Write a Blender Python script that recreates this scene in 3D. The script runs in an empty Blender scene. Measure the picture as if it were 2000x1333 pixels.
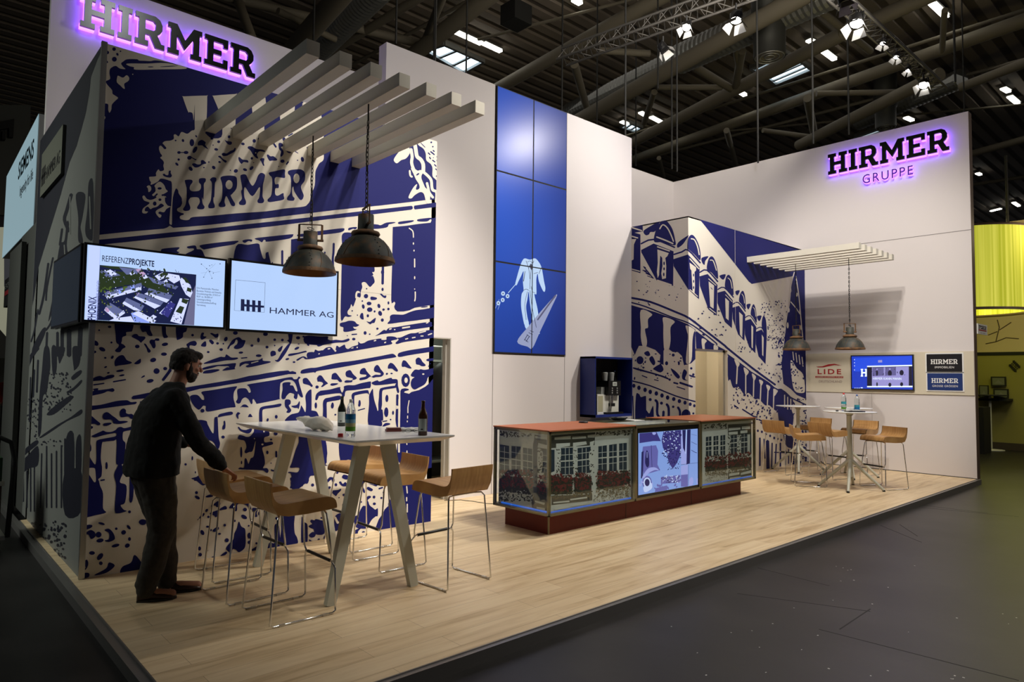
import bpy, math, random
from mathutils import Vector, Matrix, Quaternion
from mathutils.geometry import tessellate_polygon
PI = math.pi
sc = bpy.context.scene
COL = sc.collection
V = Vector

# ---------------------------------------------------------------- camera
F_PX = 1325.174
CH = 1.6
_pi, _ya, _ro = math.radians(2.993), math.radians(42.307), math.radians(0.631)
cf = V((math.sin(_ya) * math.cos(_pi), math.cos(_ya) * math.cos(_pi), math.sin(_pi)))
_r = V((math.cos(_ya), -math.sin(_ya), 0))
_u = _r.cross(cf)
cr = _r * math.cos(_ro) + _u * math.sin(_ro)
cu = -_r * math.sin(_ro) + _u * math.cos(_ro)
cam = bpy.data.cameras.new('camera')
camo = bpy.data.objects.new('camera', cam)
COL.objects.link(camo)
camo.matrix_world = Matrix(((cr.x, cu.x, -cf.x, 0), (cr.y, cu.y, -cf.y, 0), (cr.z, cu.z, -cf.z, CH), (0, 0, 0, 1)))
cam.sensor_width = 36
cam.lens = F_PX / 2000 * 36
cam.clip_end = 300
sc.camera = camo


def un(px, py, ax, val):
    """survey helper: where the sight line through a photo point meets the plane coordinate[ax] == val"""
    d = cr * ((px - 1000) / F_PX) + cu * ((666.5 - py) / F_PX) + cf
    o = V((0, 0, CH))
    t = (val - o[ax]) / d[ax]
    return o + d * t


# ---------------------------------------------------------------- materials
MATS = {}


def mat(name, col, rough=0.5, metal=0.0, emit=None, es=0.0, spec=0.5, trans=0.0, ior=1.45, bump=None, coat=0.0):
    if name in MATS:
        return MATS[name]
    m = bpy.data.materials.new(name)
    m.use_nodes = True
    nt = m.node_tree
    b = nt.nodes['Principled BSDF']
    b.inputs['Base Color'].default_value = (*col, 1)
    b.inputs['Roughness'].default_value = rough
    b.inputs['Metallic'].default_value = metal
    b.inputs['Specular IOR Level'].default_value = spec
    b.inputs['Transmission Weight'].default_value = trans
    b.inputs['IOR'].default_value = ior
    b.inputs['Coat Weight'].default_value = coat
    if emit:
        b.inputs['Emission Color'].default_value = (*emit, 1)
        b.inputs['Emission Strength'].default_value = es
    if bump:
        sca, st = bump
        n = nt.nodes.new('ShaderNodeTexNoise'); n.inputs['Scale'].default_value = sca; n.inputs['Detail'].default_value = 4
        tc = nt.nodes.new('ShaderNodeTexCoord'); nt.links.new(tc.outputs['Object'], n.inputs['Vector'])
        bp = nt.nodes.new('ShaderNodeBump'); bp.inputs['Strength'].default_value = st; bp.inputs['Distance'].default_value = 0.01
        nt.links.new(n.outputs['Fac'], bp.inputs['Height']); nt.links.new(bp.outputs['Normal'], b.inputs['Normal'])
    MATS[name] = m
    return m


def mixmat(name, cols, scale=(1, 1, 1), nscale=4, detail=6, rough=0.6, metal=0.0, bump=0.0, bdist=0.01, pos=None, dist=0.0):
    """noise driven colour ramp over object coordinates"""
    m = bpy.data.materials.new(name); m.use_nodes = True
    nt = m.node_tree; b = nt.nodes['Principled BSDF']
    tc = nt.nodes.new('ShaderNodeTexCoord'); mp = nt.nodes.new('ShaderNodeMapping'); mp.inputs['Scale'].default_value = scale
    n = nt.nodes.new('ShaderNodeTexNoise'); n.inputs['Scale'].default_value = nscale; n.inputs['Detail'].default_value = detail
    n.inputs['Distortion'].default_value = dist
    cr_ = nt.nodes.new('ShaderNodeValToRGB')
    e = cr_.color_ramp.elements
    pos = pos or [0.3 + 0.4 * i / (len(cols) - 1) for i in range(len(cols))]
    e[0].position = pos[0]; e[0].color = (*cols[0], 1); e[1].position = pos[-1]; e[1].color = (*cols[-1], 1)
    for i in range(1, len(cols) - 1):
        x = e.new(pos[i]); x.color = (*cols[i], 1)
    L = nt.links.new
    L(tc.outputs['Object'], mp.inputs['Vector']); L(mp.outputs['Vector'], n.inputs['Vector']); L(n.outputs['Fac'], cr_.inputs['Fac'])
    L(cr_.outputs['Color'], b.inputs['Base Color'])
    b.inputs['Roughness'].default_value = rough; b.inputs['Metallic'].default_value = metal
    if bump:
        bp = nt.nodes.new('ShaderNodeBump'); bp.inputs['Strength'].default_value = bump; bp.inputs['Distance'].default_value = bdist
        L(n.outputs['Fac'], bp.inputs['Height']); L(bp.outputs['Normal'], b.inputs['Normal'])
    MATS[name] = m
    return m


def emat(name, col, st):
    if name in MATS:
        return MATS[name]
    return mat(name, (0.01, 0.01, 0.01), 0.25, emit=col, es=st)


def floor_mat():
    m = bpy.data.materials.new('oak_floor'); m.use_nodes = True
    nt = m.node_tree; b = nt.nodes['Principled BSDF']; L = nt.links.new; N = nt.nodes.new
    tc = N('ShaderNodeTexCoord')
    br = N('ShaderNodeTexBrick'); br.inputs['Scale'].default_value = 1.0
    br.inputs['Brick Width'].default_value = 1.28; br.inputs['Row Height'].default_value = 0.19
    br.inputs['Mortar Size'].default_value = 0.0012; br.inputs['Mortar Smooth'].default_value = 0.2
    br.offset = 0.37; br.offset_frequency = 2
    br.inputs['Color1'].default_value = (0.0, 0.0, 0.0, 1); br.inputs['Color2'].default_value = (1, 1, 1, 1); br.inputs['Mortar'].default_value = (0.25, 0.25, 0.25, 1)
    L(tc.outputs['Object'], br.inputs['Vector'])
    mp = N('ShaderNodeMapping'); mp.inputs['Scale'].default_value = (0.9, 9, 1); L(tc.outputs['Object'], mp.inputs['Vector'])
    n = N('ShaderNodeTexNoise'); n.inputs['Scale'].default_value = 1.6; n.inputs['Detail'].default_value = 8; n.inputs['Distortion'].default_value = 0.7
    L(mp.outputs['Vector'], n.inputs['Vector'])
    ad = N('ShaderNodeMath'); ad.operation = 'MULTIPLY_ADD'; ad.inputs[1].default_value = 0.17
    L(br.outputs['Color'], ad.inputs[0]); L(n.outputs['Fac'], ad.inputs[2])
    cr_ = N('ShaderNodeValToRGB'); e = cr_.color_ramp.elements
    e[0].position = 0.34; e[0].color = (0.50, 0.35, 0.19, 1); e[1].position = 0.86; e[1].color = (0.82, 0.66, 0.43, 1)
    x = e.new(0.5); x.color = (0.68, 0.51, 0.30, 1)
    x = e.new(0.64); x.color = (0.75, 0.58, 0.36, 1)
    L(ad.outputs[0], cr_.inputs['Fac'])
    mx = N('ShaderNodeMix'); mx.data_type = 'RGBA'; L(br.outputs['Fac'], mx.inputs[0]); L(cr_.outputs['Color'], mx.inputs[6]); mx.inputs[7].default_value = (0.3, 0.2, 0.11, 1)
    L(mx.outputs[2], b.inputs['Base Color'])
    b.inputs['Roughness'].default_value = 0.42
    b.inputs['Specular IOR Level'].default_value = 0.35
    MATS['oak_floor'] = m
    return m


M_wall = mat('white_wall_laminate', (0.70, 0.655, 0.645), 0.55, bump=(1.2, 0.04))
M_cream = mat('cream_print', (0.74, 0.69, 0.60), 0.65, spec=.25)
M_blue = mat('navy_print', (0.009, 0.0115, 0.118), 0.6, spec=.22)
M_grey = mat('grey_print', (0.20, 0.205, 0.19), 0.6)  # side wall paper with its shade in the colour; plain grey elsewhere
M_dkb = mat('shaded_navy_print', (0.010, 0.011, 0.022), 0.55)  # navy ink with the side wall's shade put into its colour
M_black = mat('black_plastic', (0.006, 0.006, 0.007), 0.3)
M_blackm = mat('matt_black', (0.008, 0.008, 0.008), 0.7)
M_alu = mat('aluminium', (0.55, 0.54, 0.52), 0.35, 1.0)
M_chrome = mat('chrome', (0.75, 0.75, 0.76), 0.12, 1.0)
M_ptrim = mat('platform_trim', (0.30, 0.29, 0.28), 0.4, 0.8)
M_brown = mat('brown_edge', (0.10, 0.062, 0.045), 0.55)
M_beam = mat('cream_beam', (0.62, 0.59, 0.51), 0.6)
M_table = mat('white_table', (0.82, 0.82, 0.80), 0.22)
M_leg = mat('pale_green_grey_leg', (0.55, 0.55, 0.46), 0.4)
M_navybox = mat('navy_lacquer', (0.008, 0.02, 0.16), 0.35)
M_red = mat('counter_red', (0.13, 0.017, 0.010), 0.45, spec=.25)
M_top = mat('counter_top_leather', (0.36, 0.115, 0.05), 0.5, spec=.3)
M_brass = mat('brass_frame', (0.20, 0.165, 0.095), 0.33, 0.7)
M_seam = mat('seam_dark', (0.18, 0.16, 0.15), 0.8)
M_seamd = mat('seam_black', (0.03, 0.03, 0.03), 0.8)
def thin_glass():
    m = bpy.data.materials.new('clear_glass'); m.use_nodes = True; nt = m.node_tree; nt.nodes.clear(); N = nt.nodes.new; L = nt.links.new
    o = N('ShaderNodeOutputMaterial'); mx = N('ShaderNodeMixShader'); t = N('ShaderNodeBsdfTransparent'); g = N('ShaderNodeBsdfGlossy'); f = N('ShaderNodeFresnel')
    t.inputs['Color'].default_value = (.93, .97, .95, 1); g.inputs['Roughness'].default_value = .03; mx.inputs[0].default_value = .05
    nt.nodes.remove(f); L(t.outputs[0], mx.inputs[1]); L(g.outputs[0], mx.inputs[2]); L(mx.outputs[0], o.inputs['Surface']); return m


M_glass = thin_glass()
M_floor = floor_mat()
M_hall = mixmat('hall_asphalt', [(0.007, 0.0066, 0.0063), (0.013, 0.012, 0.0115), (0.022, 0.0205, 0.0195)], nscale=1.6, detail=9, rough=0.42, bump=0.25)
M_wood = mixmat('bent_plywood', [(0.42, 0.22, 0.075), (0.58, 0.34, 0.13)], scale=(2, 14, 2), nscale=3, rough=0.42)
M_ply = mixmat('plywood_edge', [(0.34, 0.19, 0.07), (0.55, 0.35, 0.16)], scale=(1, 1, 60), nscale=3, rough=0.5)
M_lamp = mixmat('rusted_enamel', [(0.022, 0.026, 0.024), (0.042, 0.042, 0.032), (0.11, 0.055, 0.022)], nscale=9, rough=0.6, metal=0.1, bump=0.5, pos=[0.4, 0.55, 0.68])
M_rust = mixmat('rust', [(0.055, 0.03, 0.015), (0.20, 0.10, 0.04)], nscale=14, rough=0.75, bump=0.3)
M_lampin = mixmat('lamp_inside', [(0.10, 0.035, 0.008), (0.24, 0.10, 0.025)], nscale=8, rough=0.35)
M_steel = mat('roof_steel', (0.15, 0.13, 0.095), 0.7)
M_deck = mat('roof_deck', (0.10, 0.083, 0.066), 0.75)
M_deck2 = mat('roof_deck_rib', (0.19, 0.155, 0.12), 0.75)
M_duct = mat('spiral_duct', (0.30, 0.30, 0.28), 0.4, 0.7)
M_strip = emat('tube_light', (1.0, 0.97, 0.85), 7)
M_sky = emat('skylight_daylight', (0.62, 0.78, 0.92), 2.2)
M_hot = emat('spot_glow', (1.0, 0.94, 0.85), 14)
M_barn = mat('barn_door_inside', (0.4, 0.4, 0.4), 0.35, 0.3)
M_hose = mat('rigging_black', (0.01, 0.01, 0.01), 0.6)


# ---------------------------------------------------------------- mesh builder
class MB:
    def __init__(s):
        s.v = []; s.f = []; s.mi = []; s.sm = []; s.ms = []

    def slot(s, m):
        if m not in s.ms:
            s.ms.append(m)
        return s.ms.index(m)

    def add(s, vs, fs, m, smooth=False):
        o = len(s.v); k = s.slot(m)
        s.v += [tuple(v) for v in vs]
        for f in fs:
            s.f.append([i + o for i in f]); s.mi.append(k); s.sm.append(smooth)
        return s

    def box(s, a, b, m):
        x0, y0, z0 = a; x1, y1, z1 = b
        if x0 > x1: x0, x1 = x1, x0
        if y0 > y1: y0, y1 = y1, y0
        if z0 > z1: z0, z1 = z1, z0
        vs = [(x0, y0, z0), (x1, y0, z0), (x1, y1, z0), (x0, y1, z0), (x0, y0, z1), (x1, y0, z1), (x1, y1, z1), (x0, y1, z1)]
        return s.add(vs, [(0, 3, 2, 1), (4, 5, 6, 7), (0, 1, 5, 4), (1, 2, 6, 5), (2, 3, 7, 6), (3, 0, 4, 7)], m)

    def obox(s, c, ax, ay, az, m):
        """oriented box: centre and three half-axis vectors"""
        c = V(c); ax = V(ax); ay = V(ay); az = V(az)
        vs = [c + ax * i + ay * j + az * k for k in (-1, 1) for j in (-1, 1) for i in (-1, 1)]
        return s.add(vs, [(0, 2, 3, 1), (4, 5, 7, 6), (0, 1, 5, 4), (1, 3, 7, 5), (3, 2, 6, 7), (2, 0, 4, 6)], m)

    def bar(s, p, q, w, h, m, up=(0, 0, 1), w2=None, h2=None):
        """rectangular bar from p to q, tapering"""
        p = V(p); q = V(q); d = (q - p).normalized(); up = V(up)
        r = d.cross(up).normalized(); u = r.cross(d).normalized()
        w2 = w2 or w; h2 = h2 or h
        vs = [p + r * (i * w / 2) + u * (j * h / 2) for i, j in ((-1, -1), (1, -1), (1, 1), (-1, 1))]
        vs += [q + r * (i * w2 / 2) + u * (j * h2 / 2) for i, j in ((-1, -1), (1, -1), (1, 1), (-1, 1))]
        return s.add(vs, [(3, 2, 1, 0), (4, 5, 6, 7), (0, 1, 5, 4), (1, 2, 6, 5), (2, 3, 7, 6), (3, 0, 4, 7)], m)

    def tube(s, pts, r, m, n=8, closed=False, smooth=True):
        pts = [V(p) for p in pts]
        rs = r if isinstance(r, (list, tuple)) else [r] * len(pts)
        L = len(pts); rings = []; prev = None
        for i, p in enumerate(pts):
            if closed:
                t = (pts[(i + 1) % L] - pts[i - 1])
            else:
                t = (pts[min(i + 1, L - 1)] - pts[max(i - 1, 0)])
            t = t.normalized() if t.length > 1e-9 else V((0, 0, 1))
            if prev is None:
                a = V((0, 0, 1)) if abs(t.z) < 0.9 else V((1, 0, 0))
                u = t.cross(a).normalized()
            else:
                u = (prev - t * prev.dot(t)).normalized()
            prev = u; w = t.cross(u)
            rings.append([p + (u * math.cos(2 * PI * k / n) + w * math.sin(2 * PI * k / n)) * rs[i] for k in range(n)])
        vs = [v for R_ in rings for v in R_]; fs = []
        for i in range(L if closed else L - 1):
            a = i * n; b = ((i + 1) % L) * n
            for k in range(n):
                fs.append((a + k, a + (k + 1) % n, b + (k + 1) % n, b + k))
        s.add(vs, fs, m, smooth)
        if not closed:
            s.add(rings[0], [tuple(range(n))[::-1]], m); s.add(rings[-1], [tuple(range(n))], m)
        return s

    def lathe(s, c, prof, m, n=28, axis=(0, 0, 1), smooth=True, a0=0.0):
        """profile [(r, h)] spun about axis through c"""
        c = V(c); ax = V(axis).normalized()
        a = V((1, 0, 0)) if abs(ax.x) < 0.9 else V((0, 1, 0))
        u = ax.cross(a).normalized(); w = ax.cross(u)
        vs = []; fs = []
        for r, h in prof:
            for k in range(n):
                t = 2 * PI * k / n + a0
                vs.append(c + ax * h + (u * math.cos(t) + w * math.sin(t)) * r)
        for i in range(len(prof) - 1):
            for k in range(n):
                fs.append((i * n + k, i * n + (k + 1) % n, (i + 1) * n + (k + 1) % n, (i + 1) * n + k))
        return s.add(vs, fs, m, smooth)

    def prism(s, loop, d, m, m2=None):
        """planar loop (3D points) extruded by vector d"""
        loop = [V(p) for p in loop]; d = V(d); n = len(loop)
        tris = tessellate_polygon([loop])
        s.add(loop, [tuple(t) for t in tris], m2 or m)
        s.add([p + d for p in loop], [tuple(t) for t in tris], m)
        vs = loop + [p + d for p in loop]
        return s.add(vs, [(i, (i + 1) % n, (i + 1) % n + n, i + n) for i in range(n)], m2 or m)

    def loft(s, rings, m, cap=True, smooth=True):
        n = len(rings[0]); vs = [v for R_ in rings for v in R_]; fs = []
        for i in range(len(rings) - 1):
            for k in range(n):
                fs.append((i * n + k, i * n + (k + 1) % n, (i + 1) * n + (k + 1) % n, (i + 1) * n + k))
        if cap:
            fs.append(tuple(range(n))[::-1]); fs.append(tuple((len(rings) - 1) * n + k for k in range(n)))
        return s.add(vs, fs, m, smooth)

    def ball(s, c, r, m, nu=14, nv=9, rot=None):
        c = V(c); r = V(r) if not isinstance(r, (int, float)) else V((r, r, r)); vs = []; fs = []
        for j in range(nv + 1):
            ph = PI * j / nv
            for i in range(nu):
                t = 2 * PI * i / nu
                p = V((r.x * math.sin(ph) * math.cos(t), r.y * math.sin(ph) * math.sin(t), r.z * math.cos(ph)))
                if rot: p = rot @ p
                vs.append(c + p)
        for j in range(nv):
            for i in range(nu):
                fs.append((j * nu + i, j * nu + (i + 1) % nu, (j + 1) * nu + (i + 1) % nu, (j + 1) * nu + i))
        return s.add(vs, fs, m, True)

    def mesh(s, name, fix=True):
        me = bpy.data.meshes.new(name)
        me.from_pydata(s.v, [], s.f)
        for m in s.ms: me.materials.append(m)
        me.polygons.foreach_set('material_index', s.mi)
        me.polygons.foreach_set('use_smooth', s.sm)
        me.validate(); me.update()
        if fix:
            import bmesh
            b = bmesh.new(); b.from_mesh(me); bmesh.ops.recalc_face_normals(b, faces=b.faces); b.to_mesh(me); b.free()
        return me

    def build(s, name, parent=None, org=None, fix=True):
        me = s.mesh(name, fix)
        o = bpy.data.objects.new(name, me); COL.objects.link(o)
        if parent is not None:
            # parts are modelled in world coordinates; keep them there
            o.parent = parent
            pm = wm(parent)
            o.matrix_parent_inverse = pm.inverted()
        elif org is not None:
            me.transform(Matrix.Translation(-V(org))); o.location = org
        return o


def wm(o):
    m = Matrix.LocRotScale(o.location, o.rotation_euler, o.scale)
    return (wm(o.parent) @ o.matrix_parent_inverse @ m) if o.parent else m


def tag(o, label=None, cat=None, group=None, kind=None):
    if label: o['label'] = label
    if cat: o['category'] = cat
    if group: o['group'] = group
    if kind: o['kind'] = kind
    return o


def thing(name, label, cat, loc=(0, 0, 0), group=None, rz=0.0):
    o = bpy.data.objects.new(name, None); COL.objects.link(o); o.empty_display_size = 0.1
    o.location = loc; o.rotation_euler = (0, 0, rz)
    return tag(o, label, cat, group)


def struct(o, label=None, cat=None):
    return tag(o, label, cat, None, 'structure')


def dup(o, loc, rz=None, label=None, group=None):
    """copy a thing with its parts and their sub-parts"""
    c = o.copy(); COL.objects.link(c); c.location = loc
    if rz is not None: c.rotation_euler = (0, 0, rz)
    if label: c['label'] = label
    if group: c['group'] = group

    def kids(src, dst):
        for k in list(src.children):
            n = k.copy(); COL.objects.link(n); n.parent = dst; n.matrix_parent_inverse = k.matrix_parent_inverse.copy()
            kids(k, n)
    kids(o, c)
    return c


def ptag(o, label):
    o['label'] = label
    return o


# ---------------------------------------------------------------- flat print helper
def smooth_loop(P, closed=True, k=4):
    n = len(P); out = []
    rng = range(n) if closed else range(n - 1)
    for i in rng:
        if closed:
            p0, p1, p2, p3 = P[i - 1], P[i], P[(i + 1) % n], P[(i + 2) % n]
        else:
            p0, p1, p2, p3 = P[max(i - 1, 0)], P[i], P[i + 1], P[min(i + 2, n - 1)]
        for j in range(k):
            t = j / k; t2 = t * t; t3 = t2 * t
            out.append(tuple(0.5 * (2 * p1[a] + (p2[a] - p0[a]) * t + (2 * p0[a] - 5 * p1[a] + 4 * p2[a] - p3[a]) * t2 + (3 * p1[a] - p0[a] - 3 * p2[a] + p3[a]) * t3) for a in (0, 1)))
    if not closed: out.append(P[-1])
    return out


def clip(P, ax, lim, sgn):
    out = []; n = len(P)
    for i in range(n):
        a = P[i - 1]; b = P[i]
        ia = sgn * (a[ax] - lim) >= 0; ib = sgn * (b[ax] - lim) >= 0
        if ia != ib:
            t = (lim - a[ax]) / (b[ax] - a[ax]); out.append((a[0] + (b[0] - a[0]) * t, a[1] + (b[1] - a[1]) * t))
        if ib: out.append(b)
    return out


def ell(x, y, rx, ry, ang=0, n=12):
    a = math.radians(ang); ca, sa = math.cos(a), math.sin(a)
    return [(x + rx * math.cos(t) * ca - ry * math.sin(t) * sa, y + rx * math.cos(t) * sa + ry * math.sin(t) * ca) for t in [2 * PI * k / n for k in range(n)]]


def stroke_loop(P, w):
    P = smooth_loop(P, False, 3) if len(P) > 2 else P
    L = []; R_ = []; n = len(P)
    for i, p in enumerate(P):
        a = P[max(i - 1, 0)]; b = P[min(i + 1, n - 1)]
        dx, dy = b[0] - a[0], b[1] - a[1]; l = math.hypot(dx, dy) or 1
        nx, ny = -dy / l * w / 2, dx / l * w / 2
        L.append((p[0] + nx, p[1] + ny)); R_.append((p[0] - nx, p[1] - ny))
    a, b = P[0], P[1]; l = math.hypot(b[0] - a[0], b[1] - a[1]) or 1
    c0 = (a[0] - (b[0] - a[0]) / l * w * .4, a[1] - (b[1] - a[1]) / l * w * .4)
    a, b = P[-1], P[-2]; l = math.hypot(b[0] - a[0], b[1] - a[1]) or 1
    c1 = (a[0] - (b[0] - a[0]) / l * w * .4, a[1] - (b[1] - a[1]) / l * w * .4)
    return L + [c1] + R_[::-1] + [c0]


def parse(text, tiles, seed=7):
    """-> list of (level, colour key, loop in photo pixels)"""
    rnd = random.Random(seed); out = []; cur = (0, 0, 1)
    for line in text.strip().split('\n'):
        line = line.strip()
        if not line or line[0] == '#': continue
        if line[0] == '@' and ' ' not in line:
            cur = tiles[line[1:]]; continue
        head, rest = line.split(' ', 1); lv = int(head[0]); ck = head[1]; kd = head[2]
        if kd == 'e':
            for it in rest.split(';'):
                a = [float(q) for q in it.split(',')]
                if len(a) == 3: a.append(a[2])
                if len(a) == 4: a.append(0)
                lp = ell(*a)
                out.append((lv, ck, [(cur[0] + x * cur[2], cur[1] + y * cur[2]) for x, y in lp])); continue
            continue
        if kd == 'r':
            a = [float(q) for q in rest.split(',')]; x0, y0, x1, y1, n, r0, r1 = a[:7]; asp = a[7] if len(a) > 7 else 1.6; tilt = a[8] if len(a) > 8 else None
            for _ in range(int(n)):
                r = rnd.uniform(r0, r1); x = rnd.uniform(x0, x1); y = rnd.uniform(y0, y1)
                lp = ell(x, y, r * rnd.uniform(.7, asp), r * .75, rnd.uniform(0, 180) if tilt is None else tilt + rnd.uniform(-25, 25), 7)
                out.append((lv, ck, [(cur[0] + u * cur[2], cur[1] + w * cur[2]) for u, w in lp]))
            continue
        toks = rest.split(); w = 0
        if kd == 's': w = float(toks[0]); toks = toks[1:]
        P = []; loc = cur
        for t in toks:
            if t[0] == '@': loc = tiles[t[1:]]; continue
            x, y = t.split(','); P.append((loc[0] + float(x) * loc[2], loc[1] + float(y) * loc[2]))
        if kd == 'p': lp = smooth_loop(P)
        elif kd == 's': lp = stroke_loop(P, w * cur[2])
        else: lp = P
        out.append((lv, ck, lp))
    return out


def imprint(name, shapes, ax, val, nrm, regions, mats, parent, base=0.0008, step=0.0006, uvaxes=None):
    """lay flat ink shapes on the plane coordinate[ax]==val; nrm = +-1 outward side; regions = rectangles in the plane's two axes"""
    ua, va = [i for i in range(3) if i != ax]
    mb = MB()
    inc = min(5e-6, 0.004 / max(1, len(shapes)))
    for rank, (lv, ck, lp) in enumerate(sorted(shapes, key=lambda s: s[0])):
        Q = []
        for x, y in lp:
            p = un(x, y, ax, val); Q.append((p[ua], p[va]))
        for (u0, v0, u1, v1) in regions:
            R_ = clip(Q, 0, u0, 1)
            if len(R_) > 2: R_ = clip(R_, 0, u1, -1)
            if len(R_) > 2: R_ = clip(R_, 1, v0, 1)
            if len(R_) > 2: R_ = clip(R_, 1, v1, -1)
            if len(R_) < 3: continue
            T = []
            for q in R_:
                if not T or abs(q[0] - T[-1][0]) + abs(q[1] - T[-1][1]) > 1e-5: T.append(q)
            if len(T) < 3: continue
            off = val + nrm * (base + inc * rank)
            vs = []
            for q in T:
                c = [0, 0, 0]; c[ax] = off; c[ua] = q[0]; c[va] = q[1]; vs.append(c)
            tris = tessellate_polygon([[V((q[0], q[1], 0)) for q in T]])
            if tris: mb.add(vs, [tuple(t) for t in tris], mats[ck])
    return mb.build(name, parent, fix=False) if mb.f else None


# ---------------------------------------------------------------- lettering
GL = {
 'H': (9.5, [[(0,0),(4,0),(4,1.6),(3,1.6),(3,4.2),(6.5,4.2),(6.5,1.6),(5.5,1.6),(5.5,0),(9.5,0),(9.5,1.6),(8.5,1.6),(8.5,8.4),(9.5,8.4),(9.5,10),(5.5,10),(5.5,8.4),(6.5,8.4),(6.5,5.8),(3,5.8),(3,8.4),(4,8.4),(4,10),(0,10),(0,8.4),(1,8.4),(1,1.6),(0,1.6)]]),
 'I': (4, [[(0,0),(4,0),(4,1.6),(3,1.6),(3,8.4),(4,8.4),(4,10),(0,10),(0,8.4),(1,8.4),(1,1.6),(0,1.6)]]),
 'R': (9, [[(0,0),(4,0),(4,1.6),(3,1.6),(3,3.6),(4.4,3.6),(6.2,0),(9,0),(9,1.6),(8,1.6),(6.7,4.1),(7.6,4.9),(8.2,6),(8.2,7.7),(7.4,9.2),(6,10),(0,10),(0,8.4),(1,8.4),(1,1.6),(0,1.6)], [(3,5.2),(5.4,5.2),(6.1,5.8),(6.1,7.7),(5.4,8.4),(3,8.4)]]),
 'M': (11, [[(0,0),(3.6,0),(3.6,1.6),(2.8,1.6),(2.8,6.4),(5.5,2.2),(8.2,6.4),(8.2,1.6),(7.4,1.6),(7.4,0),(11,0),(11,1.6),(10.2,1.6),(10.2,8.4),(11,8.4),(11,10),(8.2,10),(5.5,5.4),(2.8,10),(0,10),(0,8.4),(.9,8.4),(.9,1.6),(0,1.6)]]),
 'E': (8, [[(0,0),(8,0),(8,3),(6.4,3),(6.4,1.6),(3,1.6),(3,4.2),(5.8,4.2),(5.8,5.8),(3,5.8),(3,8.4),(6.4,8.4),(6.4,7),(8,7),(8,10),(0,10),(0,8.4),(1,8.4),(1,1.6),(0,1.6)]]),
}


def slab(mb, word, o, right, up, width, height, d0, d1, nrm, mface, mside, gap=1.0):
    """slab serif word as solid letters between offsets d0 and d1 along nrm; returns nothing"""
    tot = sum(GL[c][0] for c in word) + gap * (len(word) - 1)
    sx = width / tot; sy = height / 10; o = V(o); right = V(right); up = V(up); nrm = V(nrm); x = 0
    for c in word:
        w, loops = GL[c]
        L3 = [[o + right * ((x + a) * sx) + up * (b * sy) for a, b in lp] for lp in loops]
        flat = [p for lp in L3 for p in lp]
        tris = tessellate_polygon(L3)
        mb.add([p + nrm * d1 for p in flat], [tuple(t) for t in tris], mface)
        if d1 > d0:
            mb.add([p + nrm * d0 for p in flat], [tuple(t) for t in tris], mside)
            for lp in L3:
                n = len(lp)
                mb.add([p + nrm * d0 for p in lp] + [p + nrm * d1 for p in lp], [(i, (i + 1) % n, (i + 1) % n + n, i + n) for i in range(n)], mside)
        x += w + gap


def text(mb, s, o, right, up, size, m, extrude=0.0, align='LEFT', bold=0.0, sp=1.0, width=None, sx=1.0):
    cu_ = bpy.data.curves.new('t', 'FONT'); cu_.body = s; cu_.size = 1; cu_.extrude = extrude / size if size else 0
    cu_.align_x = align; cu_.offset = bold; cu_.space_character = sp; cu_.resolution_u = 3
    ob = bpy.data.objects.new('t', cu_); COL.objects.link(ob)
    bpy.context.view_layer.update()
    dg = bpy.context.evaluated_depsgraph_get()
    me = bpy.data.meshes.new_from_object(ob.evaluated_get(dg))
    right = V(right).normalized(); up = V(up).normalized(); nr = right.cross(up)
    if width and len(me.vertices):
        xs = [v.co.x for v in me.vertices]; sx = width / (max(xs) - min(xs)) / size
    vs = [V(o) + right * (v.co.x * size * sx) + up * (v.co.y * size) + nr * (v.co.z * size) for v in me.vertices]
    mb.add(vs, [tuple(p.vertices) for p in me.polygons], m)
    bpy.data.objects.remove(ob); bpy.data.meshes.remove(me); bpy.data.curves.remove(cu_)


def remesh(mb, voxel=0.012, it=6, fac=0.6, extra=None):
    """fuse the pieces of a builder into one continuous surface"""
    me = mb.mesh('tmp', fix=True); ob = bpy.data.objects.new('tmp', me); COL.objects.link(ob)
    r = ob.modifiers.new('r', 'REMESH'); r.mode = 'VOXEL'; r.voxel_size = voxel; r.use_smooth_shade = True
    s = ob.modifiers.new('s', 'SMOOTH'); s.factor = fac; s.iterations = it
    if extra:
        tx = bpy.data.textures.new('folds', 'CLOUDS'); tx.noise_scale = extra[0]
        d = ob.modifiers.new('d', 'DISPLACE'); d.texture = tx; d.strength = extra[1]; d.mid_level = 0.5
    bpy.context.view_layer.update(); dg = bpy.context.evaluated_depsgraph_get()
    out = bpy.data.meshes.new_from_object(ob.evaluated_get(dg))
    bpy.data.objects.remove(ob)
    return out


def meshobj(name, me, m, parent):
    me.materials.clear(); me.materials.append(m)
    for p in me.polygons: p.use_smooth = True; p.material_index = 0
    o = bpy.data.objects.new(name, me); COL.objects.link(o)
    if parent is not None:
        o.parent = parent; o.matrix_parent_inverse = wm(parent).inverted()
    return o
# ================================================================ the booth shell
X0, X1, YM, HM = 1.134, 4.431, 6.163, 4.244          # printed box on the left
PX0, PX1, YP, HP = 4.297, 9.139, 7.065, 5.683        # white centre wall
YB, HB, RX, RY = 9.0, 6.155, 13.207, 3.148           # back wall and right wall
KX, KY, KH = 9.139, 5.955, 4.153                     # printed box on the right
EX = 1.07; ZF = -0.085

mb = MB(); mb.box((-40, -12, ZF - 0.2), (60, 60, ZF), M_hall)
struct(mb.build('floor'), 'dark asphalt floor of the exhibition hall', 'floor')
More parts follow.
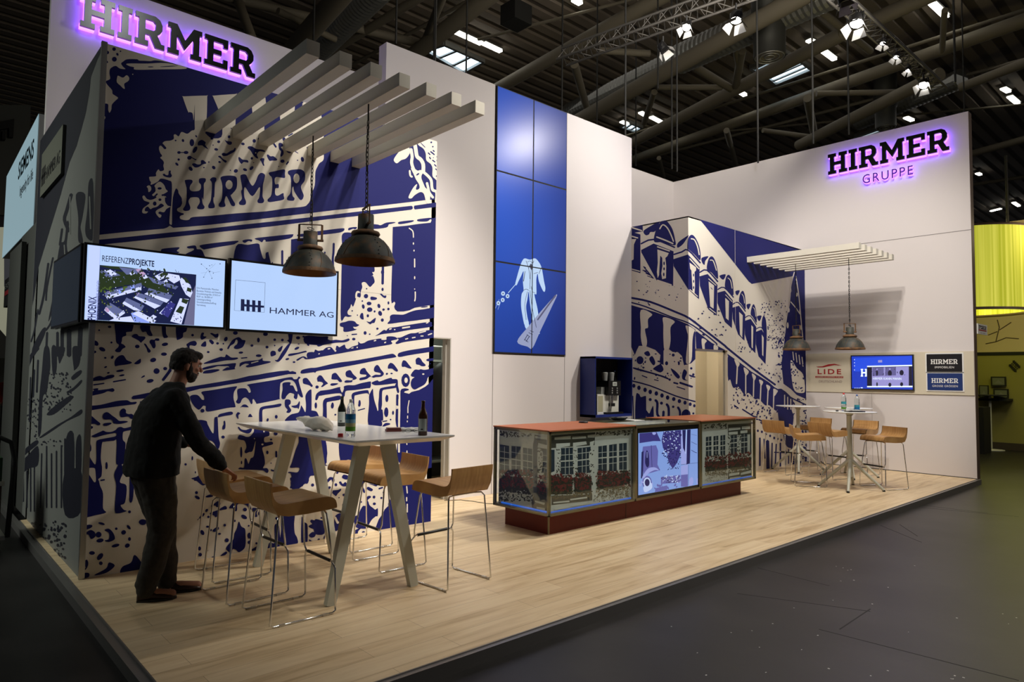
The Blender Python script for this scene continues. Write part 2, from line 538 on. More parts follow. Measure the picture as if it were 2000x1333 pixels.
# floor joint grooves and paint flecks
mb = MB()
for a, b in (((1720, 1027), (1800, 1060)), ((1757, 1025), (1792, 1048)), ((1440, 1160), (1700, 1195)), ((1780, 985), (1930, 1003)), ((1700, 1190), (1640, 1230)), ((1800, 992), (1990, 1010)), ((1480, 1110), (1620, 1145)), ((1600, 1230), (1990, 1330))):
    p = un(*a, 2, ZF); q = un(*b, 2, ZF); mb.bar(p, q, 0.009, 0.0015, mat('floor_joint', (.0045, .0042, .004), .7))
rn = random.Random(3)
for k in range(40):
    p = un(rn.uniform(1100, 1990), rn.uniform(1100, 1330), 2, ZF)
    if p.y < 2.9: mb.box((p.x, p.y, ZF), (p.x + rn.uniform(.004, .012), p.y + rn.uniform(.004, .012), ZF + .001), M_table)
struct(mb.build('trim_1'), 'joints and flecks in the hall floor', 'floor')

mb = MB(); mb.box((EX, RY, ZF), (RX + .1, YB, 0), M_ptrim)
mb.box((EX + .008, RY + .008, 0), (RX + .1, YB, 0.0006), M_floor)
plat = struct(mb.build('floor_platform'), 'raised oak plank stand floor', 'floor')
mb = MB()
mb.box((EX - .05, RY - .035, ZF), (EX, YB + 1.6, -.012), M_ptrim)
mb.box((EX - .05, RY - .035, ZF), (RX + .1, RY, -.006), M_ptrim)
struct(mb.build('trim_2'), 'metal edging of the raised floor', 'trim')

# ---- left printed box
mb = MB()
mb.box((X0, YM, 0), (X1, YM + .06, HM), M_cream)
mb.box((X1 - .06, YM, 0), (X1, YP, HM), M_wall)
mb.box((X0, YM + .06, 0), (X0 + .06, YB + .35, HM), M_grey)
mb.box((X0, YM, HM - .02), (X1, YB, HM), M_wall)
wl = struct(mb.build('wall_left'), 'box wall carrying the large blue townhouse print', 'wall')
mb = MB(); mb.box((X0 - .012, YM - .012, 0), (X0 + .028, YM + .02, HM + .01), M_alu)
mb.build('corner_profile', wl)
mb = MB()
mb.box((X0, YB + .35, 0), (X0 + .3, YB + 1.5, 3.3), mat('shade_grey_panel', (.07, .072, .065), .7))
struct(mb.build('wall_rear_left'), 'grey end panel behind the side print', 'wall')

# ---- centre white wall with the doorway and video wall recess
DX1, DZ = 5.36, 2.09
mb = MB()
mb.box((PX0, YP, DZ), (DX1, YP + .17, HP), M_wall)
mb.box((DX1, YP, 0), (PX1, YP + .17, HP), M_wall)
mb.box((PX0, YP + .02, 0), (X1 + .02, YP + .17, DZ), M_wall)
for x in (6.08, 7.51):
    mb.box((x - .004, YP - .001, 0.0), (x + .004, YP + .001, HP), M_seam)
mb.box((6.06, YP - .0012, 1.905), (7.53, YP - .0002, HP), M_seam)
wc = struct(mb.build('wall_center'), 'tall white centre wall holding the video wall', 'wall')
# doorway into the store room
mb = MB()
M_dj = mat('door_lining', (.5, .48, .43), .5)
mb.box((DX1 - .012, YP + .003, 0), (DX1, YP + .17, DZ), M_dj)
mb.box((DX1 - .03, YP + .08, 0), (DX1 - .012, YP + .12, DZ), M_dj)
mb.box((X1 + .02, YP + .003, DZ - .012), (DX1 - .012, YP + .17, DZ), M_dj)
struct(mb.build('door_1'), 'white open doorway to the store room', 'door')
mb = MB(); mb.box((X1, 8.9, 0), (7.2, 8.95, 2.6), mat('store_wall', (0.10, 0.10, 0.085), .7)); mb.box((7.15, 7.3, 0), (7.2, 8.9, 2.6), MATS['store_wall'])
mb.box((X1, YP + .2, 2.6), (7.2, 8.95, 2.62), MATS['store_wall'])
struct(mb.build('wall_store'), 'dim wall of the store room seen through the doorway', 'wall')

# ---- back wall (sign wall) and right wall
mb = MB(); mb.box((X0, YB, 0), (RX + .1, YB + .1, HB), M_wall)
wb = struct(mb.build('wall_back'), 'tall white back wall of the stand', 'wall')
mb = MB()
mb.box((RX, RY, 0), (RX + .075, YB, HB), M_wall)
for z in (4.137,):
    a = 5.95; mb.box((RX - .001, RY, z - .005), (RX + .001, a, z + .005), M_seam)
mb.box((RX - .001, RY + .002, 0), (RX + .001, KY, .012), M_seamd)
for y in (4.75,):
    mb.box((RX - .0008, y - .002, 0), (RX + .0008, y + .002, 1.36), M_seam)
wr = struct(mb.build('wall_right'), 'tall white right wall of the stand', 'wall')
mb = MB(); mb.box((RX + .002, RY - .006, ZF), (RX + .16, RY + .06, HB - .004), M_brown); mb.build('end_strip', wr)
mb = MB(); mb.box((RX + .076, RY + .06, ZF), (RX + .16, YB, HB - .01), M_brown); mb.build('outer_panel', wr)

# ---- right printed box with doorway
KD0, KD1, KDZ = KX + .19, 10.294, 2.072
mb = MB()
mb.box((KX, KY, 0), (KX + .05, YP, KH), M_cream)
mb.box((KX + .05, KY, 0), (KD0, KY + .05, KH), M_cream)
mb.box((KD0, KY, KDZ), (KD1, KY + .05, KH), M_cream)
mb.box((KD1, KY, 0), (RX, KY + .05, KH), M_cream)
mb.box((KX, KY, KH - .02), (RX, YB, KH), M_wall)
wk = struct(mb.build('wall_right_box'), 'box wall carrying the blue print of a roof with dormers', 'wall')
mb = MB()
M_jamb = mat('jamb_white', (0.6, 0.57, 0.5), .5); M_jamb2 = mat('jamb_beige', (0.55, 0.40, 0.20), .5)
mb.box((KD1 - .06, KY + .05, 0), (KD1, KY + .14, KDZ), M_alu)
mb.box((KD0, KY + .05, KDZ - .03), (KD1, KY + .14, KDZ), M_alu)
struct(mb.build('door_2'), 'doorway cut into the printed right box', 'door')
mb = MB()
mb.box((KD0 - .1, KY + 1.2, 0), (11.6, KY + 1.26, 2.6), M_jamb)
mb.box((11.6, KY + .05, 0), (11.66, KY + 1.26, 2.6), M_jamb)
mb.box((KX + .06, KY + .06, 2.6), (11.66, KY + 1.26, 2.62), M_jamb)
struct(mb.build('wall_kitchen'), 'cream wall of the small room behind the right doorway', 'wall')
mb = MB(); mb.box((9.70, KY + 1.02, 0), (9.92, KY + 1.08, 1.75), M_jamb2); mb.box((9.92, KY + 1.02, 0), (9.95, KY + 1.08, 1.75), M_table)
tag(mb.build('door_leaf'), 'tan door leaf with pale edge standing inside the right doorway', 'door leaf')
# ================================================================ the prints (ink shapes surveyed on the walls)
TS = {'P0': (0, 0, 1)}
for k, (a, b, w) in {'A': (180, 80, 240), 'B': (260, 240, 240), 'C': (420, 200, 240), 'D': (620, 240, 240), 'E': (170, 380, 240), 'F': (400, 380, 240), 'G': (620, 380, 240), 'H': (620, 520, 240),
                     'L': (160, 640, 240), 'M': (390, 640, 240), 'N': (620, 640, 240), 'O': (150, 790, 240), 'P': (390, 790, 240), 'Q': (620, 790, 240), 'R': (380, 940, 240), 'S': (620, 900, 240)}.items():
    TS[k] = (a, b, w / 200)
TS['X'] = (450, 330, 2.5); TS['Z'] = (0, 950, 2.873); TS['U'] = (1200, 400, 2.0); TS['W'] = (1200, 660, 2.0)
TS['J'] = (0, 380, 2.25); TS['K'] = (0, 680, 2.402); TS['C4'] = (960, 810, 1.5006); TS['C5'] = (1230, 800, 1.3506); TS['Y'] = (1191, 391, 3.056); TS['V4'] = (900, 380, 2.5)

MURAL = """
@P0
1bl 190,70 870,270 870,388 851.6,390 832,391 800,395 740,402 701,405.8 660,410 620,414.8 544,424 470,432.5 410,439.4 370,443 338,445.4 332,441 326,445 320,447 250,453 184,460 170,462
1bl 170,471 184,469.4 250,463 326,455 410,446.6 470,439.5 544,431.6 640,420.8 704,413 760,407 803.6,402.2 806,404 806,408 803,410 728,419 640,428.6 532,442.4 470,449 410,455.6 314,465.8 214,476.6 170,481
1bl 809,402 852,395.6 862,394 862,403.5 852,404.6 810,409.5 808,406
@A
2wp 17,1 60,15 100,27 125,34 140,38 106,32 95,33 85,32.5 76,32 73,30 57,30 50,34 47,37 50,42 54,46 45,45 39,41 34,42 29,46 28,53 29,62 22,66 25,72 32,80 33,86 37,89 42,93 37,98 32,104 31,112 28,117 26,112 26,104 22,102 10,101 10,60 12,20
2wp 57,37 60,41 68,43 71,47 110,46.5 152,45.5 145,41 118,36 90,37
3be 35.5,13.5,3,3,45;46,17,1.3;41,22,1.8,2.5,-30;24,19,3.5,3;22,33,4.5,2,35;36,30,4;17,79,4,4.5;95,42.5,5,.8;125,41.5,15,.7,-3
2wp 41,58 43,57 50,60 56,56 60,60 59,65 53,69 52,72 53,78 50,77 46,73 40,67
2we 66,54.5,.9;14,110,4,4;17,126,5,3.5,-35
@B
2wp 100,-30 100,0 100,11 95,13 88,18 79,15 75,21 73,22 69,19 66,20 66,26 61,29 52,30 48,33 49,35 54,41 51,43 46,38 43,38 42,43 44,49 47,54 44,57 48,61 50,65 49,70 50,77 44,79 41,76 37,82 37,87 28,88 26,89 27,94 29,97 29,101 40,96 45,91 58,94 63,100 62,133 @E 136,20 134.5,35 134,47 136,49 138,47 138.5,20 140,0 @B 65,121 66,116 68,110 70,107 73,110 74,115 79,123 80,133 @E 154,8 155,13 152,20 147,23 147,27 153,30 157,31 157,33 154,34 151,36 152,40 160,42 166,41 172,37 200,35 @F 50,31 100,27.5 130,23 160,20 167,16 171,10 173,0 @C 162,135 163,114 167,104 170,99 176,94 177,83 @P0 632,265 625,215 612,200 592,200 590,215 580,232 574,228 574,200 547,200 547,232 545,262 520,262 516,247 518,190 492,190 493,222 494,262 462,262 460,235 @P0 462,186 459,184 418,187 416,189 426,213 432,235 432,268 404,264 404,220 404.5,189 402,187 360,188.5 357,190 @P0 367,218 370,219 376,222 378,235
2wp 22,104 26,102 29,105 29,110 25,113 24,107
2wp 35,102 43,96 50,101 53,108 56,112 49,117 54,122 @E 127,3 127,12 131,18 134,19 136,20 134,21 129,24 125,29 118,28 116,31 121,34 118,38 112,31 113,26 122,21 125,18 120,15 114,20 107,22 103,24 99,20 95,22 94,27 99,28 96,31 90,30 91,23 100,16 101,13 93,10 90,4 93,2 97,7 103,9 110,7 113,4 @B 32,119 31,117 36,112 36,106
3be 43,107,3.5,2;43.5,125.5,2.3,2
3bs 3 47,118 54,117
3bs 2.6 33,122 39,116
@E
3be 110,15,3,3.5;118.5,8.5,2.5,2
@B
3be 69,29,1.5,1.3;81,29,2,2.6,-20;95.5,32.5,3.8,6;102.5,22,1.2,2.2,-30;100.5,44,3,6,30;74.5,48.5,3,2.3;86,48.5,4,2.6;91.5,57,3.8,3.2,-15;101.5,60,1.5,1;74,60,2;71,67.5,3.3,1.8,45
3bs 1.4 74,48.5 86,48.5
3bs 1.5 94,56 101,60
3bp 105,34 107,30 112,28 118,32 117,36 122,43 116,40 112,37 106,37
3bp 96,67 100,66 105,68 110,67 110,62 114,61 119,66 113,68 107,72 101,73 97,70
3be 93.5,75,2.8,4,-40;115,73,1.5,1;123,64,1.4,1;131,73,2.6,3.3,-45;130,36.5,1;135,43.5,3.2,2.2,10;139,31,2.5,2.3;140.5,16,4,2.5,-40;156,23,2.2,2.6;159.5,9,.9;140.5,64,2.2,1.6,20;158,77.5,1;167,78.5,3.5,3,-20;182,76.5,3.5,2.2,20;192.5,74,4,2.4,-45;193,58,2,2.2;196,65,.8;178.5,34.5,3,2.2,15;197,29.5,2.5,3,-20
3bp 149,28 153,30 160,31 160,35 156,36 152,33
3bp 144,51 147,49 152,50 158,46 163,44 165,41 167,42 165,47 158,51 152,54 146,54
3bp 138,55 142,54 146,59 152,62 151,65 148,64 143,59
3bp 118,15 122,15 128,19 130,23 130,27 126,27 125,22 118,18
3bp 48,84 51,83 53,85 57,85 58,79 61,78 61,82 63,86 61,89 56,89 50,87
3bp 171,57 173,56 178,60 186,61 187,65 180,64 176,67 172,62
3bp 84,95 86,93 95,93 96.5,97 93,102 92,108 96,111.5 106,111 110,107 110,101 107,97 108,91 117,90.5 118,95 115,100 115,110 114,125 @E 187,5 188,15 191,20 189,24 181,24 179,21 183,14 183,9 180,5 170,5 167,7 165,12 168,21 166,26 159,27 156,24 160,17 162,5 @B 87,121 87,108 86,103
3bp 125,93 129,89 135,90 135,95 133,99 132,120 @F 14,5 14,12 16,18 15,22 7,22.5 5.5,18 9,11 @B 127,120 128,99
3bp 142,90 146,87 158,86 167,88 169,95 168,107 161,116 @F 42,2 46,10 49,15 48,19 43,18 39,10 35,3 33,6 32,12 33.5,18 31,20.5 24,20.5 22.5,16 26,11 28,3 @B 145,105 144,97
4we 156,101,5.8,7.5
3bp @C 41,122 43,118 50,118 54,126 60.5,136 66,129 70,119 75,115 81,118 80,126 78,134 @F 94,-4 94,4 96.5,10 94,14 87,14 85.5,10 88.5,4 89,-12 77,3 65,-12 64,3 67,12 65,17 57,17 55.5,13 60,7 59,-5 @C 44,140
@X
3bp 30,3 34,2 42,.5 42.5,4 42.5,7 40,7 36,6.5 34.5,8 35,12 37.5,12 37.5,15 35,15.5 35,20 37,21 41,19 41.5,21 41.5,24 35,25.5 30,26 29,24 32,20 32.5,8 30.5,5
3bp 45,2 47,1 51,.5 55,.5 58,3 58,9 55,14 57,20 57,22 56,24 54,24 50,18 49,14 48,16 48.5,21 50,23 49,25 44.5,24.5 44.5,22 47,18 47,7 45,4
4we 51.5,7.5,2.4,3.8
@C
3be 63.5,63,2.7,3;112,60,2.5,3;109.5,96,3.5,2.8;103.5,104.5,.9;142,93,2.7,4.2,-15;134,94.5,1.2,1;149.5,74,.9
3bs 2 70,60 73,56
3bp 54,72 60,72 67,76 76,77 81,79 80,81 72,80 68,85 70,91 67,91 62,86 57,78 53,75
4we 66,82.5,1.2
3bs 3 95,67 99,73
3bp 103,68 106,66 110,68 110,72 107,73 111,79 111,85 107,89 106,86 107,80 104,76
3bs 2 119,55 126,51
3bp 84,87 86,85 90,88 95,88 101,93 99,95 93,95 88,95
3bs 2.5 116,101 119,97
3bp 73,93 76,91 80,92 79,98 80,103 78,103 75,97
3bp 116,79 124,80 122,83 118,82
3bs 1.2 130,80 135,83
@D
2ws 6 157,25 160,45 162,55 168,60 172,68 172,80
2ws 5 152,43 154,55 153,65 156,75 160,82
2wp 145,39 136,44 128,53 124,61 129,66 136,61 144,58 150,50 150,42
2wp 152,74 158,75 163,78 168,77 174,80 170,84 169,90 172,98 175,105 178,108 183,116 182,130 177,130 173,116 167,113 158,118 153,123 148,122 151,114 157,104 162,100 160,108 163,109 166,106 165,100 160,92 156,83
2ws 4.5 172,80 180,87 185,94 186,105 188,110 193,112 194,118 193,129
2ws 4 178,98 180,106 182,114 188,122
2ws 3 150,78 151,86 154,88
3be 163,84,3,1.3,-35;149.5,56,2,4.5
2wp 162,28 178,22 200,27 204,60 197,93 191,91 187,86 187,74 184,67 177,61 176,50 172,42 164,36
3bs 1.2 168,33 175,40
3be 185,32,1.5;187.5,39,1.3;188.5,57,.8;193.5,87,1.2;195,67,1
3bs 2 188,45 190,47
3bs 2.2 184,47 190,52
3bs 2 180,49 183,52
3bs 2 182,56 184,59
3bs 2 187,61 191,64
3bs 1.6 194,55 195,57
3bs 1.6 194,61 195,63
3bs 1.8 190,68 193,71
3bs 1.8 192,75 195,78
@F
1bp @E 183,84 187,82 200,80 @F 25,78 50,75.5 55,76.5 50,80 45,82 20,86 0,89.5 @E 191,90 187,88
@E
1bp 121,90 126,88 148,86 150,88 146,92 150,95 130,99 121,96
1bp 163,85 175,83 178,86 179,89 186,90 190,97 190,104 160,99 173,91 173,88 165,88
@F
1bp 61,76 64,74 72,73 77,74 76,77 71,76 65,79
1bp 82,73 84,71 110,68 140,65 144,66 137,72 102,77 99,75 96,74 93,78 88,75
1bp 150,67 152,65 160,64 175,62 @G 0,60 35,55.5 44,56 37,62 0,66.5 @F 170,68 155,69
1bp 51,84 70,82 87,80 90,88 94,102 97,105 99,103 99,96 102,94 104,97 104,125 51,125
1bs 3.6 126,92 126,122
1be 110,112,1,2
@P0
1bl 568.5,468 606,463 606,560 567,560
@G
1bp 50,56 53,54 63,53 64,55 61,57 58,56 51,58.5
1bp 90,49 98,49 103,50 112,46 124,45 127,46 120,48 116,49 112,54 90,56
1bp 131,46 136,44 155,42 156,44 150,46 134,48.5
1bp 162,42 166,40 185,38 187,40 183,41 178,44 165,44
1bs 3.5 26.5,80 26,95 25,105 25.5,125
1be 12,95,1.3,2
@H
1bp @G 41,64 60,62 92,58 @H 92,-10 93,8 89,10 91,14 87,17 90,16 92,20 93,26 90,30 86,34 83,32 79,27 75,26 72,28 73,34 71,40 68,50 64,50 62,56 58,66 55,62 53,68 49,74 50,79 56,81 50,83 45,82 38,86 39,20 40,-30
2ws 3 63,52 63,46 65,42 68,43
1be 68.5,47,2.2,4.5
1bs 4 106.5,-10 106.5,4 106,29
1be 106,10,2.7,4;80,37,1.2;79,49,3.6;106,38,1.8,2.7;73,57,1.3;115.5,60,1.6,2.5;84,61,4,3;74.5,66,2.3,3.8,-10;100,65,2.4,3.6,-15;85,71,4.5,3.8;108,71,1.6;115.5,70,2,2.2;56.5,73,1.2;65,80,1;93,74,1.5,1.8;102,77,3,4.3,-20;82,81,2,2.5;105.5,88,2.5,2.8;97.5,102,1.9,1.8;77.5,109,2.5,3;85,111,1.5,1.2;48.5,113.5,.9;59,119,2.8,2.2
1be @
1bp 87,50 95,51 97,53 94,55 87,55
1bp 102,46 104,45 108,48 112,48 111,52 107,51
1bp 71,77 74,77 75,83 75,87 71,86 69,82
1bp 80,90 85,91 89,88 93,85 95,85 93,92 89,93 86,95 83,93
1bs 2 56,111.5 64,111
1bp 37,93 45,91 52,89 60,90 64,94 68,96 63,99 58,99 60,102 64,103 55,106 43,107 42,100 37,98
1be 107.5,71,2
@G
1bl 122.5,53 145,51 165,48 184,46 186,42 188,39 194,37 202,36 200,133 @H 200,62.5 190,63 175,65 158,68 150,72 140,74 130,74 126,70 125,66 127,60 125,58 121,61 120,55 120.5,30 121.5,0
2ws 1.8 149,55 155,60 156,70
2we 156,80,1,2;157,91.5,1,1.6
2ws 2 158,105 158,118
@H
2we 158,1,.9,1.5;158,19,1,2.6;158,37.5,.9,1
2ws 2 159,42 159,52 158,57
1bp 118,82 122,79 130,79 140,79 150,75 160,72 175,70 190,67 196,66 196,82 165,88 140,91 118,94 114,93 118,88
1be 174,66.5,6,1,-6
1bp 94,114 100,110 108,104 112,105 116,101 130,99 160,94 184,91 186,95 184,99 150,104 128,108 105,111
2ws 2 117,103 120,102
2we 125.5,103.5,1.2,1
2ws 2.5 138,101 150,99
2ws 1.8 177,93 180,92
1bp 127,125 132,120 130,117 136,116 150,110 160,109 170,106 185,104 189,105 196,106 196,115 160,121 140,124 130,127
2ws 1.8 143,119 147,118
2ws 1.8 154,117 159,116
2ws 1.8 168,114 172,114
2ws 1.8 180,112 186,110
2ws 1.8 165,109 176,106
@N
1bp @M 157,53 161,50 168,47 172,48 175,50 174,45 176,41 182,40 186,40 188,36 193,38 200,37 @N 8,38 14,33 22,32 28,38 31,30 34,31 36,32 44,28 46,33 50,35 55,32 60,30 66,28 66,23 70,26 76,25 84,21 103,18 104,20 112,20 113,15 125,15 130,19 120,22 121,27 100,31 60,38 0,49 @M 190,50 173,52 168,49 160,54
2wp 1,43 3,42 4,43 2,44
2wp 54,34 58,32.5 58,34
2we 64.5,32.5,1.2;@
2ws 2 17,35 20,34.5
2ws 1.8 92,22 95,21
2ws 2 109,25 111,24
2we 29,38,1.6
1bp 1,29 3,31 12,28 30,25 45,24 52,21 51,18 47,19 40,21 30,20 22,21 17,19 17,15 5,15 -20,14 -20,26
1bp @M 164,73 167,69 180,66 @N 0,65 30,58 60,54 100,47 115,44 123,43 128,47 125,49 100,53 60,61 20,68 0,71 @M 188,74 185,73 170,75 165,75
1bp 131,44 134,41 150,37 182,32 189,30 197,29 197,38 189,39 150,45 135,48 131,47
1bp 0,80 3,78 7,79 12,86 17,91 14,93 8,97 6,96 9,92 7,89 0,88 @M 192,88 191,82 194,79
1bp 23,80 24,76 28,74 31,75 35,80 40,87 38,89 35,88 32,85 28,85 23,84
1bp 21,93 23,91 33,91 32,93 25,95 21,94
1bp 46,73 50,70 54,70 58,76 64,82 61,85 57,86 56,89 46,90 44,88 47,86 55,86 57,83 47,80
1bp 69,72 71,68 75,66 78,67 80,71 86,78 88,80 94,77 102,77 102,74 93,72 92,67 94,63 97,61 100,63 103,68 108,75 104,80 95,81 91,82 86,80 80,84 70,86 68,84 70,82 78,80 79,77 70,76
1bp 115,62 118,58 121,58 124,60 128,65 131,70 129,72 125,70 121,67 115,67
1be 113,75.5,1.8,1.6;120.5,75,2,1.2;183.5,59,.9;181,63,1.1
1bp 137,60 139,54 143,54 146,57 149,61 153,66 151,67 147,66 142,64 138,64
1bp 160,57 160,52 164,49 168,51 171,56 176,61 174,63 169,63 166,61 161,60
1bp 177,53 180,51 189,50 197,49 197,53 189,54 180,55
@M
1bp 168,90 168,84 173,82 177,85 182,92 184,95 182,97 178,94 170,92
1be 191,97,2.8,2.6
1bl @L 81,114 83,111.5 110,106 150,101 @M 0,94 30,89 60,84 80,79 95,77 110,74 130,71 144,70 147,72 151,71 157,73 157,76 145,76 120,81 90,86 60,91 30,96 0,100 @L 150,111 110,115 84,117 81,116
@L
1bp 4,130 8,128 30,126 55,120 70,118.5 75,119 80,121.5 88,121 89,123 86,125 78,126 40,131 8,136 4,137
1bp 13,27 15,23 20,21 25,23 27,27 25,30 20,29 15,30
1be 48,24.5,1.7;33,35.5,5.5,3.2,25
1bp 9,42 16,38 22,38 23,41 16,44 15,47 18,50 18,52 9,52
1bp 55,-10 82,-10 82,5 78,7 72,8 72,13 66,16 65,22 64,26 68,28 71,32 66,35 62,40 56,40 54,37 59,32 60,28 56,24 55,12
1bp 81,15 85,11 90,11 93,14 102,15 103,18 98,23 96,25 93,22 88,19
1bp 95,-3 110,-3 111,3 113,8 115,13 111,14 107,12 104,7 98,7
1bp 101,27 104,27 108,33 112,38 110,41 107,40 105,34
1bp 110,24 112,20 118,20 120,18 125,18 126,21 123,22 119,22 120,30 118,34 115,33 113,29
1bp 130,-4 136,-4 137,10 140,15 137,17 132,15
1bp 154,-4 170,-4 170,6 165,9 164,16 157,20 154,18
1be 12,0,7,4,-30;28,4.5,1.5;45,-1,3,2;90,31,3.8,3;135,27.5,5.3,2.7,-10;133.5,43.5,4.8,2.8;116,53,5,3.5,-15;121.5,71,5,4.6;135.5,67,3.3,2.8;111,87,5.8,3,-10;38,49.5,1.9,1.6;49.5,48.5,2,3,30;38.5,64.5,2.5,1.3,-25;62,70.5,6.5,1.8,-8;43,74,2.3,1.3,-15;65,78,4.5,1.5,-10;16,75,1.8,1.7;180,12.5,2.2
1bp 143,66 146,70 142,76 136,84 133,87 130,85 134,79 140,71
1bp 96,82 99,79 102,78 102,80 98,82
1bp 53,56 56,50 61,46 66,45 69,47 73,53 80,56 81,58 75,60 60,62 54,63
1bp 85,59 89,55 95,51 96,54 95,58 90,60
1bp 12,86 17,83 28,79 36,81 42,78 50,77 53,79 50,82 42,84 34,86 22,87 14,88
1bs 2 19,93.5 36,91
1bs 2.2 51,88.5 71,85
1bp 5,107 18,104 19,101 14,101 24,99 27,100 27,102 44,100 50,99 53,102 50,105 42,104 35,107 22,110 5,113
1bp 170,28 172,26 177,23 184,22 187,26 184,30 177,29 175,31 176,36 174,36 172,32
1bp 94,121 100,120 104,124 98,125
1bp 92,131 96,129 104,130 102,140 94,140
1bp 176,112 188,110 197,119 203,118 205,127 198,127 190,134 180,124
@M
1bp 1,16 3,9 7,9 6,14 11,15 8,18 3,20
1bp 17,10 20,9 25,11 30,10 30,15 26,17 22,14
1bp 2,30 6,24 10,23 10,31
1bp 15,21 19,20 23,24 22,27 19,27
1be 29,26,2.3,2;42.5,19,2.8,4,25;38.5,26.5,1.2,1.4;35,36,2.8,2.2;14,40,2.1,1.7;58,9,4,3;107,11,4,3;95.5,20.5,2.3,4;85,29.5,2.4,2;109.5,32,2.5,2.3;122,20,2.3,2.2;134.5,20.5,2.3;122,29.5,1.2;67,41,3.8,1.8,-5;96,46,4.8,2.2;160,17,3.5,2.5;158,34,4.3,2,-25;161,27,1.8,.8;142.5,51.5,3.2,1.7,-15;153.5,56.5,2.3,1.5;169,15,2,1.5
1bp 45,34 48,28 54,20 62,16 66,17 69,20 74,21 74,24 70,32 62,35 56,34 57,30 61,27 62,22 59,20 56,26 50,30 47,35
1bp 115,41 118,38 123,39 124,44 121,46 116,47
1bp 127,37 130,33 135,30 133,37 130,40
1bp 144,8 151,8 150,22 147,29 140,42 131,54 126,56 122,53 127,52 134,40 143,28 146,26 144,23 142,21 145,19
1bp 172,20 176,20 178,26 178,30 175,29 174,25
1bp 190,22 193,23 194,27 200,26 204,27 194,31 191,29 192,26
1bp 144,46 146,43 160,41 172,38 174,40 170,41 150,46
1bs 1.8 68,50 77,49
1bp 6,59 16,54 33,48 37,48 41,48 43,44 47,46 52,49 61,49 62,51 55,53 40,54 20,58
1bp 5,66 20,62 40,60 57,58 59,60 57,66 57,68 42,70 37,70 44,65 48,65 46,63 40,63 30,63 20,66 6,69
1bp 5,74 10,70 28,68 32,70 20,74 8,75
1bp 65,64 66,58 75,55 95,53 102,50 103,54 113,55 115,57 100,61 80,65 75,63 80,60 74,59 68,62
2ws 1.6 84,58 95,55
1bp 3,105 20,102 57,96 60,98 56,105 55,115 58,127 57,130 @P 45,6 13,12 10,4 @M 10,128 5,127 -4,126 -8,116 2,117 7,118 7,112
1bp 78,93 100,89 125,85 140,82 150,81 153,84 158,84 161,80 164,82 161,86 164,98 168,112 166,114 163,112 160,108 159,114 157,117 153,114 154,109 150,107 146,107 141,112 139,116 135,117 133,113 135,100 135,91 143,89 148,90 147,94 152,95 156,103 159,103 156,92 150,86 140,86 134,89 131,93 130,115 129,117 95,124 92,123 88,117 86,118 86,123 84,125 82,122 79,117 74,114 69,117 66,123 62,124 59,121 62,115 61,105 63,100 73,99 77,101 80,106 83,105 82,100 80,96
1bp 66,131 70,126 76,126 81,132 @P 84,14 88,21 87,22 83,16 80,17 78,21 74,20 77,17 71,14 77,12 78,10 70,7 67,4
1bp @P 99,28 97,28 97,10 102,4 120,1 @M 131,124 133,126 130,129 @P 118,6 105,8 102,12 102,28
1bp 139,118 147,118 148,124 145,127 147,131 @P 149,10 146,14 141,13 143,9 139,4
1bp 149,128 158,126 162,120 163,124 161,133 @P 159,6 154,6
1bp 172,112 176,104 181,101 182,106 182,133 @P 182,10 190,12 194,20 195,24 180,26 166,24 160,22 157,27 140,28 140,24 148,17 155,15 161,13 164,6 165,2 168,6 172,13 173,0
1be 189,127,2,5
1bp 188,117 190,108 197,103 @N 5,103 20,101 36,97 37,100 40,106 43,100 43,96 50,94 60,94 70,91 85,88 87,90 86,98 80,99 60,102 48,103 45,106 44,112 40,113 36,107 5,111 2,113 @M 191,118
@N
1bp 9,133 9,122 12,116 20,114 36,111 38,117 18,121 15,124 15,133 @Q 15,24 13,26 9,24
1be 24.5,127,2.2,5;113,115.5,2.5,6;68.5,123.5,2,5.5
1bp 88,90 97,86 101,88 112,84 120,82 122,84 130,85 131,95 133,104 131,107 129,103 128,98 126,94 127,91 110,93 96,94 91,93
1bp 101,102 106,98 126,95 128,98 110,101 106,103 105,110 105,125 104,133 @Q 106,10 107,25 104,27 105,30 103,36 83,34 84,0 @N 84,112 86,106 90,100 91,110 93,120 97,133 @Q 97,10 99,10 99,0 @N 100,115
1bp 56,117 56,109 62,105 80,102 83,104 84,110 80,107 64,110 60,113 60,130 58,130
1bs 4 130,110 130,133 @Q 130,2 129,25 131,37
1be 143.5,86,7,11
2we 144,86,2.8,4.5
1bl 135,103 137,100 142,99 148,100 149,102 142,104 141,106 149,108 153,105 165,102 176,96 183,90 189,82 200,70 200,133 @Q 200,103 187,103 168,107 140,104 128,88 129,78 130,60 134,40 135,10
2ws 1.5 149,119 147,130
1bp 152,77 158,69 165,69 168,68 175,69 189,66 196,64 196,72 183,79 179,83 178,87 174,93 165,98 158,101 153,97 152,90 154,84 158,81 154,80
2we 172,76,1.8,1.2
@Q
1be 24,3,2.2,4;29,17,1.6,1.5;112,13,3.5,8;123,14,1.5,3.5;119,25,1.3;68,1.5,2,2.5;116,80.5,2.2
1bs 1.6 66,10 77,7
1bs 1.5 106,28 113,27
1bp 105,37 110,31 117,31 118,33 112,35
2ws 3 133,-8 132.5,40 132.5,78
2ws 1.6 147,5 147,14
2ws 1.6 146.5,19 146.5,23
2ws 1.6 146,27 146,29
2ws 1.6 145,62 145.5,66
2we 145.5,78,1,3
1bp 37,50 61,50 61,64 59,80 57,91 50,90 37,91
1bp 84,60 90,66 91,70 93,77 88,79 83,78
1bp 110,75 112,68 118,66 123,64 124,68 118,70 115,75 111,77
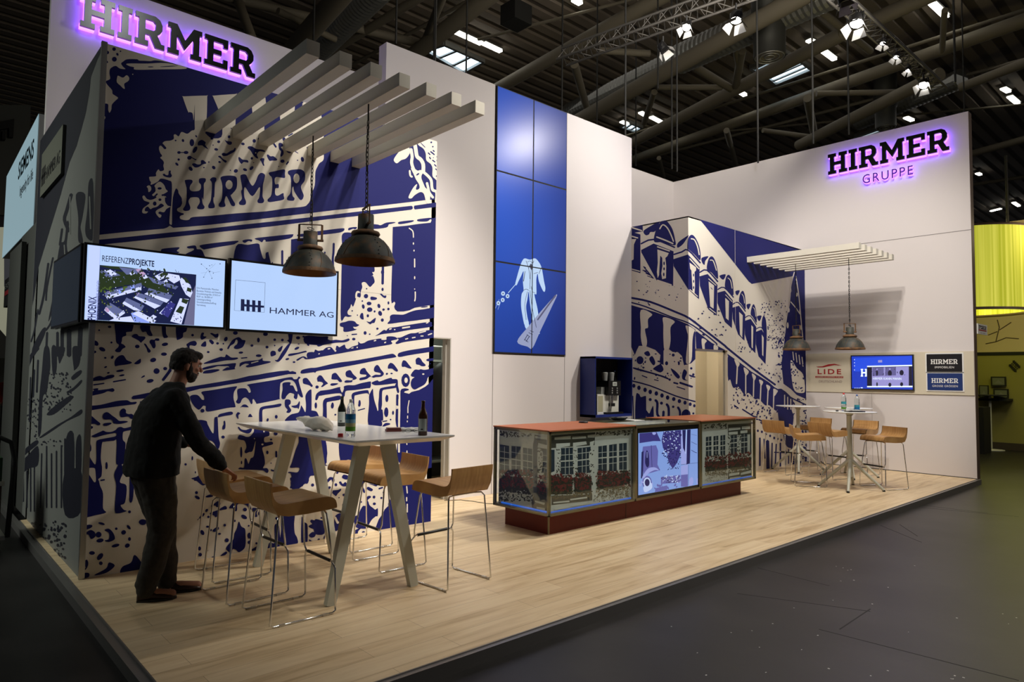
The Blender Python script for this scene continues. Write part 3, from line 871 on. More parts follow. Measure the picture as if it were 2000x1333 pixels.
1bl @P 197,57 @Q 13,57 15,68 16,80 15,88 15,95 13,98 17,100 13,100 9,100 8,108 7,108 3,95 -2,75
@S
1bp 97,118 98,100 105,88 110,79 115,74 115,70 120,60 127,49 131,45 134,37 145,35 157,34 166,43 176,47 190,50 194,104 142,111
2ws 2 145,42 146,53
2ws 2 145,60 145,66
2ws 2 146,71 146,84
2ws 2 147,97 146,103
1bp -5,97 4,97 10,100 12,116 7,121 -5,118
1be 6.5,93.5,1.8,1.5;10.5,25,1.5,2.3,20;32,19.5,2.3,2.2;30,39.5,2.3,2.5;18.5,44.5,3.5,2.2,-30;43.5,56,3,2;35,60.5,1;42,72.5,2,2.5;67,53.5,2;70.5,67.5,2,1.7;63,68,1.6,1.8;92,59.5,2.2,2.4;92.5,70.5,2.6,2.2;104,61,1.8;107.5,52,1.6;75,118,3;52,122,3,2;12,126,2,4;2,129,2
1bp 40,26 43,23 50,25 51,29 47,31 41,29
1bp 12,34 16,31 20,27 26,28 28,31 27,35 24,35 23,31 20,33 15,37
1bp 35,36 38,34 41,38 45,35 48,38 49,41 41,42
1bp 23,52 24,49 33,48 38,46 38,49 33,54 30,58 26,55
1bp 67,39 71,34 77,35 74,41 77,49 77,53 74,51 73,44
1bp 80,45 83,43 90,47 88,50 83,48.5
1bp 80,60 85,57.5 87,60 82,64 83,68 85,73 90,77 94,80 98,78 98,90 94,92 88,100 83,110 65,110 60,102 60,92 66,88 70,80 74,74 79,73
1bs 2.5 100,46 106,44
1bp 82,37 88,38 92,39 98,38 96,42 90,40
1bp 28,92 38,86 37,100 33,113 28,113
2wp 27,92 30,92 33,98 35,101 32,103 29,98
1bp 60,115 66,111 71,110 66,116 66,124 60,124
2ws 3 83,109 89,98 96,92
2ws 2.5 93,106 95,100
@O
1bp 10,20 20,18 24,19 32,26 38,31 37,34 33,34 29,32 10,32
1be 21,38,5.5,2.8,-5;18,49,2.5,2
1bp 42,20 44,15 48,13 52,14 57,18 64,23 69,27 77,27 83,28 80,30 70,32 60,31 58,27 55,25 46,25 43,23
1bp 43,33 45,31 55,30 56,32 50,35 44,35
1bp 70,13 73,8 77,7 80,10 80,14 84,16 90,16 94,21 91,24 87,23 83,20 72,21
1bp 24,52 27,50 38,45 43,43 48,45 56,45 63,42 67,38 72,37 78,39 90,36 100,35 100,40 88,42 78,44 75,47 75,58 79,63 79,75 80,95 73,98 77,107 71,122 71,128 @Z 86,0 85,11 82,13 84,16 86,17 80,18.5 78,16 79,0 @O 61,118 62,110 67,99 64,95 65,60 60,59.5 45,61 41,64 39,85 40,97 41,103 40,117 35,122 36,125 38,133 @Z 70,5 70,15 72,18 64,20 60,21 50,23 50,0 @O 8,133 8,54 17,56 23,67 23,76 19,81 29,98 32,90 32,63 35,58 44,56 60,53 64,51 64,47 55,48 45,50 30,54
2wp 16,107 20,104 28,104 30,108 31,124 29,127 26,124
1be 48.5,100,1.8,6;97,49,4,3.5;188,88,1.3,3.5;177,98,2;193,111,1,2
1bs 2.2 39,124 45,123
1bp 87,57 90,54 94,56 94,70 93,100 93,133 @Z 90,10 88,10 @O 86,130 86,70
1bp 186,121 195,118 204,112 204,127 195,124
@Z
1be 59,28,4,1.5,-15;69,25.5,2.3,.8,15;67,33,2;68,37,2.5,1.4,-10;79,29,.9;84,31.5,1.7,1.5,-30;87.5,28,1.8,.9,50;88,36,1,1.3;86.5,40.5,1.8,1.4,-30;78.5,40.5,2.8,1.1,-15;88,17.5,1;62.5,45.5,2,1.3;68,48,2.8,1.6,-50;56,44.5,2,.8,-45;68.5,52.5,1.3;97,24.5,2.7,2;116,33,2,1.5,-30;115,38,1,.9
1bp 57,33 61,30 64,31 65,34 62,36 60,33
1bp 71,30 74,29 77,32 78,36 74,38 71,37 74,36 74,32
1bp 53,58 58,56 57,52 59,50 60,53 58,57
1bp 64,60.5 72,56 74,52 78,54 74,58 69,60
1bp 53,60 60,59 60,62 53,63
1bp 82.5,60 83,55 89,52 91,47 94,49 98,56 95,60
@R
1bp 0,0 3,0 12,7 18,6 27,2 30,-4 0,-6
1be 3,19,2.5;4.5,27,4.5,2.5,30;30,12,3,2.2;19.5,48,2,3,30;22.5,58.5,2.2,2;82,46.5,3.2,3;80.5,58.5,5.3,3,30;65,65,2;89,89,3,5;89,100,3;88,73,1.5;49,72,2.2,2.3;21,74.5,2.5,1.8;26,80,2;40.5,86,2.5,1.5;12.5,84,3,4.5,-30;52.5,96.5,3.3;8,110,2.5,3.5;9,120,3;20.5,113,1.5,2;31,124,3.5,1.2;134,61,3,2.5;104.5,53,1.2,3;100.5,101.5,1.8;192,6.5,2.5
1bp 18,25 25,22 30,24 28,26 20,27
1bp 27,40 33,36 37,33 41,34 42,38 37,43 33,40 28,42
1bp 25,52 33,49 38,47 48,41 52,42 52,46 46,47 39,49 37,57 34,59 31,56 26,55
1bp 56,44 62,36 68,35 72,33 74,30 80,31 88,36 92,44 90,47 86,41 80,38 70,38 69,48 65,49 62,45
1bp 5,64 10,56 15,52 16,55 11,60 5,62
1bp 69,77 72,66 76,74 82,78 83,88 83,103 80,111 72,116 67,112 62,111 60,118 55,115 51,110 56,102 63,95 65,85
1bp 29,81 34,76 39,75 39,79 33,83
1bp 42,122 46,118 51,115 53,117 49,121
1bp 95,30 98,28 104,34 112,37 104,38 97,36
1bp 94,44 103,45 101,52 102,58 97,58 98,52 95,50
1bp 113,50 115,44 118,44 119,48 117,52 117,62 115,62 116,56
1bp 84,117 95,110 102,106 104,108 97,115
1bp 142,54 152,50 162,51 163,58 162,70 163,85 167,93 166,103 140,106 141,80
1bp 130,73 136,71 138,80 138,108 118,112 122,100 130,100
1bp 174,62 176,60 179,67 183,70 184,80 183,102 174,103
1bp 188,66 190,63 195,64 204,64 204,82 195,79 186,75 187,72 191,70
1bp 186,88 192,83 197,86 195,91 189,92
1bp 186,95 190,97 194,99 188,100
1bp 156,12 158,4 157,-6 184,-6 184,4 177,4 175,9
@P
1be 4.5,10.5,3.3,3,20;38,53.5,2.8,2.5;110.5,25.5,1.8,2.8,15;124.5,20.5,2.3,3;67.5,78,1.8,9;68,95,1.2,3;123.5,48,3.3,3;116,57.5,2,1.6;139.5,68.5,3.8,6.5;110,78.5,2,3;116,96,1;131,101,2,3
1bp 30,21 31,17 36,15 50,12 54,14 52,17 40,19
1bp 24,24 26,21 29,22 30,40 31,55 33,64 31,72 28,72 20,60 0,55 -5,28 10,27 13,33 20,46 23,45
1bp 39,28 41,27 42,33 41,40 37,41 37,36 39,33
1bp 59,17 62,13 66,15 63,18 63,24 60,21
1bp 62,38 64,37 68,41 75,42 78,41 85,39 84,44 81,47 75,47 66,43
1bp 63,52 65,50 70,51 76,53 82,52 88,45 90,40 108,43 113,45 113,51 108,53 105,55 106,62 117,61 119,65 110,68 103,70 102,74 105,85 106,97 103,104 109,104 112,108 110,112 106,110 103,108 90,107 64,106 66,103 72,103 73,90 75,88 77,91 79,97 81,93 83,88 88,84 91,62 90,62 86,76 80,78 75,80 73,77 76,70 73,60 66,58 62,56
2we 104.5,44,1.3,2;102,65.5,1.8,1.5;89,56,1
1bp 139,52 145,49 148,50 143,55 141,60 138,59 141,55
1bs 3 124.5,77 124.5,86
1bp 116,106 121,107 123,101 126,103 126,112 124,114 121,110 117,109
1bp 162,51 175,55 180,80 184,104 187,115 180,117 176,125 168,132 160,138 150,138 148,128 150,122 148,113 144,112 146,110 158,111 162,107 162,104 158,103 147,103 150,95 156,75 161,62
""".replace('1be @\n', '').replace(';@', '')
shp = parse(MURAL, TS)
CK = {'b': M_blue, 'w': M_cream}
imprint('townhouse_print', shp, 1, YM, -1, [(X0 + .03, 0.0, X1, HM)], CK, wl)
mb = MB()
mb.box((X0 + .03, YM - .0006, 2.45), (X1, YM - .0003, 2.452), M_seam)
mb.build('panel_joint', wl)

# side print; its shade is darkened into the paper and ink colours
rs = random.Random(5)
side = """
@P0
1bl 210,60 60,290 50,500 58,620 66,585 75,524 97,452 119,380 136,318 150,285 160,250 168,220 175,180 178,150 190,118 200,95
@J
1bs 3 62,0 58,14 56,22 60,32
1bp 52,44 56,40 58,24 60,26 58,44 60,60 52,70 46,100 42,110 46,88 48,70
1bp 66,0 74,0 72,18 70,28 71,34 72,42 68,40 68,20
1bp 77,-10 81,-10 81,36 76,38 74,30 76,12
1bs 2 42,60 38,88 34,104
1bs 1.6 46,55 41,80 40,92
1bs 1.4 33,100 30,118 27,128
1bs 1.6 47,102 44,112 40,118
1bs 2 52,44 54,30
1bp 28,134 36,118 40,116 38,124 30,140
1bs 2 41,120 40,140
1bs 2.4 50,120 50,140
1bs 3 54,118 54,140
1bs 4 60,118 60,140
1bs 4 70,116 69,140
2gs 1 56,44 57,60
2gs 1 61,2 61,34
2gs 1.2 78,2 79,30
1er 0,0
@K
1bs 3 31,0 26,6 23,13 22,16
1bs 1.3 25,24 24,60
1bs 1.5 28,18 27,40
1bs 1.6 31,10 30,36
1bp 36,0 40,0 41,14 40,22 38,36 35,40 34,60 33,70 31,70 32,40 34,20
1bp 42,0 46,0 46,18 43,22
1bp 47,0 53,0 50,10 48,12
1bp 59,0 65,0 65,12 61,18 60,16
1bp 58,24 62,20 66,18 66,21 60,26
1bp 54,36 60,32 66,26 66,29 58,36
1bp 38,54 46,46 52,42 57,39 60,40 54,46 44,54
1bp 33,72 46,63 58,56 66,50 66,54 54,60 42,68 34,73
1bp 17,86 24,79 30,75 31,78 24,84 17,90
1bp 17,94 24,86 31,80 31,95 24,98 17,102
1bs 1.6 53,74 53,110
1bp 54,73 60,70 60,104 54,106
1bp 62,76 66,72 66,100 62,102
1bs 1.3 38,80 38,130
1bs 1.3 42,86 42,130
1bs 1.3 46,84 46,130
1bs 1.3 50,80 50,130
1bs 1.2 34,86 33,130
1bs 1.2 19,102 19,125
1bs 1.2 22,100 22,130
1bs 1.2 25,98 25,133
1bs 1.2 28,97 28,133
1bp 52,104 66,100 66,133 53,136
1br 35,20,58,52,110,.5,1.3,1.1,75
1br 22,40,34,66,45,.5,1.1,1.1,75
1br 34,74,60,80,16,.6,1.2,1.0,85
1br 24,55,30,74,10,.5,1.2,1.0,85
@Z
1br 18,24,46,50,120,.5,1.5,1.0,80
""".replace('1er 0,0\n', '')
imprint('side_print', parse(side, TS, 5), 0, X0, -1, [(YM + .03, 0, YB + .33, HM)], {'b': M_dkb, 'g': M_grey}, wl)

RIGHT = """
@U
@Y
1bl 14,16.5 21,15.5 21.2,20 14,21.2
2ws .8 13.5,17.4 20.6,19.6
1bl 14,20.3 19.6,22 19.6,46.8 14,45
2ws .8 13.5,23 18,24.3
2wl 13.5,25 17,25 15.5,28.5 15.3,38 13.5,39
2ws .7 13.5,44 19.2,45.6
1bp 21.5,20.5 23,18.5 31,14 31.5,15 29,20 26,20.5 25,22 23,22.5
1bp 28.3,26.5 29.5,19 32,14.5 34.5,13 37,14 40,18.5 41.7,25 41.6,29 34,27
2ws .8 32,18.5 34,15.8 37,18 39.5,23 40.8,26.5
2ws .9 30,23.6 36,25.9 40.5,27.9
1bs 1 20,28 28,25.2 41.5,30.3
1bl 20,32 28,27.8 40.8,32.8 40.5,55 30,51.5 20.2,33.5
2ws .8 30.5,29.9 38.3,32.6
2wl 30.5,31.6 37.8,34 36.8,36 35.6,37 36.2,42 36,50 33.6,50.6 33,47 33.8,42 33.6,37 32.4,35.5 32,40 31.6,48 30.7,50 30.2,46 30.8,40
3be 34.8,40.5,.5,1.2;34.8,44,.5,1;34.6,47.6,.5,1.2
2ws .8 30.5,51.3 39.5,54.3
1bs .5 21.5,42.5 23,43.3
1bs .5 22.3,45 24.5,46
1bs .5 23,46.8 26,48.2
1bs .5 24,48.5 28,50
1bp 43,28.5 45,26 50.4,22.5 49,25 46.5,28.5 43.5,30.5
1bp 49.5,31 50,25 51.5,22.5 53.5,22.7 56,26.5 57.7,32 57.8,38.5 54,34.8 50.3,31.5
2ws .7 51.8,24.8 54,25.5 56,30 57,35
1bs 1 41,34.8 46,33.2 50,32 57.8,40.2
1bl 40.6,37.8 50,34.8 57.4,43 57,63.5 50,57 40.8,42.3
2ws .7 51,37.5 56.8,44
2wl 50.8,40 55,43 55,45 54,46 54.3,55 54,59.5 52.8,59 52.3,50 52,45 51.2,44
3be 53.4,48,.4,1;53.4,52,.4,1;53.4,56,.4,1
2ws .5 51,57.2 56,61.6
1bp 58.7,37 63,36 61,39 60.5,41.5 59,40
1bp 62,44 63,38 65,36 67,38 68.7,44 69,50.5 65,46.5
2ws .6 64,38.5 66,39 68,45
1bs .9 57.5,46.3 62,44.8 69,52.2
1bl 57.3,48.8 62.5,47.3 68.8,54.3 68.3,74 63,70 57.5,54.8
2ws .5 63,50.4 67.8,54.6
2wl 63,52 66.5,54.7 66.2,69.5 64,68
3bs .4 64.4,56 65.4,57.2
2ws .5 63.6,69.3 67.6,72.4
1bp 70,48.5 74,47.5 72.5,51
1bp 73.5,55 74.3,49.5 76,47.8 78,50.5 78.9,56 78.8,61 75,57.5
2ws .5 75.3,49.8 77,51.5 78,56.5
1bs .8 69,57.2 73,55.9 79,62.2
1bl 68.8,59.2 73.5,58 78.6,64.2 78,82 73.5,78 68.8,66
2ws .4 73.8,60.5 78,65
2wl 73.6,62.5 76,64.7 75.8,77 74,75.5
1bp 80,58.5 83,57.8 81.5,61
1bp 82.5,64.5 83.3,60 85,58 86.3,61 86.8,66.5 86.6,70 84,66.5
2ws .4 84.2,60 85.4,62 86,66
1bs .7 78.5,66.7 82,65.5 86.7,71.2
1bl 78.3,68.8 82.5,67.6 86.6,73.2 86,90 82,86 78.5,76
2wl 82.5,71.5 84.8,73.7 84.5,88 83,86
1bp 87.3,67 90,66.5 88.5,70
1bp 90,73 90.7,68.5 92,66.6 93.3,70 93.9,76 93.6,78.5 91.5,75
2ws .35 91.4,68.6 92.5,70 93.2,74.5
1bs .6 86.5,75.2 89.7,74 93.7,79.7
1bl 86.3,77.2 90,76 93.6,81.2 93,98 89,94 86.3,86
2wl 90.3,80 91.5,81.2 91.3,95 90.4,94
1bp 94,74.5 97,74 95.5,77.5
1bp 97,80 97.5,75.5 98.5,74 99.8,77 100.3,84 100,88 98,84
1bs .6 93.5,82.5 96.8,81.4 100,86.7
1bl 93.5,84.2 97,82.8 100.3,88 99.5,105 95,100 93.3,92
2wl 97,86 98.2,88 98,100 97.2,99
@U
1bs 2 16,91 35,95 60,105 73,111 90,124 108,138 @W 110,10 135,30 157,46
1bs 1.3 16,95.5 30,99.5 55,109.5 72,115.5 85,124 100,136 @W 100,9 125,27 145,43 158,50 175,60 188,66
1bl 16,98 40,105 60,112 72,117 79,122 79,135 @W 79,21 75,25 68,27 66,18 62,14 57,14 50,9 48,13 48,27 44,24 45,17 40,12 35,10 30,8 24,8 22,12 20,17 16,8
2wp 26,103 37,107 33,112 33,120 30,122 32,133 @W 31,9 28,9 26,0 @U 26,120
2wp 48,110 59,114 55,120 55,133 @W 53,12 49,12 48,0 @U 48,118
2wp 70,118 78,122 77,126 76,133 @W 75,22 70,24 72,0 @U 71,124
1bs 1 28,110 29,128
1bs .8 32,114 31,124
1bs .9 51,116 52,130
1bs .9 73,122 74,133
@W
1be 25,22,3.5,4;51,25,1.5,2;57.5,17,1.5;54,41,1.2;63,25,1,2;74,20,1;75,30,1.2;77,36,1.2;65,20,.9;52,35,.9;30,24,.9
1bp 29,15 33,13 35,17 32,18
1bp 34,21 37,18 40,24 38,27
1bp 38,30 45,26 48,31 45,34 40,32
1bp 55,30 60,33 64,38 62,40 58,36
1bp 66,37 68,31 71,34 69,40 72,42 67,41
1bp 73,36 79,38 78,39 74,38
1bp 19,29 30,32 50,38 53,41 45,38 35,35 20,31
1bs 1 27,37 32,39
1bs .9 39,41 43,42
1bs 1.6 58,44 62,45
1bs 2 64,44 70,46 76,48
1bs 1 61,48 69,50.5
1bs 1.3 16,42 35,47 60,57 79,62.5
1be 19,47,1.6,2;24,49,1.7,2.2;30,51,1.7,2.2;35,53,1.7,2.2;41,54.5,1.7,2.2;46.5,56.5,1.7,2.2;52,58.5,1.7,2.2;58,60,1.7,2;63.5,62,1.7,2;69,63.5,1.6,2;74,65,1.5,1.8;78,66.5,1.2,1.6
1bp 21,57 24,55 26,58 30,57 31,60 30,86 21,86
1bs 1 18,57 19,88
1be 35,60.5,1.5;46,64,1.5;57.5,67.5,1.2;77,74,1
1bp 31,71 34,74 36,70 38,67 38,80 32,80
1bs 2.4 40,61 42,64 42,75 47,79 48,72
1bs 2.4 51,65 53,69 53,82
1bs 2.2 62,68 64,72 64,80
1bp 66,73 70,70 74,73 73,80 66,80
1br 18,12,78,40,40,.5,1.1
@U
1bl 83,14 178,43.5 200,50 200,140 184,140 181,110 177,70 174,70 134,77.5 131,75
1bl 80,123.5 95,135 @W 110,13 95,13 80,13 79,-5
@W
2wp 85,1 90,3 88,6 88,12 86,12
2wp 97,7 101,9 100,13 97,13
@U
1bl 175,68 172,80 171,95 168,110 166,133 @W 163,25 165,45 172,50 178,56 187,60 200,65 200,0 @U 186,100 181,75
2ws .9 175.5,66 172,80 171,95 168,110 166,127
2ws .9 177,70 180,90 182,112 184,133
2ws .9 172,95 177,101 181,107
2we 172,84,1,2;178,88,.8,2;170,103,1,2.4;181,104,.7,2;169,118,1,3;182,120,.7,2.5
3bs .5 173,80 171,100
@W
2wp 172,22 178,30 184,36 186,50 184,54 176,52 173,40
3br 172,24,185,52,34,.5,1.1
2ws .9 174,14 175,22
2ws .9 177,15 178,24
2ws .9 180,17 181,26
2ws .9 183,19 184,28
1br 160,2,164,44,22,.5,1.3
1bp 111,18 125,28 157,49 159,71 151,66 147,66 141,60 137,60 131,54 127,56 121,48 116,49 113,41 111,41
2ws 1.3 120,26 119,45
2ws 1.2 128,33 128,55
2ws 1.2 136,38 135.5,58
2ws 1.2 143,43 142,66
2ws 1.1 150,48 149,68
2ws 1.1 155.5,51 155,71
2wp 117,21 122,25 120,29 118,25
2wp 126,29 131,33 128,37
2wp 134,35 138,38 136,42
2wp 141,41 145,43 143,47
2wp 148,46 152,48 150,52
2wp 155,50 159,52 156,57
1bp 160,50 174,60 173,70 175,78 172,92 164,84 160,78
2ws 1 166,56 166,68
2ws 1 169,58 169,70
2ws 1 172,60 172,70
1be 140,91,1,1.3;144,92,1,1.3;148,94,1,1.3;152,96,1,1.3;156,98,1,1.3;160,99,.9,1.2;163,100,.9,1.2
1bs 1.6 142,98 142,125
1bs 1.2 146,99 147,118
1bs 3.2 149.5,101 150,128
1bs 1.3 154,103 153.5,127
1bs 1.3 158,104 157,126
1bs 1.6 162,103 162,126
1bp 165,94 170,96 174,97 175,107 168,106
1bs 1.2 167,110 167,124
1bs 1.1 170,109 170,123
1bs 1.2 173,108 173,122
1bs 1 156,112 176,113
1bs 1.2 117,66 121,69
1bs 1.3 125,70 136,77
1bs 1.3 141,80 147,83
1br 113,44,136,70,52,.45,1.2
1br 134,60,160,84,60,.45,1.2
1br 174,58,188,132,150,.5,1.3
1br 120,1,134,14,20,.4,.9
1br 138,26,160,42,22,.4,.9
1br 153,0,165,11,60,.3,.8,1.2,80
@U
1br 143,94,168,116,75,.3,.9,1.2,80
1br 149,117,166,133,60,.3,.9,1.2,80
1br 75,100,110,130,26,.5,1.1,1.6,20
1br 18,75,70,98,30,.3,.9,1.8,10
1bs 1 29,61 38,72
1bs 1 28,64 34,68
"""
shr = parse(RIGHT, TS, 9)
imprint('roof_print', shr, 1, KY, -1, [(KX, KDZ, RX - .002, KH), (KD1, 0, RX - .002, KDZ), (KX, 0, KD0, KDZ)], CK, wk)
imprint('roof_print_side', shr, 0, KX, -1, [(KY, 0, YP, KH)], CK, wk)
mb = MB()
for x in (10.55,):
    mb.box((x - .003, KY - .005, KDZ), (x + .003, KY - .0035, KH), M_cream)
mb.build('panel_joint', wk)
# ================================================================ signs
M_purple = emat('violet_led', (0.22, 0.06, 1.0), 6.0)
M_pink = emat('pink_acrylic', (0.60, 0.22, 1.0), 2.2)
M_sface = mat('sign_face_black', (0.012, 0.014, 0.012), 0.22, 0.4)


def led_sign(name, label, word, o, right, up, w, h, nrm, kidname):
    t = thing(name, label, 'sign', o)
    mb = MB(); slab(mb, word, o, right, up, w, h, 0.0, 0.045, nrm, M_pink, M_purple); mb.build('glow_letters', t)
    mb = MB(); slab(mb, word, V(o) + V(up) * h * .045, right, up, w, h, 0.046, 0.085, nrm, M_sface, M_sface); mb.build('face_letters', t)
    return t


led_sign('illuminated_sign', 'large black HIRMER letters with violet glow above the left townhouse print', 'HIRMER', (1.40, YB - .03, 5.52), (1, 0, 0), (0, 0, 1), 2.0, .385, (0, -1, 0), 'x')
t2 = led_sign('illuminated_sign', 'black HIRMER letters with violet glow over GRUPPE high on the right wall', 'HIRMER', (RX - .03, 5.43, 5.515), (0, -1, 0), (0, 0, 1), 2.02, .39, (-1, 0, 0), 'x')
mb = MB(); text(mb, 'GRUPPE', (RX - .06, 4.83, 5.232), (0, -1, 0), (0, 0, 1), .235, M_purple, .012, sp=1.25, width=.84, bold=.004); mb.build('small_letters', t2)
mb = MB(); text(mb, 'GRUPPE', (RX - .075, 4.83, 5.240), (0, -1, 0), (0, 0, 1), .235, mat('sign_violet_face', (0.06, 0.02, 0.16), .3), .003, sp=1.25, width=.84); mb.build('small_letter_faces', t2)

# ---- beige band with logos on the right wall
M_band = mat('band_beige', (0.66, 0.60, 0.47), 0.5)
mb = MB()
mb.box((RX - .018, RY + .002, 1.37), (RX, KY - .02, 2.105), M_band)
mb.build('x')
band = bpy.data.objects['x']; band.name = 'wall_band'
tag(band, 'long beige panel on the right wall behind the monitor and logos', 'wall panel')
M_lred = mat('logo_red', (0.35, 0.008, 0.012), .5); M_lgrey = mat('logo_grey', (0.33, 0.24, 0.2), .6)


def on_r(px, py): return un(px, py, 0, RX - .02)


t = thing('wall_logo', 'red LIDE Deutschland lettering on the beige wall panel', 'logo', (RX - .02, 5.6, 1.5))
mb = MB()
text(mb, 'LIDE', on_r(1596, 731), (0, -1, 0), (0, 0, 1), .135, M_lred, .001, sp=1.35, width=.44, bold=.02)
mb.build('red_lettering', t)
mb = MB()
text(mb, 'DEUTSCHLAND', on_r(1599, 747.5), (0, -1, 0), (0, 0, 1), .062, M_lgrey, .001, width=.43); mb.build('country_lettering', t)
mb = MB()
a = on_r(1592.5, 738.5); b = on_r(1647, 734)
mb.box((RX - .0215, b.y, a.z), (RX - .018, a.y, a.z + .034), M_lred)
text(mb, 'LEADERS ECONOMIC FORUM', (RX - .0225, a.y - .01, a.z + .007), (0, -1, 0), (0, 0, 1), .03, M_band, .0005, width=abs(a.y - b.y) - .02)
mb.build('red_bar', t)
mb = MB()
P = [on_r(x, y) for x, y in ((1594, 716.5), (1606, 716), (1618, 712), (1630, 711), (1644, 714.5), (1630, 713.5), (1620, 715.5), (1608, 718), (1598, 718))]
mb.prism(P, (-.002, 0, 0), M_lred); mb.build('swoosh', t)


def plaque(name, label, px, col, word2, w2):
    a = on_r(*px[0]); b = on_r(*px[1])
    t = thing(name, label, 'sign', (RX - .02, (a.y + b.y) / 2, b.z))
    m = mat('plaque_' + word2, col, .35)
    mb = MB(); mb.box((RX - .03, b.y - .02, b.z - .02), (RX - .018, a.y + .02, a.z + .02), M_table); mb.build('border', t)
    mb = MB(); mb.box((RX - .036, b.y, b.z), (RX - .03, a.y, a.z), m); mb.build('plate', t)
    W = abs(a.y - b.y); H = a.z - b.z
    mb = MB(); slab(mb, 'HIRMER', (RX - .037, a.y - W * .12, b.z + H * .43), (0, -1, 0), (0, 0, 1), W * .76, H * .27, 0, .001, (-1, 0, 0), M_table, M_table)
    text(mb, word2, (RX - .038, a.y - W * w2, b.z + H * .19), (0, -1, 0), (0, 0, 1), H * .17, M_table, .0005, width=W * (1 - 2 * w2), sp=1.1)
    mb.build('white_lettering', t)


plaque('name_plaque', 'black plaque reading HIRMER IMMOBILIEN on the beige wall panel', ((1810, 692.5), (1880, 726.5)), (0.008, 0.008, 0.01), 'IMMOBILIEN', .23)
plaque('name_plaque', 'blue plaque reading HIRMER GROSSE GROSSEN below the black plaque', ((1811.5, 729.5), (1881, 763.5)), (0.012, 0.035, 0.16), 'GROSSE GRÖSSEN', .14)

# ---- monitor on the right wall
E = lambda n, c, s=1.0: emat('scr_' + n, c, s)
eB = E('blue', (0.008, 0.035, 0.42)); eB2 = E('blue2', (0.012, 0.06, 0.62)); eW = E('white', (0.75, 0.86, 1.0)); eD = E('dark', (0.004, 0.004, 0.02)); eL = E('lilac', (0.26, 0.24, 0.52)); eM = E('mauve', (0.10, 0.09, 0.24))


def screen_thing(name, label, ax, val, nrm, u0, u1, z0, z1, depth, bez, base, cat='screen', group=None):
    """flat display: housing + glowing picture; (u0,u1) along the wall"""
    ua = 1 - ax
    def B(mb, a, b, c, d, e, f, m):
        lo = [0, 0, 0]; hi = [0, 0, 0]; lo[ax] = val + nrm * e; hi[ax] = val + nrm * f; lo[ua] = a; hi[ua] = b; lo[2] = c; hi[2] = d
        mb.box(lo, hi, m)
    loc = [0, 0, 0]; loc[ax] = val; loc[ua] = (u0 + u1) / 2; loc[2] = z0
    t = thing(name, label, cat, loc, group)
    mb = MB(); B(mb, u0, u1, z0, z1, 0, depth, M_blackm if cat == 'display' else M_black); mb.build('housing', t)
    mb = MB(); B(mb, u0 + bez, u1 - bez, z0 + bez, z1 - bez, depth, depth + .002, base); pic = mb.build('picture', t)
    return t, pic


mon, pic = screen_thing('monitor', 'flat monitor showing a blue desktop on the beige wall panel', 0, RX - .018, -1, 4.036, 5.085, 1.43, 2.06, .045, .018, eB)
v = RX - .018 - .047
t_ = """
@P0
1Bl 1668,700 1783,696 1783,728 1668,726
2Wl 1681,722 1681,721 1686,721 1686,723 1685,723 1685,727 1690,727 1690,723 1689,723 1689,721 1693,721 1693,736 1689,736 1689,734 1690,734 1690,730 1685,730 1685,734 1686,734 1686,736 1681,736 1681,734 1682,734 1682,723 1681,723
3Dl 1693.5,717 1784,715 1784,757 1693.5,757
4Ll 1703,718 1775,716.5 1775,755.5 1703,755.5
4Wl 1693.5,715 1784,713 1784,715.5 1693.5,717.5
4Wl 1693.5,754.5 1784,754 1784,757 1693.5,757
5Ml 1704,718 1726,717.5 1726,736 1704,736
5Ml 1729,717.5 1750,717 1750,735.5 1729,736
6Le 1713,722,1.4,1.8;1738,721.5,1.5,2;1761,721,1.5,2;1738,747,1.3,1.6;1761,746.5,1.3,1.6
6De 1713,729,2,5.5;1738,729.5,4,6;1761,728.5,4.2,5.5;1738,752,3,4;1761,751,3,4;1713,751,1.6,4
6Me 1708,730,2,4;1718,731,2,4
5Dr 1703,719,1775,736,30,.4,1.2
6Ll 1703,735 1775,733 1775,744 1703,745
2Ll 1715,704 1723,703.6 1723,708.4 1715,708.6
2We 1669,703,.8;1669,709,.8;1669,715,.8;1669,723,.8;1670,758.5,1,.7;1674,758.5,1,.7;1678,758.5,1,.7;1683,758,2.5,.9
"""
mc = {'B': eB2, 'W': eW, 'D': eD, 'L': eL, 'M': eM}
imprint('desktop_image', parse(t_, TS), 0, v, -1, [(4.056, 1.45, 5.065, 2.04)], mc, pic)
mb = MB(); a = un(1704.5, 742, 0, v - .005); text(mb, 'HIRMER KANN MANN', a, (0, -1, 0), (0, 0, 1), .06, eW, .0004, width=.47); mb.build('caption', pic)

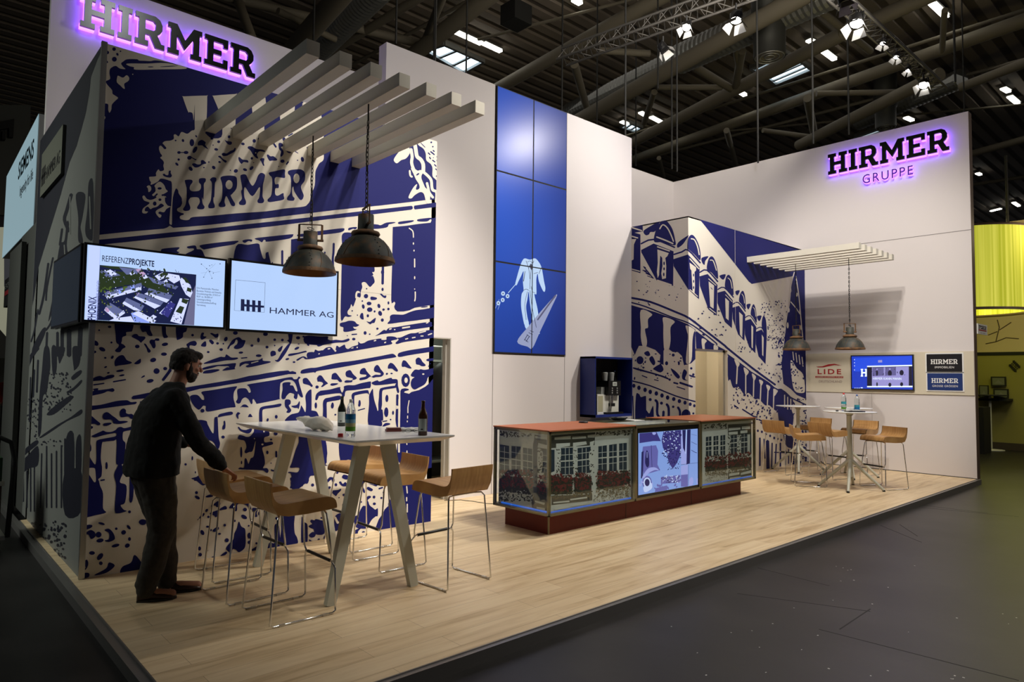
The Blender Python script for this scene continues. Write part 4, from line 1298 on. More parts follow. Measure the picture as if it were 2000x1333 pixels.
# ---- video wall: six displays
vs_ = """
@V4
1wp 48,52 50,50 54,51 58,50 61,53 63,57 64,62 65,68 66,73 65.5,76 64,75 61,68 60,62 59,66 59,72 59,78 57.5,78.5 60,90 61,100 61.5,106 58,106 56,98 54,85 53,76 52,82 51,88 52,96 53,101 50,102.5 48,94 47,86 47.5,78 49,75 48.5,68 49,60 47,64 45,68 43.5,71 42.5,70 44,64 46,57
2dl 48.6,68 50,60 50.4,60 49.2,68
2ds .35 51,52 53,58 54,66
2ds .35 57,52 55,58 54,70
2ds .3 52,53 54,52 56,54
2ds .3 53,58 54,55 55,58
2ds .35 54,70 54,74
2ds .35 54,75 56,90 59,104
2ds .3 52,76 50,86 51,98
2ds .35 49,75 51,74 53,75
2ds .35 57,62 60,61
2ds .3 58,77 56,76 55,72
2ds .35 63,57 61,62
2dp 53.8,56 55,54 56,57 55,59
1wp 50,102 53,101 53,104 51,105
1wp 58.5,107 61,107 61.5,109 59,109
1ws .5 37,77 43,70
1we 33,77.5,1.6,1.8;36.5,79.5,1.5,1.7;32.7,82.5,1.5,1.7;29.3,85,1.5,1.7
2De 33,77.5,.6;36.5,79.5,.6;32.7,82.5,.6;29.3,85,.6
1ws .2 30,82 27,89
1ws .2 31,84 29,90
1gp 44,115 53,103 62,92 75,78 71,88 62,107 56,120 52,119
2gs .4 61,100 73,80
2Gs 1.2 60,98 68,87 74,79
3ds .5 49.6,114 52,110
3ds .5 51,115 53.5,111
3ds .4 50,113.5 52.6,115.5
3ds .4 51.6,109.5 54,111.5
3ds .4 53,108 56,109.6
3ds .4 54,106.5 56.8,107.6
"""
eSuit = E('suit', (0.38, 0.52, 0.72)); eGr = E('greyblue', (0.24, 0.27, 0.42)); eGd = E('grey_dark', (0.07, 0.07, 0.14)); eLn = E('line', (0.01, 0.015, 0.05)); eK = E('black', (0.002, 0.002, 0.004))


def grad_screen():
    m = bpy.data.materials.new('video_wall_picture'); m.use_nodes = True; nt = m.node_tree; b = nt.nodes['Principled BSDF']; L = nt.links.new
    g = nt.nodes.new('ShaderNodeNewGeometry'); mp = nt.nodes.new('ShaderNodeMapping')
    mp.inputs['Location'].default_value = (-6.3, 0, -4.6); L(g.outputs['Position'], mp.inputs['Vector'])
    mp.inputs['Scale'].default_value = (.55, 0, .22)
    gr = nt.nodes.new('ShaderNodeTexGradient'); gr.gradient_type = 'SPHERICAL'
    vm = nt.nodes.new('ShaderNodeVectorMath'); vm.operation = 'SUBTRACT'; vm.inputs[1].default_value = (6.15, 0, 4.3)
    vs = nt.nodes.new('ShaderNodeVectorMath'); vs.operation = 'MULTIPLY'; vs.inputs[1].default_value = (.55, 0, .3)
    L(g.outputs['Position'], vm.inputs[0]); L(vm.outputs[0], vs.inputs[0]); L(vs.outputs[0], gr.inputs['Vector'])
    cr_ = nt.nodes.new('ShaderNodeValToRGB'); e = cr_.color_ramp.elements
    e[0].position = 0; e[0].color = (0.010, 0.018, 0.125, 1); e[1].position = 1; e[1].color = (0.018, 0.085, 0.50, 1)
    L(gr.outputs['Fac'], cr_.inputs['Fac']); L(cr_.outputs['Color'], b.inputs['Emission Color'])
    b.inputs['Emission Strength'].default_value = 1.0; b.inputs['Base Color'].default_value = (.005, .005, .01, 1); b.inputs['Roughness'].default_value = 0.26
    b.inputs['Specular IOR Level'].default_value = .1
    return m


M_vw = grad_screen()
vsh = parse(vs_, TS)
xs = [6.08, 6.795, 7.51]; zs = [1.925, 3.19, 4.466, 5.676]
nm = {(0, 0): 'lower left portrait display with flowers of the headless white suit drawing', (1, 0): 'lower right portrait display with the falling shadow of the white suit drawing',
      (0, 1): 'middle left plain blue display of the tall video wall', (1, 1): 'middle right plain blue display of the tall video wall',
      (0, 2): 'top left blue display of the tall video wall', (1, 2): 'top right blue display of the tall video wall'}
for j in range(3):
    for i in range(2):
        t, pic = screen_thing('video_display', nm[(i, j)], 1, YP, -1, xs[i] + .001, xs[i + 1] - .001, zs[j] + .001, zs[j + 1] - .001, 0.02, .011, M_vw, 'display', 'displays of the video wall')
        if j < 2:
            imprint('drawing', vsh, 1, YP - .022, -1, [(xs[i] + .008, zs[j] + .008, xs[i + 1] - .008, zs[j + 1] - .008)], {'w': eSuit, 'd': eLn, 'D': eGd, 'g': eGr, 'G': eGd}, pic)

# ---- three TVs on the left box
E1 = E('tv_sky', (0.45, 0.62, 0.95), .85)
E2 = E('tv_side', (0.42, 0.50, 0.92), 1.1)
YT = YM - .075
tv1, pic1 = screen_thing('television', 'television showing REFERENZPROJEKTE slide with aerial view of terraced houses', 1, YM - .03, -1, 1.055, 2.135, 1.985, 2.605, .045, .018, E1)
T8 = lambda x, y: (160 + x * .145, 470 + y * .145)
TS['T'] = (160, 470, 1.45); TS['F4'] = (450, 330, 2.5)
slide = """
@T
1sl 10,5 25,7 20,111 4,110
2bs .15 25,7 20,111
2bl 24,33 154,46 151,117 20,111
3Gl 24,40 80,44 100,52 118,70 100,72 82,60 60,60 22,69
3Gp 24,34 60,36 80,40 60,40 40,38
3Ml 24,42 40,40 52,47 34,50
3Wl 30,40 38,39 47,45 40,48
3Ml 50,36 78,39 74,45 60,46
3Wl 64,44 70,41 71,45 66,47
3Pl 72,39 78,38 86,45 82,49
3Wl 82,50 86,46 89,50 84,52
3Wl 98,48 108,43 131,47 133,53 124,58 112,50 104,54
4Gl 104,46 110,43 116,44 107,50
3Ml 88,48 104,54 130,62 126,66 96,57
3Wl 110,55 114,52 116,56 112,57
3Ml 30,70 80,57 81,62 32,75
4Ll 49,67 55,65 57,70 50,72
4Ll 65,62 70,60 72,66 67,67
3Wl 32,75 80,62 80,67 34,79
4Pr 34,74,80,68,8,.5,1
3Ml 90,64 122,74 118,80 88,70
3Wl 88,70 118,80 114,84 84,72
3Ml 76,70 110,83 106,88 72,75
3Wl 72,75 106,88 98,92 70,77
3Ml 60,77 84,88 80,95 57,82
3Wl 57,82 80,95 70,94 54,85
3Ml 38,84 56,95 48,103 32,90
3Wl 32,90 48,103 44,106 30,94
3Pp 33,90 37,94 35,97 31,94
3Wl 50,99 56,94 58,98 48,105
3Wl 32,110 44,105 66,102 72,112
4Ll 66,98 76,95 100,112 72,113
4Wl 68,99 76,95 100,108 95,112
3Wl 86,108 96,100 101,103 90,110
3Wl 104,98 120,82 122,84 108,100
3Wl 132,78 144,79 134,113 119,109
4Gl 132,88 138,90 134,99 126,96
4Gl 135,78 144,80 141,86 134,83
4br 122,99,134,110,14,.5,.9
3Wl 134,50 146,60 149,70 146,77 140,73 134,62 132,55
4Gl 140,50 146,58 140,57 136,50
4Gl 142,63 148,65 147,70 141,68
4br 136,58,147,76,10,.4,.8
3Nl 118,82 126,86 116,104 106,98
3Ol 146,78 153,60 151,117 137,115
4Gr 24,38,120,60,70,.8,2
4Gr 34,60,130,74,46,.8,2
5Gr 22,70,100,112,46,.7,1.8
4yr 26,74,90,100,26,.5,1.2
5Wr 24,40,130,100,46,.3,.9
5Mr 24,40,130,60,30,.5,1.2
4gr 22,62,60,70,22,.8,2
1bs .12 160,31 170,40
1bs .15 170,40 175,36 180,31
1bs .15 170,40 173,46 176,51
1bs .15 170,40 166,45 164,50
1bs .15 170,40 178,43 186,42
1bs .12 168,43 160,44
1be 161,32,.8,.6;186,31.5,1,.5;164,49.5,.8,.5;175,51,.8,.5;172,34,.8,.5;168,38,.8,.6;172,42,.8;177,44,.6;175,33,.5
1be 171.5,116.5,2.3,.5
1bs .1 174,117 188,118
"""
tm = {'s': E2, 'b': E('ink', (0.008, 0.012, 0.05)), 'G': E('tree', (0.018, 0.030, 0.012)), 'g': E('grass', (0.06, 0.10, 0.02)), 'y': E('garden', (0.20, 0.22, 0.08)), 'M': E('roofslate', (0.10, 0.12, 0.26)), 'W': E('render_white', (0.55, 0.60, 0.95)), 'P': E('pinkhouse', (0.42, 0.28, 0.46)), 'L': E('roof_light', (0.22, 0.30, 0.75)), 'N': E('water', (0.03, 0.03, 0.18)), 'O': E('road', (0.12, 0.12, 0.22))}
yv = YM - .077
imprint('slide_image', parse(slide, TS, 3), 1, yv, -1, [(1.075, 2.005, 2.115, 2.585)], tm, pic1, base=.0004, step=.0003)
Y_ = YM - .0795
mb = MB()
a = un(*T8(265, 278), 1, Y_); b = un(*T8(630, 310), 1, Y_); c = un(*T8(970, 348), 1, Y_)
text(mb, 'REFERENZ', a, (1, 0, 0), (0, 0, 1), .068, tm['b'], .0003, width=b.x - a.x - .004)
text(mb, 'PROJEKTE', (b.x, Y_, a.z), (1, 0, 0), (0, 0, 1), .068, tm['b'], .0003, width=c.x - b.x, bold=.022)
mb.build('slide_heading', pic1); mb = MB()
a = un(*T8(156, 1080), 1, Y_); b = un(*T8(168, 760), 1, Y_)
text(mb, 'PHOENIX', (a.x + .012, Y_, a.z), (0, 0, 1), (-1, 0, 0), .075, tm['b'], .0003, width=b.z - a.z, bold=.015)
a = un(*T8(200, 1080), 1, Y_); b = un(*T8(214, 540), 1, Y_)
text(mb, 'WOHNEN UND GEWERBE, MÜNCHEN', (a.x + .01, Y_, a.z), (0, 0, 1), (-1, 0, 0), .03, tm['M'], .0002, width=b.z - a.z)
mb.build('slide_side_title', pic1); mb = MB()
for k, s in enumerate(('Ort: Paosostraße, München', 'Bauweise: Wohnen und Gewerbe', 'Grundstücksgröße: 27.010 m²', 'BGF: ca. 36.000 m²', 'Leistungsumfang:', 'Grundstücksbeschaffung', 'Vermietung')):
    a = un(*T8(1545, 650 + k * 38), 1, Y_); text(mb, s, a, (1, 0, 0), (0, 0, 1), .022, tm['b'], .0002, width=.0073 * len(s))
mb.build('slide_notes', pic1)
tv2, pic2 = screen_thing('television', 'television showing the HAMMER AG logo on pale blue', 1, YM - .03, -1, 2.155, 3.215, 1.975, 2.62, .045, .02, E1)
logo = """
@F4
1bl 8.2,101.8 11,102 11,105.7 12.6,105.9 12.6,102.2 15.1,102.5 15.1,106.2 17,106.4 17,102.6 19.5,102.9 19.5,106.5 21.5,106.7 21.5,103 23.8,103.2 23.8,106.8 26.3,107 26.3,108.6 23.8,108.5 23.8,112 21.3,111.9 21.3,108.3 19.4,108.2 19.4,111.7 16.9,111.6 16.9,108 15,107.9 15,111.4 12.5,111.2 12.5,107.7 10.9,107.6 10.9,111.1 8,110.8
2bs .2 4.1,86.8 3.1,110.7
2bs .2 4.1,86.8 27.2,89
2bs .2 27.2,89 26.4,112.3
2bs .15 3.1,110.7 26.4,112.3
"""
imprint('logo_image', parse(logo, TS, 3), 1, yv, -1, [(2.177, 1.997, 3.193, 2.598)], tm, pic2, base=.0004, step=.0003)
mb = MB(); a = un(525, 612, 1, Y_); b = un(654, 620, 1, Y_)
text(mb, 'HAMMER AG', a, (1, 0, 0), (0, 0, 1), .08, tm['b'], .0003, width=(b.x - a.x) * .965, ); mb.build('logo_lettering', pic2)
for o_ in (tv1, tv2):
    pass
eS = mat('dark_side_screen', (0.012, 0.018, 0.028), 0.12, emit=(0.010, 0.020, 0.035), es=.25)
tv3, pic3 = screen_thing('television', 'dark television round the corner on the shaded side print', 0, X0 - .03, -1, 6.24, 7.50, 1.99, 2.62, .045, .02, eS)
for x, tv in ((1.3, tv1), (1.9, tv1), (2.4, tv2), (3.0, tv2)):
    mb = MB(); mb.box((x, YM - .03, 2.2), (x + .1, YM, 2.4), M_black); mb.build('wall_bracket', tv)
for x in (6.5, 7.2):
    mb = MB(); mb.box((X0 - .03, x, 2.2), (X0, x + .1, 2.4), M_black); mb.build('wall_bracket', tv3)

# side wall sign panel
M_sidep = mat('grey_green_plate', (0.16, 0.165, 0.13), .5)
t = thing('wall_sign', 'grey green HAMMER AG sign high on the shaded side wall', 'sign', (X0, 8.0, 3.3))
a = un(123, 243, 0, X0 - .03); b = un(123, 333, 0, X0 - .03); c = un(78, 385, 0, X0 - .03)
mb = MB(); mb.box((X0 - .03, a.y, b.z), (X0, c.y, a.z), M_sidep); mb.build('plate', t)
mb = MB(); text(mb, 'HAMMER AG', (X0 - .032, c.y - (c.y - a.y) * .27, b.z + .12), (0, -1, 0), (0, 0, 1), .19, M_blackm, .0005, width=(c.y - a.y) * .66)
for k in range(4): mb.box((X0 - .032, c.y - .06 - k * .065, b.z + .1), (X0 - .031, c.y - .1 - k * .065, b.z + .3), M_blackm)
mb.box((X0 - .032, c.y - .05, b.z + .18), (X0 - .031, c.y - .32, b.z + .22), M_blackm)
mb.build('lettering', t)

# ================================================================ slatted canopies
b0 = None
for k in range(7):
    x = 1.928 + .2405 * k
    mb = MB(); mb.box((x, 4.17, 3.722), (x + .094, YM, 3.822), M_beam)
    o = mb.build('canopy_beam', org=(x, YM, 3.722))
    tag(o, ['leftmost cream beam over the bar table', 'second cream beam from the left over the bar table', 'third cream beam from the left over the bar table', 'middle cream beam over the bar table', 'fifth cream beam from the left over the bar table', 'sixth cream beam from the left over the bar table', 'rightmost cream beam over the bar table'][k], 'beam', 'cream beams of the left canopy')
for k in range(7):
    x = 10.955 + .2345 * k
    mb = MB(); mb.box((x, 4.09, 3.64), (x + .094, KY, 3.735), M_beam)
    o = mb.build('canopy_beam', org=(x, KY, 3.64))
    tag(o, ['nearest and leftmost cream beam of the right canopy', 'second cream beam of the right canopy from the left', 'third cream beam of the right canopy from the left', 'middle cream beam of the right canopy', 'fifth cream beam of the right canopy from the left', 'sixth cream beam of the right canopy from the left', 'last cream beam of the right canopy, beside the right wall'][k], 'beam', 'cream beams of the right canopy')

# ================================================================ pendant lamps
M_bulb = emat('bulb_dim', (1.0, 0.62, 0.25), 1.2)
M_chain = mat('chain_black', (0.02, 0.018, 0.015), 0.5, .6)


def lamp(loc, ztop, label, rz, group, tilt=0.0):
    """loc = centre of the rim"""
    x, y, z = loc; t = thing('pendant_lamp', label, 'lamp', (x, y, z), group)
    R_ = .225
    mb = MB(); prof = [(R_ + .004, 0), (R_, .012), (.222, .03), (.208, .075), (.182, .125), (.148, .165), (.112, .192), (.085, .205)]
    mb.lathe((x, y, z), prof, M_lamp, 36)
    mb.lathe((x, y, z), [(r_ - .004, h) for r_, h in prof], M_lampin, 36)
    mb.lathe((x, y, z), [(R_ + .0045, 0), (R_ + .0045, .014), (R_ + .001, .03)], M_rust, 36)
    sh = mb.build('lamp_shade', t, fix=False)
    mb = MB()
    for a0 in (rz + .3, rz + 1.7, rz + 3.4, rz + 4.9):
        for q in range(9):
            f = q / 8; i = f * 5 + 1; i0 = int(i); fr = i - i0
            r_ = prof[i0][0] * (1 - fr) + prof[min(i0 + 1, 7)][0] * fr + .001; h = prof[i0][1] * (1 - fr) + prof[min(i0 + 1, 7)][1] * fr
            a = a0 + .06 * math.sin(q * 1.9)
            mb.ball((x + r_ * math.cos(a), y + r_ * math.sin(a), z + h), .005, M_blackm, 6, 4)
        mb.tube([(x + (prof[i][0] + .001) * math.cos(a0 + .25 + i * .07), y + (prof[i][0] + .001) * math.sin(a0 + .25 + i * .07), z + prof[i][1]) for i in range(2, 6)], .0025, M_rust, 5)
    mb.build('riveted_seams', sh)
    mb = MB(); mb.lathe((x, y, z), [(.085, .203), (.104, .207), (.112, .222), (.104, .238), (.082, .245), (.064, .252)], M_rust, 28); mb.build('collar', t)
    mb = MB(); mb.lathe((x, y, z), [(.062, .248), (.060, .372), (.0, .374)], M_lamp, 24); mb.build('socket_cylinder', t)
    mb = MB(); c, s = math.cos(rz), math.sin(rz); w = .098
    P = [(x - c * w, y - s * w, z + .29), (x - c * w, y - s * w, z + .435), (x + c * w, y + s * w, z + .435), (x + c * w, y + s * w, z + .29)]
    for p, q in zip(P, P[1:]): mb.bar(p, q, .018, .007, M_rust, up=(-s, c, 0) if abs(p[2] - q[2]) > .01 else (0, 0, 1))
    for sg in (-1, 1): mb.tube([(x + sg * c * (w + .014), y + sg * s * (w + .014), z + .295), (x + sg * c * .058, y + sg * s * .058, z + .295)], .011, M_rust, 8)
    mb.build('handle', t)
    mb = MB(); zc = z + .435; n = int((ztop - zc - .1) / .036)
    for k in range(n):
        zz = zc + .018 + k * .036; a = k * PI / 2 + .4; cc, ss = math.cos(a), math.sin(a); hw = .010; hl = .024
        P = [(x + cc * hw * math.cos(u), y + ss * hw * math.cos(u), zz + hl * math.sin(u)) for u in [2 * PI * q / 8 for q in range(8)]]
        mb.tube(P, .0032, M_chain, 5, closed=True)
    mb.tube([(x + .012, y, z + .37), (x + .02, y + .015, zc + .2), (x - .012, y, (zc + ztop) / 2), (x + .006, y, ztop - .12), (x, y, ztop)], .0035, M_hose, 6)
    mb.tube([(x, y, ztop - .13), (x, y, ztop)], .006, M_hose, 6)
    mb.tube([(x + .03 * math.cos(u), y + .02 * math.sin(u), z + .40 + .015 * math.sin(u * 1.0)) for u in [2 * PI * q / 10 for q in range(10)]], .003, M_hose, 5, closed=True)
    mb.build('chain', t)
    mb = MB(); mb.ball((x, y, z + .10), (.03, .03, .04), M_bulb); mb.build('bulb', t)
    return t


lamp((2.675, 5.6, 2.487), 3.722, 'rusty pendant lamp with rectangular bail, left one over the bar table', -math.radians(35), 'industrial lamps over the bar table')
lamp((2.665, 4.63, 2.47), 3.722, 'rusty pendant lamp, the nearer and larger one over the bar table', math.radians(75), 'industrial lamps over the bar table')
lamp((11.71, 5.44, 2.115), 3.64, 'rusty pendant lamp in front of the church tower print', math.radians(60), 'industrial lamps over the round tables')
lamp((11.77, 4.56, 2.11), 3.64, 'rusty pendant lamp in front of the white right wall', -math.radians(38), 'industrial lamps over the round tables')

# ================================================================ long bar table
ZT = 1.165
t = thing('bar_table', 'long white bar table on splayed trestle legs by the townhouse print', 'table', (2.635, 4.97, 0))
mb = MB(); x0, x1, y0, y1 = 2.255, 3.08, 4.0, 6.08
rg = []
for z, i in ((ZT - .045, .075), (ZT - .014, .004), (ZT - .010, 0), (ZT, 0)):
    rg.append([(x0 + i, y0 + i, z), (x1 - i, y0 + i, z), (x1 - i, y1 - i, z), (x0 + i, y1 - i, z)])
mb.loft(rg, M_table, smooth=False); mb.build('tabletop', t)
for yl in (4.38, 5.64):
    for sx in (-1, 1):
        mb = MB(); mb.bar((2.65 + sx * .10, yl + (.02 if yl < 5 else -.02), ZT - .045), (2.65 + sx * .345, yl, 0), .10, .062, M_leg, up=(0, 1, 0), w2=.068, h2=.05); mb.build('leg', t)

# ================================================================ round tables
def round_table(cx, cy, rot, label):
    z = 1.138; t = thing('round_bar_table', label, 'table', (cx, cy, 0), 'round white bar tables on the right')
    mb = MB(); mb.lathe((cx, cy, z), [(0, 0), (.36, 0), (.367, -.004), (.362, -.012), (.30, -.02), (0, -.022)], M_table, 48); mb.build('tabletop', t)
    mb = MB(); mb.lathe((cx, cy, 0), [(.036, .18), (.030, .9), (.030, z - .06), (.05, z - .05), (.05, z - .02)], M_leg, 20)
    mb.lathe((cx, cy, 0), [(.04, z - .06), (.04, z - .022)], M_black, 16); mb.build('column', t)
    for k in range(4):
        a = rot + k * PI / 2; dx, dy = math.cos(a), math.sin(a)
        mb = MB(); mb.tube([(cx + dx * .02, cy + dy * .02, .42), (cx + dx * .43, cy + dy * .43, .018)], [.026, .02], M_leg, 10)
        mb.lathe((cx + dx * .43, cy + dy * .43, 0), [(0, 0), (.021, 0), (.021, .02), (0, .022)], M_black, 12); mb.build('leg', t)
    return t


round_table(10.50, 4.09, math.radians(197), 'nearest round white bar table, with bottles and papers on it')
round_table(11.87, 5.50, math.radians(205), 'round white bar table in front of the church tower print')
round_table(11.84, 4.63, math.radians(210), 'round white bar table half hidden behind the one with bottles')

# ================================================================ bar stools
def make_stool():
    t = thing('bar_stool', '', 'bar stool', (0, 0, 0))
    # facing +x, backrest lip at -x; half width .21
    prof = [(-.235, .905), (-.232, .86), (-.222, .815), (-.198, .782), (-.155, .766), (-.08, .768), (.02, .775), (.12, .780), (.175, .776), (.205, .758), (.218, .73), (.221, .71)]
    prof = smooth_loop([(a, b) for a, b in prof], False, 3)
    n = len(prof); th = .013; top = []; bot = []
    for i, (x, z) in enumerate(prof):
        a = prof[max(i - 1, 0)]; b = prof[min(i + 1, n - 1)]; dx, dz = b[0] - a[0], b[1] - a[1]; l = math.hypot(dx, dz)
        nx, nz = -dz / l, dx / l
        top.append((x, z)); bot.append((x - nx * th, z - nz * th))
    for W, nm_ in ((.215, 'seat'),):
        mb = MB()
        vs = [(x, -W, z) for x, z in top] + [(x, W, z) for x, z in top]; mb.add(vs, [(i, i + 1, n + i + 1, n + i) for i in range(n - 1)], M_wood, True)
        vs = [(x, -W, z) for x, z in bot] + [(x, W, z) for x, z in bot]; mb.add(vs, [(i, n + i, n + i + 1, i + 1) for i in range(n - 1)], M_wood, True)
        for s in (-W, W):
            # side panels: the shell is closed by wooden cheeks below the seat line
            vs = [(x, s, z) for x, z in top] + [(x, s, z) for x, z in bot]; mb.add(vs, [(i, i + 1, n + i + 1, n + i) for i in range(n - 1)], M_ply)
        for k in (0, n - 1):
            mb.add([(top[k][0], -W, top[k][1]), (top[k][0], W, top[k][1]), (bot[k][0], W, bot[k][1]), (bot[k][0], -W, bot[k][1])], [(0, 1, 2, 3)], M_ply)
        mb.build(nm_, t)
    # cheeks closing the curved shell at both sides
    for s in (-1, 1):
        mb = MB(); lo = []
        for x, z in top:
            lo.append((x, z))
        under = [(.221, .70), (.17, .694), (0, .684), (-.12, .684), (-.19, .70), (-.225, .76), (-.242, .84), (-.245, .905)]
        loop = [(x, s * .2155, z) for x, z in top] + [(x, s * .2155, z) for x, z in under]
        mb.prism(loop, (0, -s * .012, 0), M_wood); mb.build('side_cheek', t)
    mb = MB(); under3 = [(.221, .70), (.17, .694), (0, .684), (-.12, .684), (-.19, .70), (-.225, .76), (-.242, .84), (-.245, .905)]
    vs = [(x, -.21, z) for x, z in under3] + [(x, .21, z) for x, z in under3]; m_ = len(under3)
    mb.add(vs, [(i, i + 1, m_ + i + 1, m_ + i) for i in range(m_ - 1)], M_wood, True); mb.build('seat_underside', t)
    r = .0065
    for s in (-1, 1):
        mb = MB()
        P = [(-.15, s * .10, .686), (-.165, s * .17, .684), (-.18, s * .19, .66), (-.225, s * .225, .05), (-.228, s * .226, .022), (-.205, s * .226, .008), (.20, s * .226, .008), (.222, s * .226, .022), (.220, s * .226, .06), (.213, s * .222, .30), (.206, s * .205, .325), (.204, s * .19, .335)]
        mb.tube(P, r, M_chrome, 8)
        P = [(.204, s * .19, .345), (.200, s * .20, .36), (.195, s * .205, .38), (.165, s * .18, .66), (.15, s * .17, .684), (.13, s * .10, .69)]
        mb.tube(P, r, M_chrome, 8); mb.build('side_frame', t)
    mb = MB(); mb.tube([(.205, -.20, .34), (.205, .20, .34)], .0075, M_chrome, 8); mb.tube([(.205, -.165, .34), (.205, .165, .34)], .0115, M_black, 10); mb.build('footrest', t)
    for x, z in ((-.15, .686), (.13, .69)):
        mb = MB(); mb.tube([(x, -.11, z), (x, .11, z)], r, M_chrome, 8); mb.build('cross_rail', t)
    for s in (-1, 1):
        for x in (-.15, .15):
            mb = MB(); mb.box((x - .02, s * .226 - .008, 0), (x + .02, s * .226 + .008, .014), M_alu); mb.build('glide', t)
    return t


st0 = make_stool()
G1 = 'bar stools at the long table'; G2 = 'bar stools at the round tables'
spots = [
 (2.04, 4.44, 0, 'plywood bar stool nearest the camera, left of the table', G1),
 (1.975, 5.04, 2, 'plywood bar stool under the hand of the standing man', G1),
 (2.09, 5.60, -2, 'plywood bar stool behind the one the man touches, close to the print', G1),
 (3.30, 5.74, 181, 'plywood bar stool right of the table and closest to the townhouse print', G1),
 (3.19, 5.03, 178, 'middle one of the three plywood bar stools right of the long table', G1),
 (3.30, 4.32, 95, 'plywood bar stool at the near right table end, back turned to the camera', G1),
 (10.375, 4.655, -58, 'plywood bar stool seen from behind, left of the round table with bottles', G2),
 (11.0, 3.81, 158, 'rightmost plywood bar stool at the round table with bottles', G2),
 (11.40, 4.77, -14, 'plywood bar stool between the round tables, backrest turned to the camera', G2),
 (11.30, 5.52, -10, 'leftmost plywood bar stool, half hidden by the counter end', G2),
 (12.27, 4.62, 175, 'plywood bar stool behind the right side of the bottle table, close to the white wall', G2),
 (12.35, 5.45, 170, 'plywood bar stool deepest in the corner between the round tables and the white wall', G2),
]
for k, (x, y, a, lb, g) in enumerate(spots):
    if k == 0:
        st0.location = (x, y, 0); st0.rotation_euler = (0, 0, math.radians(a)); st0['label'] = lb; st0['group'] = g
    else:
        dup(st0, (x, y, 0), math.radians(a), lb, g)

# ================================================================ counter
CX0, CX1, CY0, CY1, CZ0, CZ1 = 4.88, 9.02, 4.79, 5.64, .205, 1.05
S1, S2 = 6.275, 7.62
ct = thing('reception_counter', 'glass fronted reception counter with printed facade panels and a screen', 'counter', (6.9, 5.2, 0))
mb = MB(); mb.box((4.98, 4.89, 0), (8.78, 5.55, CZ0), M_red)
for x in (6.23, 7.56): mb.box((x - .003, 4.888, 0), (x + .003, 4.892, CZ0), M_seamd)
mb.box((4.976, 4.886, 0), (4.99, 4.90, CZ0), M_brass)
mb.build('plinth', ct)
mb = MB(); w = .028
for x in (CX0, S1 - w / 2, S2 - w / 2, CX1 - w):
    mb.box((x, CY0, CZ0), (x + w, CY0 + w, CZ1), M_brass)
for x in (CX0, CX1 - w): mb.box((x, CY1 - w, CZ0), (x + w, CY1, CZ1), M_brass)
mb.box((CX0, CY0, CZ0), (CX1, CY0 + w, CZ0 + w), M_brass); mb.box((CX0, CY0, CZ1 - w), (CX1, CY0 + w, CZ1), M_brass)
mb.box((CX0, CY1 - w, CZ0), (CX1, CY1, CZ0 + w), M_brass); mb.box((CX0, CY1 - w, CZ1 - w), (CX1, CY1, CZ1), M_brass)
for x in (CX0, CX1 - w):
    mb.box((x, CY0, CZ0), (x + w, CY1, CZ0 + w), M_brass); mb.box((x, CY0, CZ1 - w), (x + w, CY1, CZ1), M_brass)
mb.box((S1 - .035, CY0 + .001, CZ0), (S1 + .035, CY0 + .015, CZ1), M_brass); mb.box((S2 - .035, CY0 + .001, CZ0), (S2 + .035, CY0 + .015, CZ1), M_brass)
mb.build('frame', ct)
mb = MB(); mb.box((CX0 - .006, CY0 - .006, CZ1), (S1, CY1 + .006, CZ1 + .012), M_top); ptag(mb.build('top_panel', ct), 'red brown counter top at the left')
mb = MB(); mb.box((S2, CY0 - .006, CZ1), (CX1 + .006, CY1 + .006, CZ1 + .012), M_top); ptag(mb.build('top_panel', ct), 'red brown counter top at the right')
mb = MB(); mb.box((S1, CY0 - .004, CZ1), (S2, CY1 + .004, CZ1 + .01), M_glass); ptag(mb.build('glass_top', ct), 'clear glass counter top over the screen')
mb = MB(); mb.box((CX0 + .07, CY0 + .35, CZ0 + .02), (CX1 - .07, CY1 - .03, CZ1 - .12), mat('counter_core', (.05, .045, .04), .7)); mb.box((CX0 + .03, CY0 + .03, CZ0 + .005), (CX1 - .03, CY1 - .03, CZ0 + .028), MATS['counter_core']); mb.build('core', ct)
for a, b, lb in ((CX0 + .002, S1, 'left'), (S2, CX1 - .002, 'right')):
    mb = MB(); mb.box((a, CY0 - .004, CZ0 + .01), (b, CY0 - .0005, CZ1 - .005), M_glass); mb.build('glass_pane', ct)
mb = MB(); mb.box((CX0 - .004, CY0, CZ0 + .01), (CX0 - .0005, CY1, CZ1 - .005), M_glass); mb.build('glass_pane', ct)
M_stone = mat('facade_pale', (0.50, 0.52, 0.55), .5)
yp = CY0 + .035; xp = CX0 + .035
mb = MB(); mb.box((xp, yp, CZ0 + .03), (S1 - .03, yp + .01, CZ1 - .03), M_stone); pf = mb.build('facade_panel', ct)
mb = MB(); mb.box((xp, yp + .01, CZ0 + .03), (xp + .01, CY1 - .05, CZ1 - .03), M_stone); psd = mb.build('facade_panel', ct)
mb = MB(); mb.box((S2 + .04, yp, CZ0 + .03), (CX1 - .05, yp + .01, CZ1 - .03), M_stone); pr = mb.build('facade_panel', ct)
M_blueled = emat('blue_led_strip', (0.03, 0.16, 0.8), .55)
mb = MB(); mb.box((xp, CY0 + .03, CZ0 + .03), (S1 - .04, CY0 + .034, CZ0 + .042), M_blueled); mb.box((S2 + .04, CY0 + .03, CZ0 + .03), (CX1 - .06, CY0 + .034, CZ0 + .04), M_blueled); mb.box((CX0 + .03, CY0 + .03, CZ0 + .03), (CX0 + .034, CY1 - .1, CZ0 + .046), M_blueled); mb.build('led_strip', ct)
